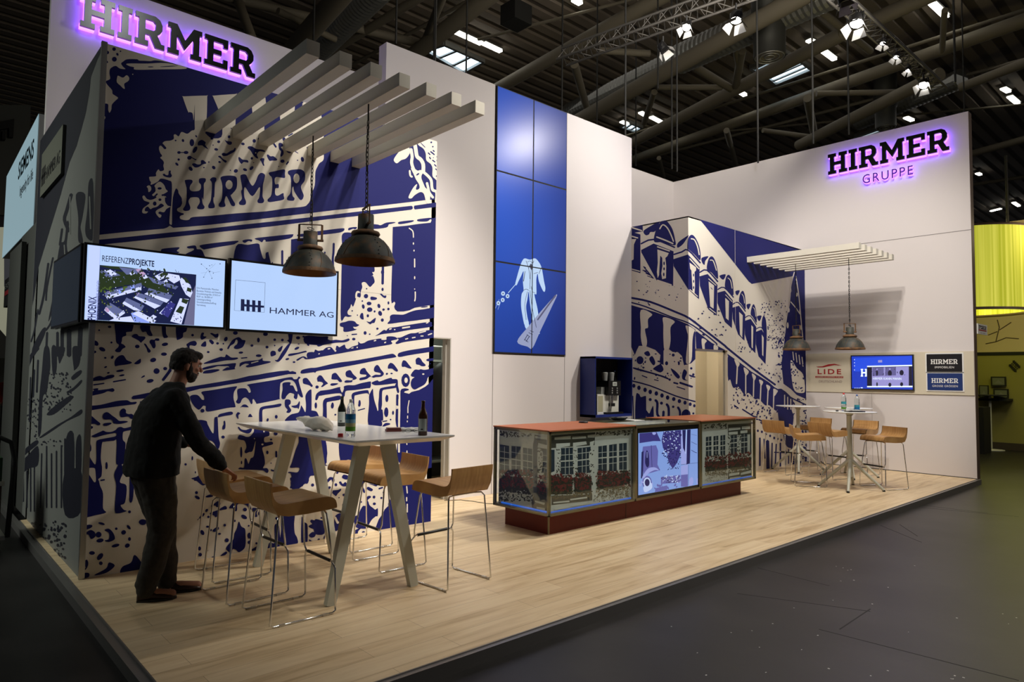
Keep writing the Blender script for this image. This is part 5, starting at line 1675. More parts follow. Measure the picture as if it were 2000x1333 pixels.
fac = """
@C4
1dl 11,39 23,41 23,76 11,74
1dl 26,41 38,42 38,78 26,78
1dl 41,43 53,45 53,80 41,80
1ml 9,36 54,41 54,39 9,34
1kl 56,26 72,31 72,130 54,128 52,115 56,100
1dl 66,45 72,46 72,76 66,76
2ml 57,31 72,33 72,30 57,28
2ml 61,37 72,40 72,45 60,43
2mp 60,45 66,47 67,58 65,75 61,73 59,60
2ml 60,76 68,76 67,82 60,81
2ml 60,83 66,84 66,90 60,90
2Nl 54,40 56,30 60,36 59,110 54,105
1dl 77,46 82,46 82,74 77,76
1dl 90,44 107,43 107,78 90,78
1dl 112,44 129,42 129,76 112,76
1dl 139,41 150,40 150,76 139,76
1dl 153,39 163,38 163,74 153,74
1dl 166,38 176,37 176,72 166,72
1kl 77,26 135,22 134,40 77,44
2ml 82,33 82,30 103,28 103,32
2ml 105,32 105,29 123,28 123,31
2ml 125,30 125,27 135,26 134,30
2ml 84,38 102,37 102,41 84,44
2ml 106,37 123,35 124,39 106,42
2ml 128,36 134,34 132,42 128,42
2ml 136,38 180,33 180,36 136,42
2mp 85,46 90,44 90,60 87,76 84,74
2mp 106,44 111,43 112,60 111,82 107,80
2mp 127,50 132,48 133,60 132,76 128,74
2kr 84,45,90,76,22,.6,1.3
2kr 106,45,112,80,22,.6,1.3
2kr 127,46,133,76,16,.6,1.3
2kr 60,46,67,74,26,.6,1.3
1kr 8,19,54,29,110,.6,1.6
1kr 136,18,180,27,90,.6,1.4
2ms .7 11,48 23,50
2ms 1.4 11,56.5 23,58
2ms .7 11,64 23,66
2ms .7 17,42 17,74
2ms .7 26,49 38,51
2ms 1.4 26,58 38,60
2ms .7 26,66 38,67
2ms .7 32,42 32,76
2ms .7 41,51 53,53
2ms 1.4 41,60 53,62
2ms .7 41,68 53,70
2ms .7 47,44 47,78
2ms .7 66,53 72,54
2ms 1.2 66,61 72,62
2ms .6 66,69 72,70
2ms .7 90,53 107,52
2ms 1.6 90,61 107,60
2ms .7 90,69 107,68
2ms .7 96,44 96,78
2ms .7 101,44 101,78
2ms .7 112,51 129,49
2ms 1.6 112,60 129,58
2ms .7 112,68 129,66
2ms .7 118,44 118,76
2ms .7 123,44 123,76
2ms .7 139,50 150,49
2ms 1.5 139,57 150,56
2ms .7 139,65 150,64
2ms .6 144,41 144,76
2ms .7 153,49 163,48
2ms 1.5 153,56 163,55
2ms .7 153,64 163,63
2ms .6 158,40 158,74
2ms .7 166,48 176,47
2ms 1.5 166,55 176,54
2ms .7 166,62 176,61
2ms .6 171,38 171,72
3Dl 9,79 54,83 54,104 9,100
3Dl 63,88 72,84 72,108 62,104
3Dl 77,80 105,84 105,104 77,104
3Dl 107,84 130,80 130,102 108,104
3Dl 138,80 178,76 180,88 165,96 138,98
4rr 8,72,54,96,260,.7,1.8
4rr 61,80,72,104,50,.7,1.8
4rr 77,78,105,100,150,.7,1.8
4rr 108,76,130,98,130,.7,1.8
4rr 136,74,180,94,240,.7,1.8
4Dr 8,72,54,100,150,.6,1.4
4Dr 77,78,131,104,170,.6,1.4
4Dr 136,72,180,98,150,.6,1.4
4Dr 8,98,54,113,170,.6,1.4
4or 77,100,130,110,120,.6,1.3
4or 136,94,178,108,130,.6,1.3
4nr 132,100,178,114,90,.5,1.0
4mr 8,99,54,112,50,.4,1
3kl 78,106 131,104 131,112 78,118
4ml 80,114 101,112 101,114 80,116
4ml 102,110 124,107 124,109 102,112
4ml 82,121 101,118 101,123 82,125
4ml 104,117 124,113 124,117 104,120
4ml 126,114 131,113 131,117 126,118
4kl 56,108 72,112 72,122 56,114
5ml 57,112 70,115 69,118 57,114
5ml 59,120 70,122 70,127 59,124
"""
fm = {'d': mat('win_dark', (0.02, 0.035, 0.06), .3), 'm': mat('stone_light', (0.52, 0.54, 0.56), .6), 'k': mat('facade_shade', (0.035, 0.036, 0.03), .6), 'N': mat('facade_blue_shade', (0.05, 0.06, 0.085), .6), 'D': mat('leaf_dark', (0.012, 0.018, 0.012), .6), 'r': mat('flower_red', (0.13, 0.012, 0.014), .6), 'o': mat('leaf_brown', (0.09, 0.07, 0.035), .6), 'n': mat('leaf_grey', (0.12, 0.12, 0.10), .6)}
fs = parse(fac, TS, 21)
imprint('facade_print', fs, 1, yp, -1, [(xp, CZ0 + .05, S1 - .04, CZ1 - .04)], fm, pf, .0006, .0004)
imprint('facade_print', fs, 0, xp, -1, [(yp, CZ0 + .05, CY1 - .06, CZ1 - .04)], fm, psd, .0006, .0004)
fac2 = """
@C5
1kr 108,20,140,28,50,.6,1.5
1kl 142,22 176,20 176,36 142,38
2ml 143,27 160,26 160,29 143,31
2ml 162,25 174,24 174,28 162,29
2ml 143,33 156,32 156,36 143,37
2ml 160,31 170,30 170,34 160,35
1dl 110,40 118,39 118,68 110,68
1dl 121,39 128,38 128,67 121,67
1dl 131,38 138,37 138,66 131,66
1dl 146,38 155,37 155,66 146,66
1dl 161,36 170,35 170,64 161,64
1dl 174,35 178,34 178,64 174,64
2ms .7 110,47 118,46
2ms 1.4 110,54 118,53
2ms .7 110,60 118,59
2ms .6 114,40 114,68
2ms .7 121,46 128,45
2ms 1.4 121,53 128,52
2ms .7 121,60 128,59
2ms .6 124.5,39 124.5,67
2ms .7 131,46 138,45
2ms 1.4 131,53 138,52
2ms .7 131,60 138,59
2ms .6 134.5,38 134.5,66
2ms .7 146,43 155,42
2ms 1.4 146,49 155,48
2ms .7 146,56 155,55
2ms .6 150.5,38 150.5,66
2ms .7 161,41 170,40
2ms 1.4 161,48 170,47
2ms .7 161,55 170,54
2ms .6 165.5,36 165.5,64
2kr 142,38,146,64,20,.6,1.2
2kr 156,36,161,62,24,.6,1.2
3Dl 109,76 140,74 140,88 109,90
3Dl 142,74 176,70 176,84 150,88 142,86
4rr 109,68,140,84,150,.6,1.7
4rr 142,62,178,82,170,.6,1.7
4Dr 109,66,178,86,170,.6,1.3
4or 109,86,140,94,90,.6,1.2
4or 142,84,178,92,60,.6,1.2
4nr 109,92,142,104,110,.4,.9
3kl 142,92 176,86 176,98 142,102
4ml 143,93 158,91 158,94 143,97
4ml 160,92 175,88 175,92 160,95
4ml 144,99 160,97 160,100 144,103
"""
imprint('facade_print', parse(fac2, TS, 22), 1, yp, -1, [(S2 + .05, CZ0 + .05, CX1 - .06, CZ1 - .04)], fm, pr, .0006, .0004)
# screen in the middle bay
mb = MB(); mb.box((S1 + .03, CY0 + .012, CZ0 + .02), (S2 - .03, CY0 + .05, CZ1 - .03), M_black)
scr = mb.build('screen_housing', ct)
eC = E('counter_blue', (0.20, 0.32, 0.68), .8)
mb = MB(); mb.box((6.345, CY0 + .009, .262), (7.565, CY0 + .012, .965), eC); sp_ = mb.build('picture', scr)
cs = """
@C5
1Dl 14,32 38,31 41,38 45,46 34,46 14,49
2Lp 33,33 38,34 36,37 33,36
1Ml 19,54 38,52 41,60 40,80 44,88 20,95 17,70
2Np 24,60 27,64 28,80 25,84 22,76
2Ls .8 25,62 25,70
2Nl 17,62 20,60 19,100 16,100
2Ns .6 31,52 32,84
2Lp 18,98 26,86 36,84 42,88 36,88 28,92 20,100
1Me 25,106,7,10
2We 25,106,5.5,7.5
3Ne 25,106,3.6,5.4
1Dl 49,32 54,30 74,28 74,64 68,78 62,86 56,76 54,64 48,56 46,44
2Wr 47,30,74,66,60,.5,1.1
2Nr 47,32,74,72,90,.5,1.4
2Nr 54,70,72,88,50,.4,1.0
1Ll 74,29 80,29 84,80 74,80
1Nl 76,29 81,28 80,62 77,56
1Nl 83,28 88,28 87,78 82,80
2Ws .8 82,29 80.5,64
1Ns .5 89,47 95,50 97,51
1Ns .7 89,59 94,62 97,63
1Ns .3 89,36 97,38
1Ns .4 74,80 101,77
1Ns .3 85,80 84.5,110
1Ll 74,82 84,80 84,94 74,95
1Ml 45,98 73,95 73,106 45,108
2Wr 46,96,73,106,40,.5,1.2
2Nr 46,96,73,106,40,.4,1.0
1Ml 74,95 84,94 84,112 74,112
1Ml 38,114 54,110 54,118 36,120
1Lp 86,102 90,98 92,104 90,110 86,111
1Lp 97,100 100,102 100,108 97,108
1Mr 36,100,74,118,26,.6,2
1Lr 14,100,36,122,20,.6,2
2Wp 20,112 30,106 32,114 22,120
"""
cm = {'D': E('c_navy', (0.035, 0.03, 0.17), .8), 'M': E('c_mid', (0.11, 0.11, 0.36), .8), 'N': E('c_dark', (0.012, 0.012, 0.085), .8), 'L': E('c_light', (0.30, 0.34, 0.70), .8), 'W': E('c_white', (0.48, 0.58, 0.85), .8)}
imprint('facade_image', parse(cs, TS, 23), 1, CY0 + .009, -1, [(6.347, .264, 7.563, .963)], cm, sp_, .0003, .0003)

# things on the counter
mb = MB(); mb.lathe((6.05, 5.38, CZ1 + .012), [(0, 0), (.055, 0), (.055, .012), (.048, .018), (0, .018)], M_black, 24)
tag(mb.build('puck', org=(6.05, 5.38, CZ1 + .012)), 'flat black round puck on the red left counter top', 'puck')
mb = MB(); P = [(6.5 + .1 * math.cos(u) * 1.2, 5.42 + .06 * math.sin(u), CZ1 + .012) for u in [PI * q / 10 for q in range(11)]]
mb.lathe((6.72, 5.40, CZ1 + .01), [(0, .002), (.05, .003), (.10, .02), (.125, .045), (.12, .045), (.095, .024), (.05, .008), (0, .007)], mat('dark_glass_bowl', (.03, .035, .035), .08, .3), 24)
tag(mb.build('bowl', org=(6.72, 5.40, CZ1 + .01)), 'dark shallow bowl on the middle glass counter top', 'bowl')
mb = MB(); mb.box((6.86, 5.25, CZ1 + .01), (7.07, 5.40, CZ1 + .016), M_table); mb.box((6.83, 5.28, CZ1 + .016), (7.02, 5.44, CZ1 + .02), M_table)
tag(mb.build('paper_sheets', org=(6.95, 5.3, CZ1 + .01)), 'white papers lying on the glass counter top', 'paper')
t = thing('back_cabinet', 'low dark blue cabinet standing behind the counter under the coffee niche', 'cabinet', (8.6, 6.6, 0))
mb = MB(); mb.box((8.1, 6.4, 0), (9.12, 7.06, .88), M_navybox); mb.build('body', t)
mb = MB(); mb.box((8.08, 6.38, .88), (9.13, 7.06, .91), M_table); mb.build('worktop', t)

# ---- coffee niche
fy = 6.76; bx0, bx1, bz0, bz1 = 7.865, 8.775, .99, 1.92
t = thing('wall_niche', 'navy blue box shelf hung on the white wall holding the coffee machine', 'shelf', (8.5, 7.06, bz0))
mb = MB()
mb.box((bx0, fy, bz0), (bx0 + .016, YP, bz1), M_navybox); mb.box((bx1 - .016, fy, bz0), (bx1, YP, bz1), M_navybox)
mb.box((bx0, fy, bz0), (bx1, YP, bz0 + .04), M_navybox); mb.box((bx0, fy, bz1 - .03), (bx1, YP, bz1), M_navybox); mb.build('box_frame', t)
mb = MB(); mb.box((bx0 + .03, YP - .02, bz0 + .04), (bx1 - .03, YP - .001, bz1 - .03), M_blackm); mb.box((bx0 + .031, YP - .3, bz0 + .041), (bx0 + .034, YP - .02, bz1 - .031), M_blackm); mb.build('back_panel', t)
cz = bz0 + .04
M_mach = mat('machine_cream', (0.62, 0.62, 0.55), .35); M_machg = mat('machine_grey', (0.25, 0.26, 0.25), .4)
t = thing('coffee_machine', 'cream and black coffee machine with small display inside the navy box', 'coffee machine', (8.45, 6.9, cz))
mb = MB(); mb.box((8.18, 6.86, cz + .03), (8.55, 7.03, cz + .30), M_mach); mb.box((8.2, 6.80, cz), (8.60, 7.03, cz + .03), M_black); mb.box((8.15, 6.88, cz + .03), (8.24, 7.03, cz + .42), M_machg); mb.build('body', t)
mb = MB(); mb.box((8.23, 6.80, cz + .29), (8.53, 7.02, cz + .52), M_black)
for i in range(2):
    for j in range(3): mb.lathe((8.32 + i * .12, 6.80, cz + .33 + j * .035), [(0, .004), (.012, .003), (.014, 0)], M_machg, 10, axis=(0, -1, 0))
mb.build('control_panel', t)
mb = MB(); mb.box((8.33, 6.797, cz + .44), (8.43, 6.80, cz + .50), mat('lcd', (.5, .55, .5), .3)); mb.box((8.345, 6.796, cz + .455), (8.415, 6.797, cz + .485), M_machg); mb.build('display', t)
mb = MB(); mb.tube([(8.33, 6.83, cz + .29), (8.33, 6.83, cz + .17)], .012, M_chrome, 8); mb.tube([(8.36, 6.83, cz + .29), (8.36, 6.83, cz + .17)], .012, M_chrome, 8); mb.box((8.30, 6.80, cz + .12), (8.39, 6.86, cz + .17), M_black); mb.tube([(8.29, 6.82, cz + .28), (8.275, 6.8, cz + .2), (8.29, 6.8, cz + .1)], .006, M_chrome, 6); mb.build('spout', t)
mb = MB()
for x in (8.29, 8.45): mb.lathe((x, 6.93, cz + .52), [(.04, 0), (.05, .12), (.05, .13), (.0, .135)], M_machg, 16)
mb.build('bean_hopper', t)
mb = MB(); mb.box((8.02, 6.85, cz), (8.17, 7.0, cz + .31), M_mach); mb.box((8.035, 6.849, cz + .03), (8.155, 6.8505, cz + .285), mat('box_inside', (.36, .34, .22), .6)); mb.box((8.035, 6.8485, cz + .02), (8.155, 6.849, cz + .035), M_table)
tag(mb.build('cup_dispenser', org=(8.1, 6.92, cz)), 'small cream box with open front left of the coffee machine', 'dispenser')
for x, lb in ((8.06, 'left dark bottle at the back of the navy box'), (8.62, 'right dark bottle at the back of the navy box, behind the coffee machine')):
    mb = MB(); mb.lathe((x, 7.0, cz), [(0, 0), (.035, 0), (.035, .5), (.015, .58), (.015, .66), (.02, .66), (.02, .7), (0, .7)], M_black, 16)
    mb.lathe((x, 7.0, cz + .66), [(.021, 0), (.021, .03), (0, .032)], M_chrome, 16)
    tag(mb.build('syrup_bottle', org=(x, 7.0, cz)), lb, 'bottle', 'bottles in the navy box')

# ================================================================ things on the long table
M_bg = mat('brown_bottle_glass', (0.05, 0.018, 0.006), 0.06, trans=.35, ior=1.4); M_dkg = mat('dark_bottle_glass', (0.006, 0.008, 0.006), 0.08)
M_lab = mat('label_pale', (0.42, 0.46, 0.44), .5); M_pet = mat('clear_plastic', (0.85, 0.9, 0.9), 0.08, trans=.9, ior=1.2)


def beer(p, m, label):
    x, y, z = p; t = thing('beer_bottle', label, 'bottle', p, 'brown bottles on the long table')
    mb = MB(); mb.lathe(p, [(0, 0), (.031, 0), (.0335, .004), (.0335, .14), (.031, .155), (.017, .19), (.0135, .205), (.0125, .24), (.0145, .242), (.0145, .252), (.0, .253)], m, 24); mb.build('glass_body', t)
    mb = MB(); a0 = math.atan2(-y, -x); n = 12
    vs = []
    for k in range(n + 1):
        a = a0 - 1.0 + 1.9 * k / n; vs += [(x + .0342 * math.cos(a), y + .0342 * math.sin(a), z + .032), (x + .0342 * math.cos(a), y + .0342 * math.sin(a), z + .122)]
    mb.add(vs, [(2 * k, 2 * k + 2, 2 * k + 3, 2 * k + 1) for k in range(n)], M_lab, True)
    vs = []
    for k in range(5):
        a = a0 - .45 + .5 * k / 4; vs += [(x + .0346 * math.cos(a), y + .0346 * math.sin(a), z + .042), (x + .0346 * math.cos(a), y + .0346 * math.sin(a), z + .05)]
    mb.add(vs, [(2 * k, 2 * k + 2, 2 * k + 3, 2 * k + 1) for k in range(4)], M_blackm, True)
    mb.build('paper_label', t)
    return t


def up(px, py): p = un(px, py, 2, ZT); return (p.x, p.y, ZT)


beer(up(825.5, 851), M_bg, 'brown beer bottle near the right corner of the long table')
beer(up(667, 833), M_dkg, 'dark beer bottle behind the water bottle on the long table')


def pet(p, label, h, r, capm, bands, group):
    x, y, z = p; t = thing('water_bottle', label, 'bottle', p, group); s = h / .26
    mb = MB(); mb.lathe(p, [(0, .004), (r * .8, 0), (r, .01), (r, .05 * s), (r * .94, .06 * s), (r, .07 * s), (r, .16 * s), (r * .93, .175 * s), (r * .98, .185 * s), (r * .6, .225 * s), (.012, .24 * s), (.012, .25 * s)], M_pet, 24); mb.build('plastic_body', t)
    mb = MB()
    for z0, z1, m in bands: mb.lathe(p, [(r + .0008, z0 * s), (r + .0008, z1 * s)], m, 24)
    mb.build('paper_label', t)
    if capm:
        mb = MB(); mb.lathe(p, [(.014, .238 * s), (.014, .26 * s), (0, .261 * s)], capm, 16); mb.build('cap', t)
    else:
        mb = MB(); mb.lathe(p, [(.012, .24 * s), (.0125, .262 * s), (.010, .262 * s)], M_table, 16); mb.build('screw_thread', t)
    return t


L1 = mat('label_blue', (0.02, 0.18, 0.42), .4); L2 = mat('label_sky', (0.22, 0.45, 0.6), .4); L3 = mat('label_green', (0.10, 0.30, 0.02), .4); L4 = mat('label_cream', (0.55, 0.5, 0.25), .4); M_rcap = mat('red_cap', (0.6, 0.01, 0.015), .35); M_bcap = mat('blue_cap', (0.02, 0.08, 0.3), .35); L5 = mat('label_teal', (0.05, 0.35, 0.42), .4)
pet(up(684, 855), 'clear water bottle with blue and green label, cap off, on the long table', .262, .034, None, [(.045, .075, L3), (.075, .10, L4), (.10, .125, L2), (.125, .16, L1)], None)
p = up(665, 854)
mb = MB(); mb.lathe(p, [(0, .024), (.017, .024), (.0185, .02), (.0185, 0), (0, 0)], M_rcap, 20); tag(mb.build('loose_cap', org=p), 'red bottle cap lying left of the clear water bottle', 'bottle cap')
# plastic bag
p = V(up(612, 842)); rn = random.Random(11); mb = MB()
axd = (V((up(645, 842))) - V(up(580, 834))); L = axd.length; axd.normalize(); sd = V((-axd.y, axd.x, 0)); st_ = V(up(582, 836))
rings = []; N = 22
for i in range(N):
    f = i / (N - 1)
    w = [.022, .03, .045, .06, .075, .085, .08, .05, .01][min(int(f * 8), 8)] * (1 - (f * 8 - int(f * 8))) + [.022, .03, .045, .06, .075, .085, .08, .05, .01][min(int(f * 8) + 1, 8)] * (f * 8 - int(f * 8))
    c = st_ + axd * (f * L) + V((0, 0, 0)); zc = [.075, .075, .062, .052, .055, .055, .045, .03, .015][min(int(f * 8), 8)]
    ring = []
    for k in range(18):
        a = 2 * PI * k / 18; rr = 1 + .16 * math.sin(3 * a + i * 1.1) + .10 * math.sin(5 * a - i * .7) + rn.uniform(-.05, .05)
        q = c + sd * (w * .9 * math.cos(a) * rr) + V((0, 0, zc + w * .62 * math.sin(a) * rr)); q.z = max(q.z, ZT + .001) if q.z > ZT else ZT + .001 + 0 * q.z
        ring.append(q)
    for k, q in enumerate(ring): pass
    rings.append([V((c.x, c.y, ZT)) + sd * (w * .9 * math.cos(2 * PI * k / 18) * (1 + .14 * math.sin(6 * PI * k / 18 + i * 1.1))) + V((0, 0, max(.002, zc + w * .62 * math.sin(2 * PI * k / 18) * (1 + .16 * math.sin(8 * PI * k / 18 + i * .8)) + rn.uniform(-.003, .003)))) for k in range(18)])
M_bag = mat('white_plastic_bag', (0.70, 0.63, 0.52), .4)
mb.loft(rings, M_bag); tag(mb.build('plastic_bag', org=(p.x, p.y, ZT)), 'crumpled white plastic bag lying on the long table', 'bag')
# wallet, napkin, glasses
p = V(up(768, 843)); mb = MB(); a = V((.055, -.02, 0)); b = V((.018, .04, 0))
t = thing('wallet', 'red brown leather wallet on the long table', 'wallet', (p.x, p.y, ZT))
M_leather = mat('wallet_leather', (0.16, 0.035, 0.03), .45)
mb.obox(p + V((0, 0, .008)), a, b, V((0, 0, .008)), M_leather); mb.build('body', t)
mb = MB(); mb.obox(p + V((.003, .002, .022)), a * .9, b * .9, V((0, 0, .006)), M_leather); mb.obox(p + V((-.03, -.02, .012)), a * .4, b * .1, V((0, 0, .004)), M_table); mb.build('flap', t)
p = V(up(800, 842)); mb = MB(); rings = []
for i in range(9):
    f = i / 8; c = p + V((.09, -.03, 0)) * (f * 2 - 1); w = .05 * math.sin(PI * (f * .8 + .1))
    rings.append([c + V((-.2, .9, 0)) * (w * math.cos(u)) + V((0, 0, max(.001, .012 + .014 * math.sin(u) + .004 * math.sin(i * 2 + 3 * u)))) for u in [2 * PI * q / 10 for q in range(10)]])
mb.loft(rings, M_table); tag(mb.build('napkin', org=(p.x, p.y, ZT)), 'crumpled white napkin next to the beer bottle on the long table', 'napkin')
p = V(up(805, 846)); t = thing('eyeglasses', 'dark thin framed glasses lying before the napkin', 'glasses', (p.x, p.y, ZT))
mb = MB()
for s in (-1, 1):
    c = p + V((.03 * s, -.01 * s, .018)); mb.tube([c + V((.022 * math.cos(u), -.008 * math.cos(u), .014 * math.sin(u))) for u in [2 * PI * q / 14 for q in range(14)]], .0016, M_black, 5, closed=True)
mb.tube([p + V((-.008, .003, .022)), p + V((.008, -.003, .022))], .0016, M_black, 5); mb.build('rim', t)
for s in (-1, 1):
    mb = MB(); mb.tube([p + V((.052 * s, -.018 * s, .02)), p + V((.045 * s + .01, .05, .006)), p + V((.04 * s + .01, .09, .003))], .0018, M_black, 5); mb.build('temple', t)

# ================================================================ things on the round table
tz = 1.138; tb = V((10.50, 4.09, tz))
pet((10.55, 4.19, tz), 'clear water bottle with red cap on the round table', .27, .036, M_rcap, [(.03, .055, L3), (.055, .08, M_lab), (.10, .135, L5)], 'water bottles on the round table')
pet((10.60, 4.02, tz), 'clear water bottle with blue cap on the round table', .25, .036, M_bcap, [(.03, .07, L1), (.07, .10, L5)], 'water bottles on the round table')
mb = MB(); mb.box((10.50, 4.05, tz), (10.60, 4.14, tz + .05), M_table); tag(mb.build('napkin_stack', org=(10.55, 4.1, tz)), 'white napkin block between the two bottles on the round table', 'napkins')
mb = MB(); mb.obox((10.38, 3.97, tz + .007), V((.10, -.075, 0)), V((.04, .05, 0)), V((0, 0, .007)), M_black); tag(mb.build('tablet', org=(10.38, 3.97, tz)), 'flat black tablet near the edge of the round table', 'tablet')
mb = MB(); mb.obox((10.47, 4.0, tz + .02), V((.06, -.04, 0)), V((.03, .04, 0)), V((0, 0, .006)), M_table); mb.obox((10.47, 4.0, tz + .014), V((.06, -.04, 0)), V((.03, .04, 0)), V((0, 0, .0005)), M_table); tag(mb.build('notepad', org=(10.47, 4.0, tz)), 'white note pad on top of the black tablet', 'note pad')
mb = MB(); mb.ball((10.26, 4.17, tz + .012), (.03, .02, .012), M_black); tag(mb.build('mouse', org=(10.26, 4.17, tz)), 'small black object like a computer mouse left on the round table', 'mouse')

# floor cable by the doorway
mb = MB(); P = [un(x, y, 2, .004) for x, y in ((868, 978), (900, 977), (925, 980), (950, 984), (975, 985))]; mb.tube(P, .004, M_hose, 6)
tag(mb.build('floor_cable', org=P[0]), 'thin dark cable on the floor from the doorway to the counter', 'cable')

# ================================================================ store room contents
M_grc = mat('store_green', (0.02, 0.12, 0.09), .5); M_st = mat('store_grey', (0.25, 0.26, 0.22), .5)
t = thing('storage_shelf', 'grey storage shelf seen through the store room doorway', 'shelf', (5.6, 8.3, 0))
for z in (.35, .75, 1.25, 1.8): mb = MB(); mb.box((5.0, 8.0, z), (6.6, 8.5, z + .03), M_st); mb.build('board', t)
for x in (5.0, 6.57): mb = MB(); mb.box((x, 8.0, 0), (x + .03, 8.5, 2.1), M_st); mb.build('upright', t)
mb = MB(); mb.box((5.3, 8.05, .38), (5.7, 8.4, .62), M_grc); tag(mb.build('crate', org=(5.5, 8.2, .38)), 'green crate on the lower board of the storage shelf', 'crate')
mb = MB(); mb.box((5.25, 8.02, 1.83), (5.75, 8.4, 2.08), mat('carton', (.35, .2, .07), .7)); tag(mb.build('carton', org=(5.5, 8.2, 1.83)), 'brown carton on the upper board of the storage shelf', 'carton')
mb = MB(); rings = [[V((5.62 + r_ * 1.0 * math.cos(u), 7.62 + r_ * .5 * math.sin(u), z)) for u in [2 * PI * q / 14 for q in range(14)]] for z, r_ in ((.75, .13), (1.1, .14), (1.4, .15), (1.62, .17), (1.72, .12), (1.78, .03))]
mb.loft(rings, M_blackm); tag(mb.build('coat', org=(5.62, 7.62, .75)), 'black coat hanging inside the store room doorway', 'coat')
mb = MB(); mb.tube([(5.62, 7.62, 1.78), (5.62, 7.62, 2.0)], .006, M_alu); mb.tube([(5.2, 7.62, 2.0), (6.3, 7.62, 2.0)], .012, M_alu); mb.tube([(5.2, 7.62, 2.0), (5.2, 7.62, 0)], .012, M_alu); mb.tube([(6.3, 7.62, 2.0), (6.3, 7.62, 0)], .012, M_alu)
tag(mb.build('clothes_rail', org=(5.75, 7.62, 0)), 'metal clothes rail carrying the black coat in the store room', 'clothes rail')
# ================================================================ hall roof
ZD = 13.4
mb = MB(); mb.box((-25, -25, ZD), (75, 75, ZD + .1), M_deck)
k = 0
y = -6.0
while y < 46:
    mb.box((-6, y, ZD - .10), (62, y + .34, ZD), M_deck2); y += .62
struct(mb.build('ceiling'), 'ribbed dark metal roof deck of the hall', 'ceiling')


def rtube(a, b, z, r, ext=(0, 0), zb=None, m=None):
    p = un(*a, 2, z); q = un(*b, 2, z if zb is None else zb); d = q - p
    return p - d * ext[0], q + d * ext[1], r


beams = [((590, 78), (664, -8), 11, .34, (1.2, 1.0), None), ((995, 160), (1290, -5), 12, .26, (.7, 1.0), None), ((1164, 216), (1520, 18), 11, .30, (.3, .6), None),
         ((1248, 272), (1646, 66), 11.6, .26, (.2, 0), None), ((1646, 68), (1775, 9), 11.6, .26, (0, 1.0), None), ((1254, 306), (1586, 186), 12.2, .26, (.3, 0), None), ((1586, 186), (2000, 40), 12.2, .26, (0, .4), None),
         ((1604, 262), (1790, 168), 11.2, .26, (.3, .2), None), ((817, 100), (945, 0), 11.5, .30, (.9, 1.0), None), ((657, 95), (792, 12), 12, .16, (.5, 1.0), None), ((500, 8), (757, 70), 12, .16, (.4, .4), None),
         ((465, 0), (487, 62), 12, .16, (.2, .2), 10.6), ((825, 92), (862, 0), 12, .14, (.1, .3), 11), ((1900, 300), (2010, 270), 12, .2, (.2, .3), None), ((1905, 160), (2010, 120), 12, .2, (.3, .4), None),
         ((700, 20), (620, 120), 12.2, .2, (.3, .2), None), ((560, 30), (640, 70), 11.5, .12, (.2, .2), None), ((1905, 360), (2005, 345), 12, .12, (.2, .2), None)]
for a, b, z, r, ext, zb in beams:
    p, q, r = rtube(a, b, z, r, ext, zb)
    mb = MB(); mb.tube([p, q], r * .8, M_steel, 12)
    tag(mb.build('roof_tube', org=p), 'thick painted steel tube running under the hall roof', 'roof beam', 'main steel tubes under the hall roof')
braces = [((1122, 126), (1149, 222), .17), ((1335, 117), (1434, 177), .16), ((1449, 99), (1437, 168), .16), ((1278, 180), (1258, 240), .14), ((1170, 99), (1269, 105), .13), ((1284, 171), (1410, 171), .12),
          ((1419, 255), (1437, 321), .15), ((1287, 309), (1296, 345), .13), ((1577, 192), (1592, 272), .18), ((1421, 264), (1436, 321), .1), ((1595, 183), (1760, 180), .12), ((1490, 255), (1580, 267), .12), ((1445, 140), (1430, 60), .12), ((1700, 100), (1600, 20), .13), ((1840, 100), (1845, 20), .1)]
for a, b, r in braces:
    p, q, r = rtube(a, b, 11.6, r)
    mb = MB(); mb.tube([p, q], r * .8, M_steel, 10)
    tag(mb.build('roof_brace', org=p), 'short diagonal steel brace between roof tubes', 'roof brace', 'diagonal braces under the hall roof')
for a, b, z, r in (((1330, 232), (2000, 20), 12.6, .06), ((1242, 315), (2000, 117), 12.6, .07), ((1000, 60), (1250, -5), 12.8, .05), ((900, 10), (700, 120), 12.8, .06), ((1500, 249), (1880, 215), 12.6, .05)):
    p, q, r = rtube(a, b, z, r, (.3, .4)); mb = MB(); mb.tube([p, q], r, M_steel, 8)
    tag(mb.build('roof_pipe', org=p), 'thin pipe running under the hall roof', 'pipe', 'thin pipes under the hall roof')

# spiral ducts
for a, b, z, r, lb in (((620, 95), (725, -10), 12, .42, 'grey corrugated air duct at the upper left of the hall roof'), ((1128, 212), (1340, 108), 12.2, .36, 'grey corrugated air duct above the video wall, its darker far length'), ((1345, 108), (1580, 2), 11.6, .46, 'grey corrugated air duct behind the lighting rig'), ((1690, 232), (1850, 165), 12.4, .36, 'grey corrugated air duct above the right wall')):
    p, q, r = rtube(a, b, z, r, (.1, .15)); mb = MB(); n = max(10, int((q - p).length / .16)); pts = []; rr = []
    for i in range(n * 2 + 1): pts.append(p.lerp(q, i / (n * 2))); rr.append(r * (1.0 if i % 2 else .955))
    mb.tube(pts, rr, M_duct, 18, smooth=False); tag(mb.build('air_duct', org=p), lb, 'air duct', 'spiral air ducts')
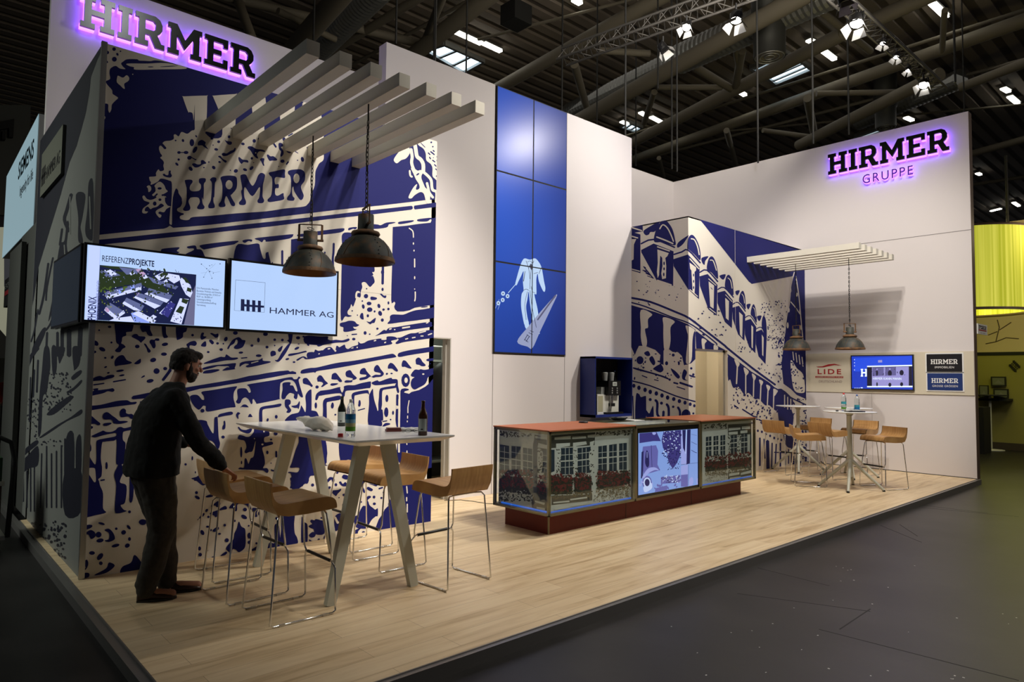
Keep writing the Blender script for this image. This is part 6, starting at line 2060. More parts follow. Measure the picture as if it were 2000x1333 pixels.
# exhaust drum
M_drum = mat('drum_grey', (0.045, 0.045, 0.04), .5, .4)
for (px, py), z, r, h, lb in (((1503, 112), 10.4, .42, 3.0, 'dark cylindrical air outlet with round grille hanging left of the skylight'), ((1730, 250), 11.2, .36, 2.2, 'dark cylindrical air outlet just above the right wall top')):
    p = un(px, py, 2, z); t = thing('air_outlet', lb, 'air outlet', p)
    mb = MB(); mb.lathe(p, [(r, 0), (r, h * .35), (r * 1.12, h * .36), (r * 1.12, h)], M_drum, 28); mb.build('drum', t)
    mb = MB(); mb.lathe(p, [(0, .03), (r * .98, .03)], M_steel, 28)
    for i in range(3): mb.tube([p + V((r * (.3 + .3 * i) * math.cos(u), r * (.3 + .3 * i) * math.sin(u), 0)) for u in [2 * PI * q / 20 for q in range(20)]], .02, M_duct, 5, closed=True)
    mb.build('grille', t)
# box speaker/heater
p = un(1008, 42, 2, 11.5); mb = MB(); mb.box((p.x - .32, p.y - .3, 11.4), (p.x + .32, p.y + .3, 11.95), M_blackm); mb.tube([p + V((0, 0, .6)), p + V((0, 0, 2))], .03, M_hose); tag(mb.build('roof_box', org=p), 'dark square box hanging from the roof above the video wall', 'roof box')

# skylights and tube lights: set into the deck
sky = [((830, 96), (868, 84), (945, 118), (905, 140)), ((1212, 246), (1226, 236), (1254, 247), (1240, 256)), ((1466, 131), (1532, 99), (1546, 108), (1480, 140)), ((1494, 146), (1562, 115), (1586, 133), (1514, 163)), ((1669, 266), (1720, 247), (1720, 258), (1690, 268))]
lbs = ['skylight at the top of the blue video wall', 'small skylight above the corner of the white walls', 'far half of the large skylight behind the round air outlet', 'near half of the large skylight right of the round air outlet', 'skylight just above the top edge of the right wall']
for q4, lb in zip(sky, lbs):
    P = [un(*q, 2, ZD - .14) for q in q4]; c = sum(P, V()) / 4
    t = thing('skylight', lb, 'skylight', c)
    mb = MB(); mb.add(P, [(0, 1, 2, 3)], M_sky); mb.build('pane', t, fix=False)
    mb = MB()
    for a, b in zip(P, P[1:] + P[:1]): mb.bar(a, b, .12, .2, M_duct)
    for f in (.35, .7): mb.bar(P[0].lerp(P[3], f), P[1].lerp(P[2], f), .10, .10, M_duct)
    mb.build('frame', t)
strips = [((883, 60), (940, 86)), ((944, 85), (978, 101)), ((1250, 220), (1262, 227)), ((1271, 229), (1292, 240)), ((1438, 176), (1455, 187)), ((1578, 79), (1591, 85)), ((1599, 94), (1630, 117)), ((1812, 0), (1848, 34)), ((1958, 173), (1970, 180)), ((1971, 189), (1988, 203)), ((1768, 230), (1782, 236)), ((1213, 238), (1226, 243)), ((1120, 0), (1134, 8)), ((1908, 339), (1915, 342)), ((1979, 396), (1990, 403)), ((200, -4), (222, 4)), ((1935, 413), (1955, 408))]
for i, (a, b) in enumerate(strips):
    p = un(*a, 2, ZD - .3); q = un(*b, 2, ZD - .3)
    t = thing('tube_light', 'lit fluorescent strip light on the hall roof deck', 'ceiling light', p, 'strip lights on the hall roof')
    mb = MB(); mb.bar(p, q, .17, .05, M_strip, up=(0, 0, 1)); mb.build('tube', t)
    mb = MB(); mb.bar(p + V((0, 0, .07)), q + V((0, 0, .07)), .26, .06, M_duct); mb.build('housing', t)

# ---------------------------------------------------------------- rigging truss with theatre spots
M_truss = mat('truss_aluminium', (0.09, 0.085, 0.08), 0.4, .7)


def truss(p, q, s, label):
    p = V(p); q = V(q); d = (q - p).normalized(); r = d.cross(V((0, 0, 1))).normalized(); u = V((0, 0, 1))
    t = thing('lighting_truss', label, 'truss', p)
    offs = [r * (-s / 2) - u * s * .3, r * (s / 2) - u * s * .3, u * s * .55]
    for o in offs: mb = MB(); mb.tube([p + o, q + o], .028, M_truss, 8); mb.build('chord', t)
    mb = MB(); n = int((q - p).length / (s * .9))
    for i in range(n):
        a = i / n; b = (i + .5) / n; c = (i + 1) / n
        for j in range(3):
            o1 = offs[j]; o2 = offs[(j + 1) % 3]
            mb.tube([p.lerp(q, a) + o1, p.lerp(q, b) + o2, p.lerp(q, c) + o1], .012, M_truss, 5)
    mb.build('lacing', t)
    return t


pa = un(1097, 112, 2, 8.4); pb = un(1440, -12, 2, 8.4)
truss(pa, pa + (pb - pa) * 2.0, .36, 'aluminium lighting truss running above the video wall')
pc = un(1640, -10, 2, 8.6); pd = un(1835, 168, 2, 8.6)
truss(pc - (pd - pc) * .8, pd, .30, 'dark lighting truss with a row of spots above the right wall')


def fixture(px, py, z, aim, s, label, lit=True, barn=True):
    s *= .5
    p = un(px, py, 2, z); a = (V(aim) - p).normalized()
    t = thing('stage_spot', label, 'spotlight', p, 'stage spots on the trusses')
    mb = MB(); mb.lathe(p - a * s * 1.1, [(0, 0), (s * .5, 0), (s * .62, s * .25), (s * .62, s * 1.0)], M_black, 16, axis=a); mb.build('housing', t)
    mb = MB(); mb.lathe(p - a * s * .12, [(0, 0), (s * .56, 0)], M_hot if lit else M_black, 16, axis=a); mb.build('lens', t)
    if barn:
        r = a.cross(V((0, 0, 1))).normalized(); u = r.cross(a)
        for v1, v2 in ((r, u), (u, r), (-r, u), (-u, r)):
            mb = MB(); c = p + v1 * s * .6; e = c + a * s * .8 + v1 * s * .45
            mb.add([c - v2 * s * .45, c + v2 * s * .45, e + v2 * s * .7, e - v2 * s * .7], [(0, 1, 2, 3)], M_barn)
            mb.add([c - v2 * s * .45 + v1 * .004, c + v2 * s * .45 + v1 * .004, e + v2 * s * .7 + v1 * .004, e - v2 * s * .7 + v1 * .004], [(3, 2, 1, 0)], M_black); mb.build('barn_door', t)
    mb = MB(); mb.tube([p - a * s * .4 + V((0, 0, s * .7)), p - a * s * .4 + V((0, 0, s * 1.6))], .02, M_black, 6)
    mb.tube([p - a * s * .4 + a.cross(V((0, 0, 1))).normalized() * s * .66 * sg + V((0, 0, zz)) for sg, zz in ((-1, 0), (-1, s * .75), (1, s * .75), (1, 0))], .015, M_black, 6); mb.build('yoke', t)


fixture(1340, 55, 7.9, (6, 6, 1), 0.25, 'lit stage spot with open barn doors at the centre of the roof view')
fixture(1437, 42, 7.9, (9, 6, 0), 0.34, 'wide lit flood light right of the centre spot on the truss')
fixture(1298, 98, 7.8, (12, 3, 0), 0.28, 'unlit stage spot hanging below the first truss', False)
fixture(1672, 48, 8.2, (9, 5, 0), 0.39, 'largest flood with pale barn doors at the left of the spot row')
fixture(1650, 8, 8.2, (13, 3, 0), 0.32, 'dark flood cut by the top of the picture', False)
fixture(1724, 86, 8.2, (12, 6, 0), 0.20, 'second lit spot of the row above the right sign')
fixture(1750, 113, 8.2, (12, 6, 0), 0.20, 'third lit spot of the row above the right sign')
fixture(1773, 139, 8.2, (12, 6, 0), 0.17, 'fourth spot of the row above the right sign')
fixture(1803, 168, 8.2, (10, 5, 0), 0.31, 'last lit spot of the row, directly above the right sign')

def un_y(x, y, z):
    d = V((x, y, z - CH)); return 666.5 - F_PX * d.dot(cu) / d.dot(cf)


# suspension wires and slings
for a, b in (((1222, -5), (1240, 330)), ((1312, 100), (1333, 330)), ((1322, 60), (1334, 335)), ((1478, 0), (1480, 318)), ((1098, 128), (1097, 215)), ((1242, 270), (1242, 325)), ((1585, 0), (1590, 280)), ((1655, 60), (1630, 260)), ((848, 70), (862, 122)), ((852, 0), (855, 120)), ((613, 45), (637, 115)), ((1862, 0), (1862, 160)), ((1166, 210), (1179, 240)), ((1285, 120), (1280, 170)), ((775, 0), (770, 84)), ((911, 100), (910, 150))):
    p = un(*a, 2, 9.5); zl = 9.5
    while zl > 2 and un_y(p.x, p.y, zl) < b[1]: zl -= .05
    mb = MB(); mb.tube([(p.x, p.y, ZD), (p.x, p.y, zl)], .022, M_hose, 6)
    tag(mb.build('suspension_cable', org=p), 'black suspension cable hanging from the hall roof', 'cable', 'suspension cables')

# ================================================================ neighbours on the left
M_light = emat('light_box_pale', (0.34, 0.50, 0.56), .55)
xs_ = 1.75
a = un(77, 222, 0, xs_); b = un(66, 440, 0, xs_); c = un(14, 345, 0, xs_); d = un(5, 505, 0, xs_)
t = thing('light_box_sign', 'tall pale blue SIEMENS light box on the neighbouring stand at the left edge', 'sign', (xs_, a.y, b.z))
mb = MB(); mb.prism([a, b, d, c], (.25, 0, 0), M_machg); mb.build('case', t)
mb = MB(); mb.add([V((xs_ - .01, p.y, p.z)) for p in (a, b, d, c)], [(0, 1, 2, 3)], M_light); mb.build('face', t, fix=False)
M_teal = mat('teal_print', (0.01, 0.12, 0.14), .5)
mb = MB(); o = un(35, 352, 0, xs_ - .02); e = un(65, 310, 0, xs_ - .02)
text(mb, 'SIEMENS', (xs_ - .02, o.y, o.z), (0, -1, 0), (0, 0, 1), .5, M_teal, .001, width=abs(o.y - e.y) * 1.0, bold=.02)
o = un(38, 385, 0, xs_ - .02); text(mb, 'Ingenuity for life', (xs_ - .02, o.y, o.z), (0, -1, 0), (0, 0, 1), .32, M_blackm, .001, width=abs(o.y - e.y) * 1.02)
mb.build('lettering', t)
# booths further back
M_nb = mat('neighbour_grey', (0.075, 0.078, 0.07), .7); M_nbw = emat('neighbour_lit_panel', (0.34, 0.34, 0.24), .5); M_tealm = mat('teal_panel', (0.01, 0.16, 0.22), .5)
t = thing('neighbour_booth', 'grey and cream neighbouring stand structure at the far left edge', 'booth', (3, 24, ZF))


def back_quad(pts, dist, m, name):
    P = []
    for x, y in pts:
        d = cr * ((x - 1000) / F_PX) + cu * ((666.5 - y) / F_PX) + cf
        tt = dist / d.y; P.append(V((0, 0, CH)) + d * tt)
    mb = MB(); mb.prism(P, (0, .3, 0), m); return mb.build(name, t)


back_quad([(-60, 205), (60, 205), (55, 420), (-60, 420)], 30, M_nb, 'upper_fascia')
back_quad([(-60, 250), (28, 232), (26, 268), (18, 268), (18, 250), (-60, 262)], 29.8, M_blackm, 'dark_letter_stroke')
back_quad([(5, 255), (11, 254), (11, 272), (4, 272)], 29.7, M_blackm, 'dark_letter_bar')
back_quad([(-60, 444), (8, 444), (8, 560), (40, 560), (40, 600), (10, 680), (-60, 680)], 28, M_nbw, 'lit_panel')
back_quad([(14, 545), (45, 545), (45, 560), (20, 575)], 27.8, M_tealm, 'teal_panel')
back_quad([(-60, 575), (14, 660), (60, 640), (60, 700), (-60, 700)], 27.7, M_nb, 'dark_counter')
back_quad([(-60, 700), (40, 690), (40, 1000), (-60, 1000)], 30, mat('neighbour_dark', (0.03, 0.032, 0.028), .7), 'back_wall')
t = thing('hall_number_sign', 'dark neighbour sign plate with a red bar left of the side print', 'sign', (1.3, 11.5, 2))
a = un(13, 548, 0, 1.1); b = un(40, 585, 0, 1.1)
mb = MB(); mb.box((1.08, b.y, b.z), (1.12, a.y, a.z), M_blackm); mb.build('plate', t)
mb = MB(); mb.box((1.075, b.y + .1, (a.z + b.z) / 2 - .04), (1.08, a.y - .1, (a.z + b.z) / 2 + .02), M_lred); text(mb, 'EXPO REAL', (1.075, a.y - .1, (a.z + b.z) / 2 + .05), (0, -1, 0), (0, 0, 1), .1, M_grey, .001, width=(a.y - b.y) - .25); mb.build('print', t)
# grey pillar
mb = MB(); mb.box((1.07, 9.9, ZF), (1.12, 11.0, 3.15), M_nb); tag(mb.build('grey_pillar', org=(1.08, 10.1, ZF)), 'tall grey panel edge behind the shaded side print', 'pillar')
# red figure glimpsed: hanging red vest on a stand
# trolley with crates
M_tg = mat('crate_green', (0.008, 0.045, 0.012), .5); M_tb = mat('cardboard_brown', (0.045, 0.018, 0.010), .7)
c = un(10, 1080, 2, ZF); t = thing('trolley', 'dark hand trolley with a bent handle at the left edge', 'trolley', (c.x, c.y, ZF))
cx_, cy_ = c.x - .12, c.y + .1
mb = MB(); mb.box((cx_ - .5, cy_ - .02, ZF + .1), (cx_ + .12, cy_ + .7, ZF + .14), M_alu)
mb.build('platform', t)
mb = MB(); mb.tube([(cx_ + .14, cy_, ZF + .12), (cx_ + .17, cy_, .75), (cx_ + .14, cy_ + .02, .92), (cx_ + .02, cy_ + .05, .99), (cx_ - .3, cy_ + .08, 1.0)], .022, M_blackm, 10); mb.build('handle', t)
for sx_ in (-.4, .05):
    for sy_ in (.1, .6): mb = MB(); mb.lathe((cx_ + sx_, cy_ + sy_, ZF + .05), [(0, -.015), (.05, -.015), (.05, .015), (0, .015)], M_blackm, 16, axis=(0, 1, 0)); mb.build('wheel', t)
mb = MB(); mb.box((cx_ - .5, cy_, ZF + .14), (cx_ + .08, cy_ + .6, .52), M_tb)
text(mb, '©', (cx_ - .1, cy_ - .002, .35), (1, 0, 0), (0, 0, 1), .12, M_grey, .0005); tag(mb.build('carton', org=(cx_ - .2, cy_ + .3, ZF + .14)), 'brown carton on the trolley under the green crate', 'carton')
mb = MB(); mb.box((cx_ - .5, cy_, .52), (cx_ + .10, cy_ + .6, .56), M_beam); mb.box((cx_ - .48, cy_ + .02, .56), (cx_ + .08, cy_ + .58, .78), M_tg); tag(mb.build('crate', org=(cx_ - .2, cy_ + .3, .52)), 'dark green crate on top of the trolley at the left edge', 'crate')
for i in range(5):
    q = V((cx_ - .4 + .1 * i, cy_ + .15, .78)); mb = MB(); mb.lathe(q, [(0, 0), (.03, 0), (.03, .06), (.012, .1), (.012, .13), (0, .13)], M_dkg if i % 2 else M_pet, 12)
    tag(mb.build('bottle', org=q), 'small bottle standing in the green crate on the trolley', 'bottle', 'bottles in the trolley crate')

# distant person in red and black at the left edge
def far_person(px, pyb, dist, h, top, legs, label):
    d = cr * ((px - 1000) / F_PX) + cu * ((666.5 - pyb) / F_PX) + cf; tt = dist; p = V((0, 0, CH)) + d * tt; p.z = ZF
    t = thing('person', label, 'person', p); s = h / 1.78
    def S(mb_, c, a, b, m): mb_.ball(p + V(c) * s, (a * s, a * s, b * s), m, 12, 8)
    m = MB(); m.tube([p + V((0, 0, .95)) * s, p + V((0, 0, 1.2)) * s, p + V((0, 0, 1.42)) * s, p + V((0, 0, 1.5)) * s, p + V((0, 0, 1.56)) * s], [.15 * s, .16 * s, .18 * s, .07 * s, .055 * s], top, 12)
    m.ball(p + V((0, 0, 1.66)) * s, (.08 * s, .095 * s, .12 * s), top, 12, 9)
    for g in (-1, 1):
        m.tube([p + V((.17 * g, 0, 1.42)) * s, p + V((.23 * g, .03, 1.14)) * s, p + V((.2 * g, -.15, .95)) * s], [.055 * s, .045 * s, .035 * s], top, 8)
        m.tube([p + V((.08 * g, 0, .95)) * s, p + V((.09 * g, 0, .5)) * s, p + V((.10 * g, .02, .08)) * s, p + V((.10 * g, -.14, .04)) * s], [.085 * s, .06 * s, .045 * s, .035 * s], top, 8)
    me = remesh(m, .025, 3); meshobj('body', me, mat('far_skin', (.28, .14, .09), .6), t)
    m = MB(); m.tube([p + V((0, 0, .88)) * s, p + V((0, 0, 1.2)) * s, p + V((0, 0, 1.42)) * s, p + V((0, 0, 1.5)) * s], [.17 * s, .175 * s, .2 * s, .09 * s], top, 12)
    for g in (-1, 1): m.tube([p + V((.17 * g, 0, 1.42)) * s, p + V((.23 * g, .03, 1.14)) * s, p + V((.2 * g, -.13, .98)) * s], [.07 * s, .058 * s, .045 * s], top, 8)
    meshobj('jacket', remesh(m, .025, 3), top, t)
    m = MB()
    for g in (-1, 1): m.tube([p + V((.07 * g, 0, .95)) * s, p + V((.09 * g, 0, .5)) * s, p + V((.10 * g, .02, .1)) * s], [.11 * s, .085 * s, .07 * s], legs, 8)
    meshobj('trousers', remesh(m, .025, 3), legs, t)
    m = MB(); m.ball(p + V((0, .02, 1.69)) * s, (.09 * s, .1 * s, .11 * s), M_blackm, 12, 8); m.build('hair', t)


far_person(21, 800, 15.0, 1.78, mat('coat_red', (0.22, 0.012, 0.008), .6), M_blackm, 'distant person in a red jacket at the far left edge')

# ================================================================ neighbours on the right
M_olive = mat('olive_wall', (0.30, 0.27, 0.075), .7); M_beige = mat('beige_partition', (0.62, 0.50, 0.32), .7)
M_shade = bpy.data.materials.new('yellow_green_shade'); M_shade.use_nodes = True
nt = M_shade.node_tree; b_ = nt.nodes['Principled BSDF']; tcn = nt.nodes.new('ShaderNodeTexCoord'); n_ = nt.nodes.new('ShaderNodeTexNoise'); mpn = nt.nodes.new('ShaderNodeMapping')
mpn.inputs['Scale'].default_value = (7, 7, .05); n_.inputs['Scale'].default_value = 2.5; n_.inputs['Detail'].default_value = 5
crn = nt.nodes.new('ShaderNodeValToRGB'); crn.color_ramp.elements[0].position = .35; crn.color_ramp.elements[0].color = (.42, .44, .02, 1); crn.color_ramp.elements[1].position = .65; crn.color_ramp.elements[1].color = (.75, .72, .10, 1)
nt.links.new(tcn.outputs['Object'], mpn.inputs['Vector']); nt.links.new(mpn.outputs['Vector'], n_.inputs['Vector']); nt.links.new(n_.outputs['Fac'], crn.inputs['Fac'])
nt.links.new(crn.outputs['Color'], b_.inputs['Base Color']); nt.links.new(crn.outputs['Color'], b_.inputs['Emission Color']); b_.inputs['Emission Strength'].default_value = .62; b_.inputs['Roughness'].default_value = .8


def at_dist(px, py, fwd):
    d = cr * ((px - 1000) / F_PX) + cu * ((666.5 - py) / F_PX) + cf
    return V((0, 0, CH)) + d * fwd


DL = 15.5
c = at_dist(1893, 612, DL); R_ = 103 * DL / F_PX; top = at_dist(1893, 458, DL).z
t = thing('drum_lamp', 'huge yellow green pleated drum lamp hanging beside the end of the right wall', 'lamp', c)
mb = MB(); n = 96
mb.lathe((c.x, c.y, c.z), [(R_, 0), (R_, top - c.z)], M_shade, n); mb.lathe((c.x, c.y, c.z), [(R_ - .02, 0), (R_ - .02, top - c.z)], M_shade, n); mb.build('pleated_shade', t, fix=False)
mb = MB(); mb.lathe((c.x, c.y, c.z), [(R_ + .012, -.02), (R_ + .012, .03), (R_ - .1, .03), (R_ - .1, -.02), (R_ + .012, -.02)], M_brown, n); mb.lathe((c.x, c.y, top), [(R_ + .012, -.02), (R_ + .012, .03), (R_ - .1, .03), (R_ - .1, -.02)], M_brown, n); mb.build('rim_ring', t)
mb = MB(); mb.lathe((c.x, c.y, c.z + .25), [(0, 0), (R_ * .55, 0)], emat('lamp_inner_glow', (.85, .85, .12), 1.6), 32); mb.build('inner_light', t, fix=False)
q = at_dist(1968, 430, DL)
mb = MB(); mb.tube([(q.x, q.y, q.z + 1.5), (q.x, q.y, top)], .03, M_hose, 8); mb.tube([(q.x + .12 * math.cos(u), q.y, q.z + .02 + .12 * math.sin(u)) for u in [2 * PI * k_ / 14 for k_ in range(14)]], .012, M_hose, 5, closed=True)
mb.tube([(c.x, c.y, top - .02), (c.x, c.y, ZD)], .015, M_hose, 6); mb.bar((c.x - R_, c.y, top - .02), (c.x + R_, c.y, top - .02), .03, .03, M_brown); mb.build('suspension', t)

xw = 20.5
a = un(1895, 880, 0, xw); zt = un(1905, 442, 0, xw).z; zt2 = un(2000, 415, 0, xw).z; zh = un(1950, 692, 0, xw).z
mb = MB(); mb.box((xw, -8, zh), (xw + .2, 9, zt), M_beige)
mb.box((xw, -8, ZF), (xw + .2, 9, zh), M_olive)
mb.box((xw - .02, -8, zh - .03), (xw, 9, zh + .05), M_blackm)
struct(mb.build('wall_neighbour'), 'olive and beige wall of the neighbouring stand beyond the right wall', 'wall')
mb = MB(); mb.box((xw - .03, -8, ZF), (xw, 9, un(1960, 865, 0, xw).z), mat('skirting_dark', (.06, .045, .03), .6)); struct(mb.build('baseboard_neighbour'), 'dark skirting of the olive neighbour wall', 'baseboard')
# thin brown branch shape on the beige fascia
mb = MB()
for P in (((1925, 672), (1945, 668), (1965, 660), (1990, 662)), ((1945, 668), (1952, 640), (1948, 625)), ((1952, 645), (1975, 630)), ((1930, 655), (1948, 648))):
    mb.tube([un(x, y_, 0, xw - .005) for x, y_ in P], .012, M_brown, 5)
tag(mb.build('branch_decoration', org=un(1950, 650, 0, xw)), 'thin bare branch decoration under the drum lamp', 'decoration')
# pixel emblem
mb = MB(); cN = un(1981.5, 715.5, 0, xw - .02); s_ = un(1981.5, 702, 0, xw).z - un(1981.5, 729, 0, xw).z; st = s_ / 11; sy_ = abs(un(1968, 715, 0, xw).y - un(1995, 715, 0, xw).y) / 11
for i in range(-5, 6):
    for j in range(-5, 6):
        if abs(i) + abs(j) <= 5 and ((i + j) % 2 == 0 or (i - j) % 3 == 0): mb.box((xw - .03, cN.y + (i - .42) * sy_, cN.z + (j - .42) * st), (xw - .005, cN.y + (i + .42) * sy_, cN.z + (j + .42) * st), M_blackm)
tag(mb.build('wall_emblem', org=cN), 'black diamond emblem of woven bars on the olive wall', 'emblem')
M_pic = mat('picture_print', (0.16, 0.17, 0.13), .5)
for (x0_, y0_, x1_, y1_), lb in (((1935, 736, 1965, 755), 'upper framed landscape picture on the olive wall'), ((1940, 760, 1970, 779), 'lower framed landscape picture on the olive wall'), ((1912, 753, 1931, 777), 'framed picture half hidden by the brown end of the right wall')):
    a = un(x0_, y0_, 0, xw - .1); b = un(x1_, y1_, 0, xw - .1); t = thing('framed_picture', lb, 'picture', a, 'framed pictures on the olive wall')
    mb = MB(); mb.box((xw - .10, b.y, b.z), (xw - .06, a.y, a.z), M_blackm); mb.build('frame', t)
    w_ = (a.y - b.y) * .1; mb = MB(); mb.box((xw - .105, b.y + w_, b.z + w_), (xw - .10, a.y - w_, a.z - w_), M_pic)
    mb.prism([(xw - .106, b.y + w_ * 2, b.z + w_ * 2), (xw - .106, a.y - w_ * 2, b.z + w_ * 2), (xw - .106, (a.y + b.y) / 2, (a.z + b.z) / 2 + w_)], (-.001, 0, 0), M_grey); mb.build('print', t)
a = un(1905, 778, 0, xw - .3); b = un(1973, 784, 0, xw - .3)
mb = MB(); mb.box((xw - .5, b.y, b.z), (xw - .0, a.y, a.z), M_blackm); tag(mb.build('wall_shelf', org=(xw, a.y, a.z)), 'dark narrow shelf under the framed pictures', 'shelf')
p = un(1936, 880, 2, ZF); mb = MB(); h_ = 1.25
mb.tube([(p.x, p.y, ZF), (p.x, p.y, h_)], .03, M_leg, 10); mb.lathe((p.x, p.y, ZF), [(0, .03), (.28, .02), (.28, 0), (0, 0)], M_leg, 24); mb.lathe((p.x, p.y, h_), [(0, 0), (.35, 0), (.35, .03), (0, .03)], M_blackm, 24)
tag(mb.build('pedestal_table', org=p), 'pedestal bar table in front of the olive wall', 'table')
p = un(1930, 880, 2, ZF); mb = MB(); mb.box((p.x - 1.2, p.y - .2, ZF), (p.x - .6, p.y + .35, 1.0), M_blackm); tag(mb.build('dark_cabinet', org=p), 'black box cabinet behind the brown end of the right wall', 'cabinet')
# expo sign
q = un(1918.5, 643, 1, RY + .02)
t = thing('hall_sign', 'small white expo real sign plate at the brown end of the right wall', 'sign', q)
a = un(1909.5, 632, 1, RY - .02); b = un(1928.5, 655.5, 1, RY - .02)
mb = MB(); mb.box((a.x, RY - .02, b.z), (b.x, RY - .005, a.z), mat('sign_plate_white', (.8, .8, .77), .5)); mb.build('plate', t)
W = b.x - a.x; H = a.z - b.z; mb = MB()
text(mb, 'expo', (a.x + W * .1, RY - .021, b.z + H * .72), (1, 0, 0), (0, 0, 1), H * .3, M_blackm, .0005, width=W * .8, bold=.03)
text(mb, 'real', (a.x + W * .1, RY - .021, b.z + H * .52), (1, 0, 0), (0, 0, 1), H * .26, M_blackm, .0005, width=W * .75, bold=.03)
mb.box((a.x + W * .1, RY - .0215, b.z + H * .33), (b.x - W * .1, RY - .02, b.z + H * .46), M_lred)
text(mb, 'A1.321', (a.x + W * .25, RY - .021, b.z + H * .08), (1, 0, 0), (0, 0, 1), H * .16, M_grey, .0005, width=W * .5)
mb.build('lettering', t)
# ================================================================ the man
M_skin = mat('skin', (0.42, 0.20, 0.13), 0.55)
M_hair = mixmat('brown_hair', [(0.006, 0.003, 0.002), (0.016, 0.008, 0.0045)], nscale=60, rough=.8, bump=.5)
M_sweat = mixmat('black_sweater', [(0.0025, 0.0026, 0.0024), (0.005, 0.005, 0.0045)], nscale=30, rough=.95, bump=.4)
M_trous = mixmat('grey_trousers', [(0.028, 0.023, 0.018), (0.042, 0.035, 0.027)], nscale=30, rough=.9, bump=.4)
M_shoe = mat('dark_brown_leather', (0.03, 0.010, 0.006), 0.35)
man = thing('person', 'man in black sweater and grey trousers, one hand on a stool back', 'person', (1.46, 5.32, 0))


def ring(c, ax, ay, a, b, n=20, sq=2.0):
    out = []
    for k in range(n):
        t = 2 * PI * k / n; ct, s_ = math.cos(t), math.sin(t)
        out.append(V(c) + ax * (a * math.copysign(abs(ct) ** (2 / sq), ct)) + ay * (b * math.copysign(abs(s_) ** (2 / sq), s_)))
    return out


XA, YA, ZA = V((1, 0, 0)), V((0, 1, 0)), V((0, 0, 1))


def torso(mb, g):
    rows = [((1.400, 5.31, .84), .125, .175), ((1.395, 5.31, .93), .132, .182), ((1.40, 5.31, 1.03), .122, .165), ((1.415, 5.31, 1.14), .120, .166), ((1.435, 5.305, 1.26), .128, .182), ((1.455, 5.30, 1.36), .125, .195), ((1.475, 5.295, 1.43), .105, .185), ((1.49, 5.29, 1.475), .075, .125), ((1.505, 5.29, 1.50), .06, .08)]
    mb.loft([ring(c, XA, YA, a + g, b + g, 22, 2.3) for c, a, b in rows], M_skin)


sh_r, el_r, wr_r = V((1.47, 5.125, 1.415)), V((1.60, 5.02, 1.12)), V((1.775, 5.015, .925))
sh_l, el_l, wr_l = V((1.47, 5.465, 1.415)), V((1.50, 5.56, 1.13)), V((1.655, 5.47, 1.07))
hip_r, kn_r, an_r = V((1.395, 5.22, .90)), V((1.455, 5.235, .50)), V((1.375, 5.29, .09))
hip_l, kn_l, an_l = V((1.395, 5.40, .90)), V((1.50, 5.40, .50)), V((1.535, 5.385, .09))


def limb(mb, pts, rs, m=None):
    out = []; r2 = []
    for i in range(len(pts) - 1):
        for j in range(4):
            f = j / 4; out.append(V(pts[i]).lerp(V(pts[i + 1]), f)); r2.append(rs[i] * (1 - f) + rs[i + 1] * f)
    out.append(V(pts[-1])); r2.append(rs[-1]); mb.tube(out, r2, m or M_skin, 14)
    mb.ball(pts[0], rs[0], m or M_skin, 12, 8); mb.ball(pts[-1], rs[-1], m or M_skin, 12, 8)


HC = V((1.585, 5.285, 1.655))  # head centre; the head looks to +x, slightly down
RH = Matrix.Rotation(math.radians(12), 3, 'Y') @ Matrix.Identity(3)
RH = Matrix.Rotation(math.radians(-6), 3, 'Z') @ RH


def H(x, y, z): return HC + RH @ V((x, y, z))


def finger(mb, base, d1, d2, d3, L, r):
    p0 = V(base); p1 = p0 + V(d1).normalized() * L * .45; p2 = p1 + V(d2).normalized() * L * .32; p3 = p2 + V(d3).normalized() * L * .23
    mb.tube([p0, p0.lerp(p1, .5), p1, p1.lerp(p2, .5), p2, p2.lerp(p3, .6), p3], [r, r * .96, r * .98, r * .88, r * .9, r * .8, r * .55], M_skin, 10)


body = MB()
torso(body, -.012)
limb(body, [(1.505, 5.29, 1.46), (1.535, 5.287, 1.53), (1.555, 5.285, 1.59)], [.062, .056, .055])
# head: skull, jaw, nose, brow, lips, ears
body.ball(H(-.008, 0, .022), (.098, .077, .096), M_skin, 22, 16, RH)
body.ball(H(.020, 0, -.035), (.072, .062, .078), M_skin, 20, 14, RH)
body.ball(H(.052, 0, -.085), (.034, .036, .026), M_skin, 14, 10, RH)
body.tube([H(.085, 0, .022), H(.098, 0, .002), H(.112, 0, -.018), H(.104, 0, -.028)], [.009, .012, .0145, .010], M_skin, 10)
body.ball(H(.088, 0, .034), (.016, .052, .011), M_skin, 12, 8, RH)
body.ball(H(.090, 0, -.048), (.011, .023, .006), M_skin, 10, 6, RH); body.ball(H(.087, 0, -.058), (.011, .021, .007), M_skin, 10, 6, RH)
for s in (-1, 1):
    body.ball(H(.070, s * .035, -.018), (.022, .02, .018), M_skin, 10, 8, RH)
    body.ball(H(-.006, s * .076, -.006), (.018, .009, .031), M_skin, 12, 10, RH); body.ball(H(.002, s * .073, -.030), (.010, .008, .011), M_skin, 8, 6, RH)
limb(body, [sh_r, el_r, wr_r], [.055, .042, .028]); limb(body, [sh_l, el_l, wr_l], [.055, .042, .028])
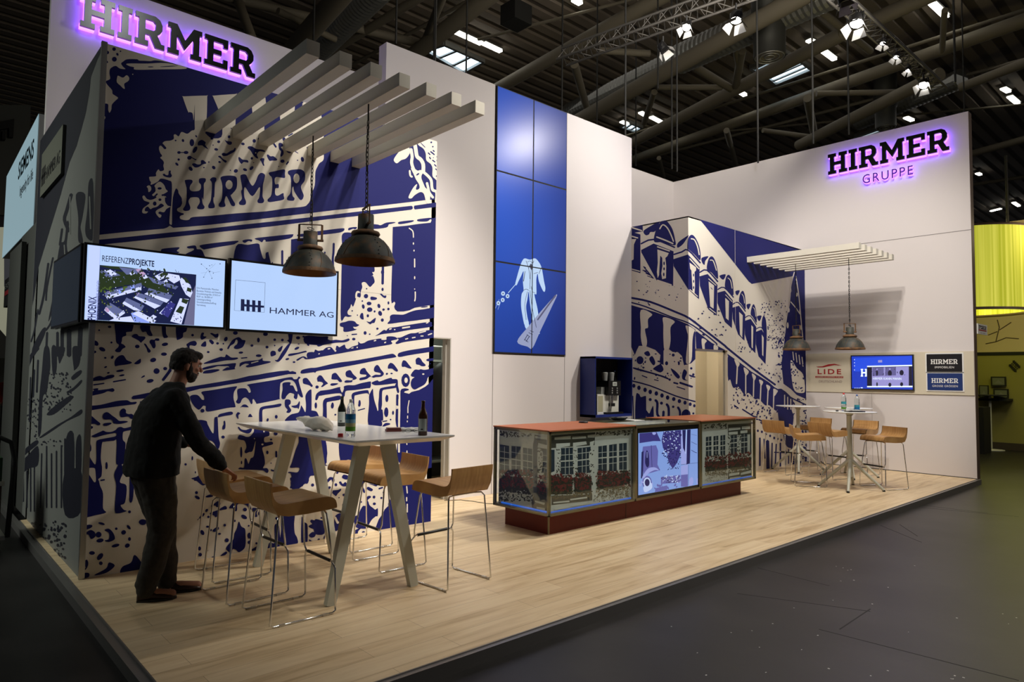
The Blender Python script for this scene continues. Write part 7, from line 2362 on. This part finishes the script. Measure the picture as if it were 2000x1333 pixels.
# right hand resting over the stool back
h0 = wr_r; hd = V((.80, .05, -.60)).normalized(); side = V((.10, -1, .05)).normalized(); nrm_ = hd.cross(side).normalized()
if nrm_.z < 0: nrm_ = -nrm_
palm = h0 + hd * .05
body.loft([ring(h0 + hd * .0, side, nrm_, .027, .020, 12), ring(h0 + hd * .03, side, nrm_, .036, .017, 12), ring(h0 + hd * .06, side, nrm_, .042, .015, 12), ring(h0 + hd * .085, side, nrm_, .038, .012, 12)], M_skin)
for i, (o, L) in enumerate(((-.030, .072), (-.010, .082), (.011, .078), (.030, .064))):
    b0_ = h0 + hd * .080 + side * o
    finger(body, b0_, hd + side * o * 2, hd * .6 - nrm_ * .9, hd * -.1 - nrm_, L, .0088)
finger(body, h0 + hd * .030 - side * .034, hd * .6 - side * .7 - nrm_ * .5, hd - side * .1 - nrm_ * .6, hd - nrm_ * .6, .062, .0105)
# left hand held in front of the belly
h0 = wr_l; hd = V((.75, -.45, .05)).normalized(); side = V((0, .1, 1)).normalized(); nrm2 = hd.cross(side).normalized()
body.loft([ring(h0, side, nrm2, .026, .020, 12), ring(h0 + hd * .03, side, nrm2, .035, .016, 12), ring(h0 + hd * .06, side, nrm2, .040, .014, 12), ring(h0 + hd * .085, side, nrm2, .036, .012, 12)], M_skin)
for o, L in ((-.028, .066), (-.009, .078), (.011, .080), (.030, .070)):
    finger(body, h0 + hd * .08 + side * o, hd + side * o * 2, hd * .7 - nrm2 * .7, hd * .1 - nrm2, L, .0085)
finger(body, h0 + hd * .03 + side * .034, hd * .7 + side * .6 - nrm2 * .3, hd + side * .2 - nrm2 * .4, hd - nrm2 * .5, .06, .0105)
limb(body, [hip_r, kn_r, an_r], [.085, .055, .04]); limb(body, [hip_l, kn_l, an_l], [.085, .055, .04])
for an, toe in ((an_r, V((1.53, 5.235, .035))), (an_l, V((1.73, 5.325, .035)))):
    limb(body, [an, V((an.x, an.y, .05)), toe], [.04, .04, .03])
bo = meshobj('body', remesh(body, .0058, 4, .5), M_skin, man)

sw = MB(); 
rows = [((1.392, 5.31, .875), .168, .225), ((1.385, 5.31, .92), .172, .230), ((1.39, 5.31, 1.03), .168, .224), ((1.405, 5.31, 1.14), .162, .222), ((1.425, 5.305, 1.26), .164, .230), ((1.45, 5.30, 1.36), .154, .228), ((1.475, 5.295, 1.43), .124, .208), ((1.49, 5.29, 1.48), .088, .14), ((1.505, 5.29, 1.515), .070, .085), ((1.515, 5.289, 1.53), .066, .07)]
sw.loft([ring(c, XA, YA, a, b, 24, 2.3) for c, a, b in rows], M_sweat)
limb(sw, [sh_r + V((0, .02, 0)), sh_r.lerp(el_r, .5), el_r, el_r.lerp(wr_r, .5), wr_r - V((.008, 0, -.01))], [.082, .070, .062, .056, .040]); limb(sw, [sh_l, sh_l.lerp(el_l, .5), el_l, el_l.lerp(wr_l, .5), wr_l - V((.01, -.005, 0))], [.082, .070, .062, .055, .040])
for f, r_ in ((.12, .068), (.30, .064), (.55, .066), (.74, .062), (.88, .052)): sw.ball(el_r.lerp(wr_r, f), (r_, r_, r_ * .8), M_sweat, 14, 8)
meshobj('sweater', remesh(sw, .0085, 4, .5, (.10, .022)), M_sweat, man)

tr = MB()
tr.loft([ring(c, XA, YA, a, b, 22, 2.2) for c, a, b in (((1.395, 5.31, .82), .125, .175), ((1.393, 5.31, .88), .140, .188), ((1.393, 5.31, .96), .138, .185))], M_trous)
limb(tr, [hip_r - V((0, 0, .02)), hip_r.lerp(kn_r, .5), kn_r, kn_r.lerp(an_r, .5), an_r + V((0, 0, .0))], [.124, .112, .090, .082, .070]); limb(tr, [hip_l - V((0, 0, .02)), hip_l.lerp(kn_l, .5), kn_l, kn_l.lerp(an_l, .5), an_l], [.124, .112, .090, .082, .070])
for an in (an_r, an_l): tr.ball(an + V((-.005, 0, .03)), (.070, .068, .05), M_trous, 14, 8)
meshobj('trousers', remesh(tr, .0085, 4, .5, (.13, .026)), M_trous, man)
for an, toe in ((an_r, V((1.56, 5.225, .03))), (an_l, V((1.765, 5.315, .03)))):
    s_ = MB(); d = V((toe.x - an.x, toe.y - an.y, 0)).normalized(); w_ = V((-d.y, d.x, 0)); heel = V((an.x, an.y, 0)) - d * .055; Ls = (V((toe.x, toe.y, 0)) - heel).length
    rg = []
    for f, hw, hz in ((0, .020, .055), (.04, .033, .078), (.18, .038, .100), (.34, .038, .090), (.5, .043, .066), (.7, .049, .052), (.86, .042, .042), (.96, .025, .030), (1.0, .008, .016)):
        c = heel + d * (Ls * f); rg.append([c + w_ * (hw * math.cos(u)) + ZA * (max(.0, hz * .5 + hz * .5 * math.sin(u))) for u in [2 * PI * q / 14 for q in range(14)]])
    s_.loft(rg, M_shoe); so = s_.build('shoe', man)
    s_ = MB(); s_.loft([[c + V((0, 0, z)) for c in [heel + d * (Ls * f) + w_ * (hw * g) for f, hw, g in ((0, .024, 1), (.2, .038, 1), (.5, .044, 1), (.72, .050, 1), (.9, .038, 1), (1.0, .008, 1), (1.0, .008, -1), (.9, .038, -1), (.72, .05, -1), (.5, .044, -1), (.2, .038, -1), (0, .024, -1))]] for z in (0.001, .016)], M_black, smooth=False); s_.build('sole', so)
hr = MB()
hr.ball(H(-.014, 0, .034), (.103, .084, .094), M_hair, 24, 16, RH)
hr.ball(H(-.050, 0, -.010), (.062, .076, .072), M_hair, 18, 12, RH)
hr.ball(H(.048, 0, .088), (.050, .058, .030), M_hair, 16, 10, RH); hr.ball(H(.072, 0, .083), (.024, .048, .022), M_hair, 14, 8, RH)
hm = remesh(hr, .006, 3, .5, (.02, .010))
# cut the hair away from the face
import bmesh
bm = bmesh.new(); bm.from_mesh(hm); RI = RH.inverted()
kill = [v for v in bm.verts if (lambda q: (q.x > .060 and q.z < .060) or (q.x > .012 and q.z < .028) or (q.z < -.05))(RI @ (v.co - HC))]
bmesh.ops.delete(bm, geom=kill, context='VERTS'); bm.to_mesh(hm); bm.free()
meshobj('hair', hm, M_hair, man)
bd = MB()
bd.ball(H(.034, 0, -.064), (.059, .062, .050), M_hair, 20, 14, RH); bd.ball(H(.054, 0, -.086), (.035, .039, .033), M_hair, 16, 12, RH)
for s in (-1, 1): bd.ball(H(.022, s * .058, -.035), (.022, .015, .046), M_hair, 12, 10, RH); bd.ball(H(.016, s * .068, .0), (.012, .010, .034), M_hair, 10, 8, RH)
bd.ball(H(.088, 0, -.040), (.012, .032, .006), M_hair, 12, 6, RH)
dm = remesh(bd, .005, 2, .5, (.015, .006))
bm = bmesh.new(); bm.from_mesh(dm)
kill = [v for v in bm.verts if (lambda q: (q.x > .066 and q.z > -.036) or (q.x > .08 and -.064 < q.z < -.045 and abs(q.y) < .02))(RI @ (v.co - HC))]
bmesh.ops.delete(bm, geom=kill, context='VERTS'); bm.to_mesh(dm); bm.free()
meshobj('beard', dm, M_hair, man)
for s in (-1, 1):
    e_ = MB(); e_.ball(H(.076, s * .030, .012), .0115, mat('eye_white', (.5, .48, .45), .2), 14, 10); e_.ball(H(.0855, s * .0305, .010), .0045, M_blackm, 8, 6); e_.build('eye', man)
    e_ = MB(); e_.tube([H(.094, s * .014, .030), H(.096, s * .030, .036), H(.082, s * .048, .030)], [.003, .004, .002], M_hair, 6); e_.build('eyebrow', man)

# ================================================================ light
def spot(loc, aim, power, size, blend, col=(1, .93, .84), r=.12, name='spot_beam'):
    l = bpy.data.lights.new(name, 'SPOT'); l.energy = power; l.spot_size = math.radians(size); l.spot_blend = blend; l.color = col; l.shadow_soft_size = r
    o = bpy.data.objects.new(name, l); COL.objects.link(o); o.location = loc
    o.rotation_euler = (V(aim) - V(loc)).to_track_quat('-Z', 'Y').to_euler(); return o


def area(loc, aim, power, sx, sy, col=(1, .95, .9), name='flood_beam', spread=180):
    l = bpy.data.lights.new(name, 'AREA'); l.shape = 'RECTANGLE'; l.size = sx; l.size_y = sy; l.energy = power; l.color = col; l.spread = math.radians(spread)
    o = bpy.data.objects.new(name, l); COL.objects.link(o); o.location = loc
    o.rotation_euler = (V(aim) - V(loc)).to_track_quat('-Z', 'Y').to_euler(); return o


K = 1.0
WARM = (1.0, .93, .84)
spot((4.8, .6, 8.6), (4.0, 6.2, 2.7), 1650 * K, 35, .9, WARM, .22)         # left print and table
spot((5.9, .2, 8.6), (4.4, 6.2, 2.4), 1100 * K, 34, .9, WARM, .25)
spot((3.6, .2, 8.8), (3.5, 6.2, 3.3), 430 * K, 36, .9, WARM, .25)
spot((10.6, 2.75, 7.0), (6.5, 7.0, 3.3), 1100 * K, 70, .9, WARM, .22)      # video wall zone
spot((9.0, 2.6, 7.6), (7.0, 4.0, 0.0), 950 * K, 80, .9, WARM, .2)          # floor before the counter
spot((6.2, .9, 7.8), (5.2, 3.6, 0.0), 700 * K, 56, .9, WARM, .2)           # floor right of the table
spot((4.5, 3.3, 8.6), (13.2, 5.0, 2.8), 900 * K, 36, .8, WARM, .12)
spot((6.5, 3.1, 7.9), (13.2, 5.0, 2.8), 650 * K, 44, .8, WARM, .12)
spot((9.3, 1.6, 7.6), (13.2, 4.4, 3.4), 260 * K, 70, 1.0, WARM, .8)       # right print and right wall, canopy shadow
spot((7.2, 1.2, 7.6), (12.2, 5.6, 2.2), 700 * K, 56, .9, WARM, 1.1)
spot((10.8, 2.2, 7.4), (11.2, 3.6, 0.0), 520 * K, 48, .9, WARM, .2)
spot((3.0, 2.0, 9.0), (3.0, 9.0, 5.6), 260 * K, 60, 1.0, (.95, .95, 1.0), .3)
spot((8.0, 3.0, 7.8), (10.8, 9.0, 5.2), 420 * K, 90, 1.0, (.97, .96, 1.0), .5)
# lamp in the right side room and drum lamp
def point(loc, p, col, r=.1, name='lamp_and_fill_light'):
    l = bpy.data.lights.new(name, 'POINT'); l.energy = p; l.color = col; l.shadow_soft_size = r
    o = bpy.data.objects.new(name, l); COL.objects.link(o); o.location = loc; return o


point((10.2, 6.6, 2.45), 22, (1, .85, .62), .1)
point((5.7, 7.8, 2.5), 32, (.9, 1, .9), .1)  # unseen light added to brighten the store room
point((18.6, 4.4, 4.6), 60, (1, .85, .5), .3)
point((18.5, 3.6, 2.6), 12, (.85, .9, .25), .4)
point((17.9, 2.6, 4.9), 40, (1, .8, .5), .2)
# added area lights standing in for daylight, hall lamps, roof bounce and side fill
area((22, 10, 12.9), (20, 8, 0), 220, 24, 14, (1.0, .95, .88), 'hall_fill')
area((10, 6, 8.5), (14, 14, 13.4), 300, 8, 4, (1.0, .92, .78), 'bounce_to_roof')
area((-5, 10, 7), (1.0, 8.5, 2), 40, 4, 4, (.92, .97, .88), 'left_hall_fill', 50)
area((17, -3, 6), (13.5, 3.1, 2), 60, 3, 3, (1.0, .9, .8), 'right_hall_fill')

w = bpy.data.worlds.new('hall_ambience'); sc.world = w; w.use_nodes = True
w.node_tree.nodes['Background'].inputs['Color'].default_value = (.9, .92, 1.0, 1)
w.node_tree.nodes['Background'].inputs['Strength'].default_value = 0.03
sc.view_settings.view_transform = 'Standard'
try: sc.view_settings.look = 'None'
except Exception: pass
sc.view_settings.gamma = 1.0; sc.view_settings.exposure = 0.3; sc.view_settings.use_curve_mapping = False
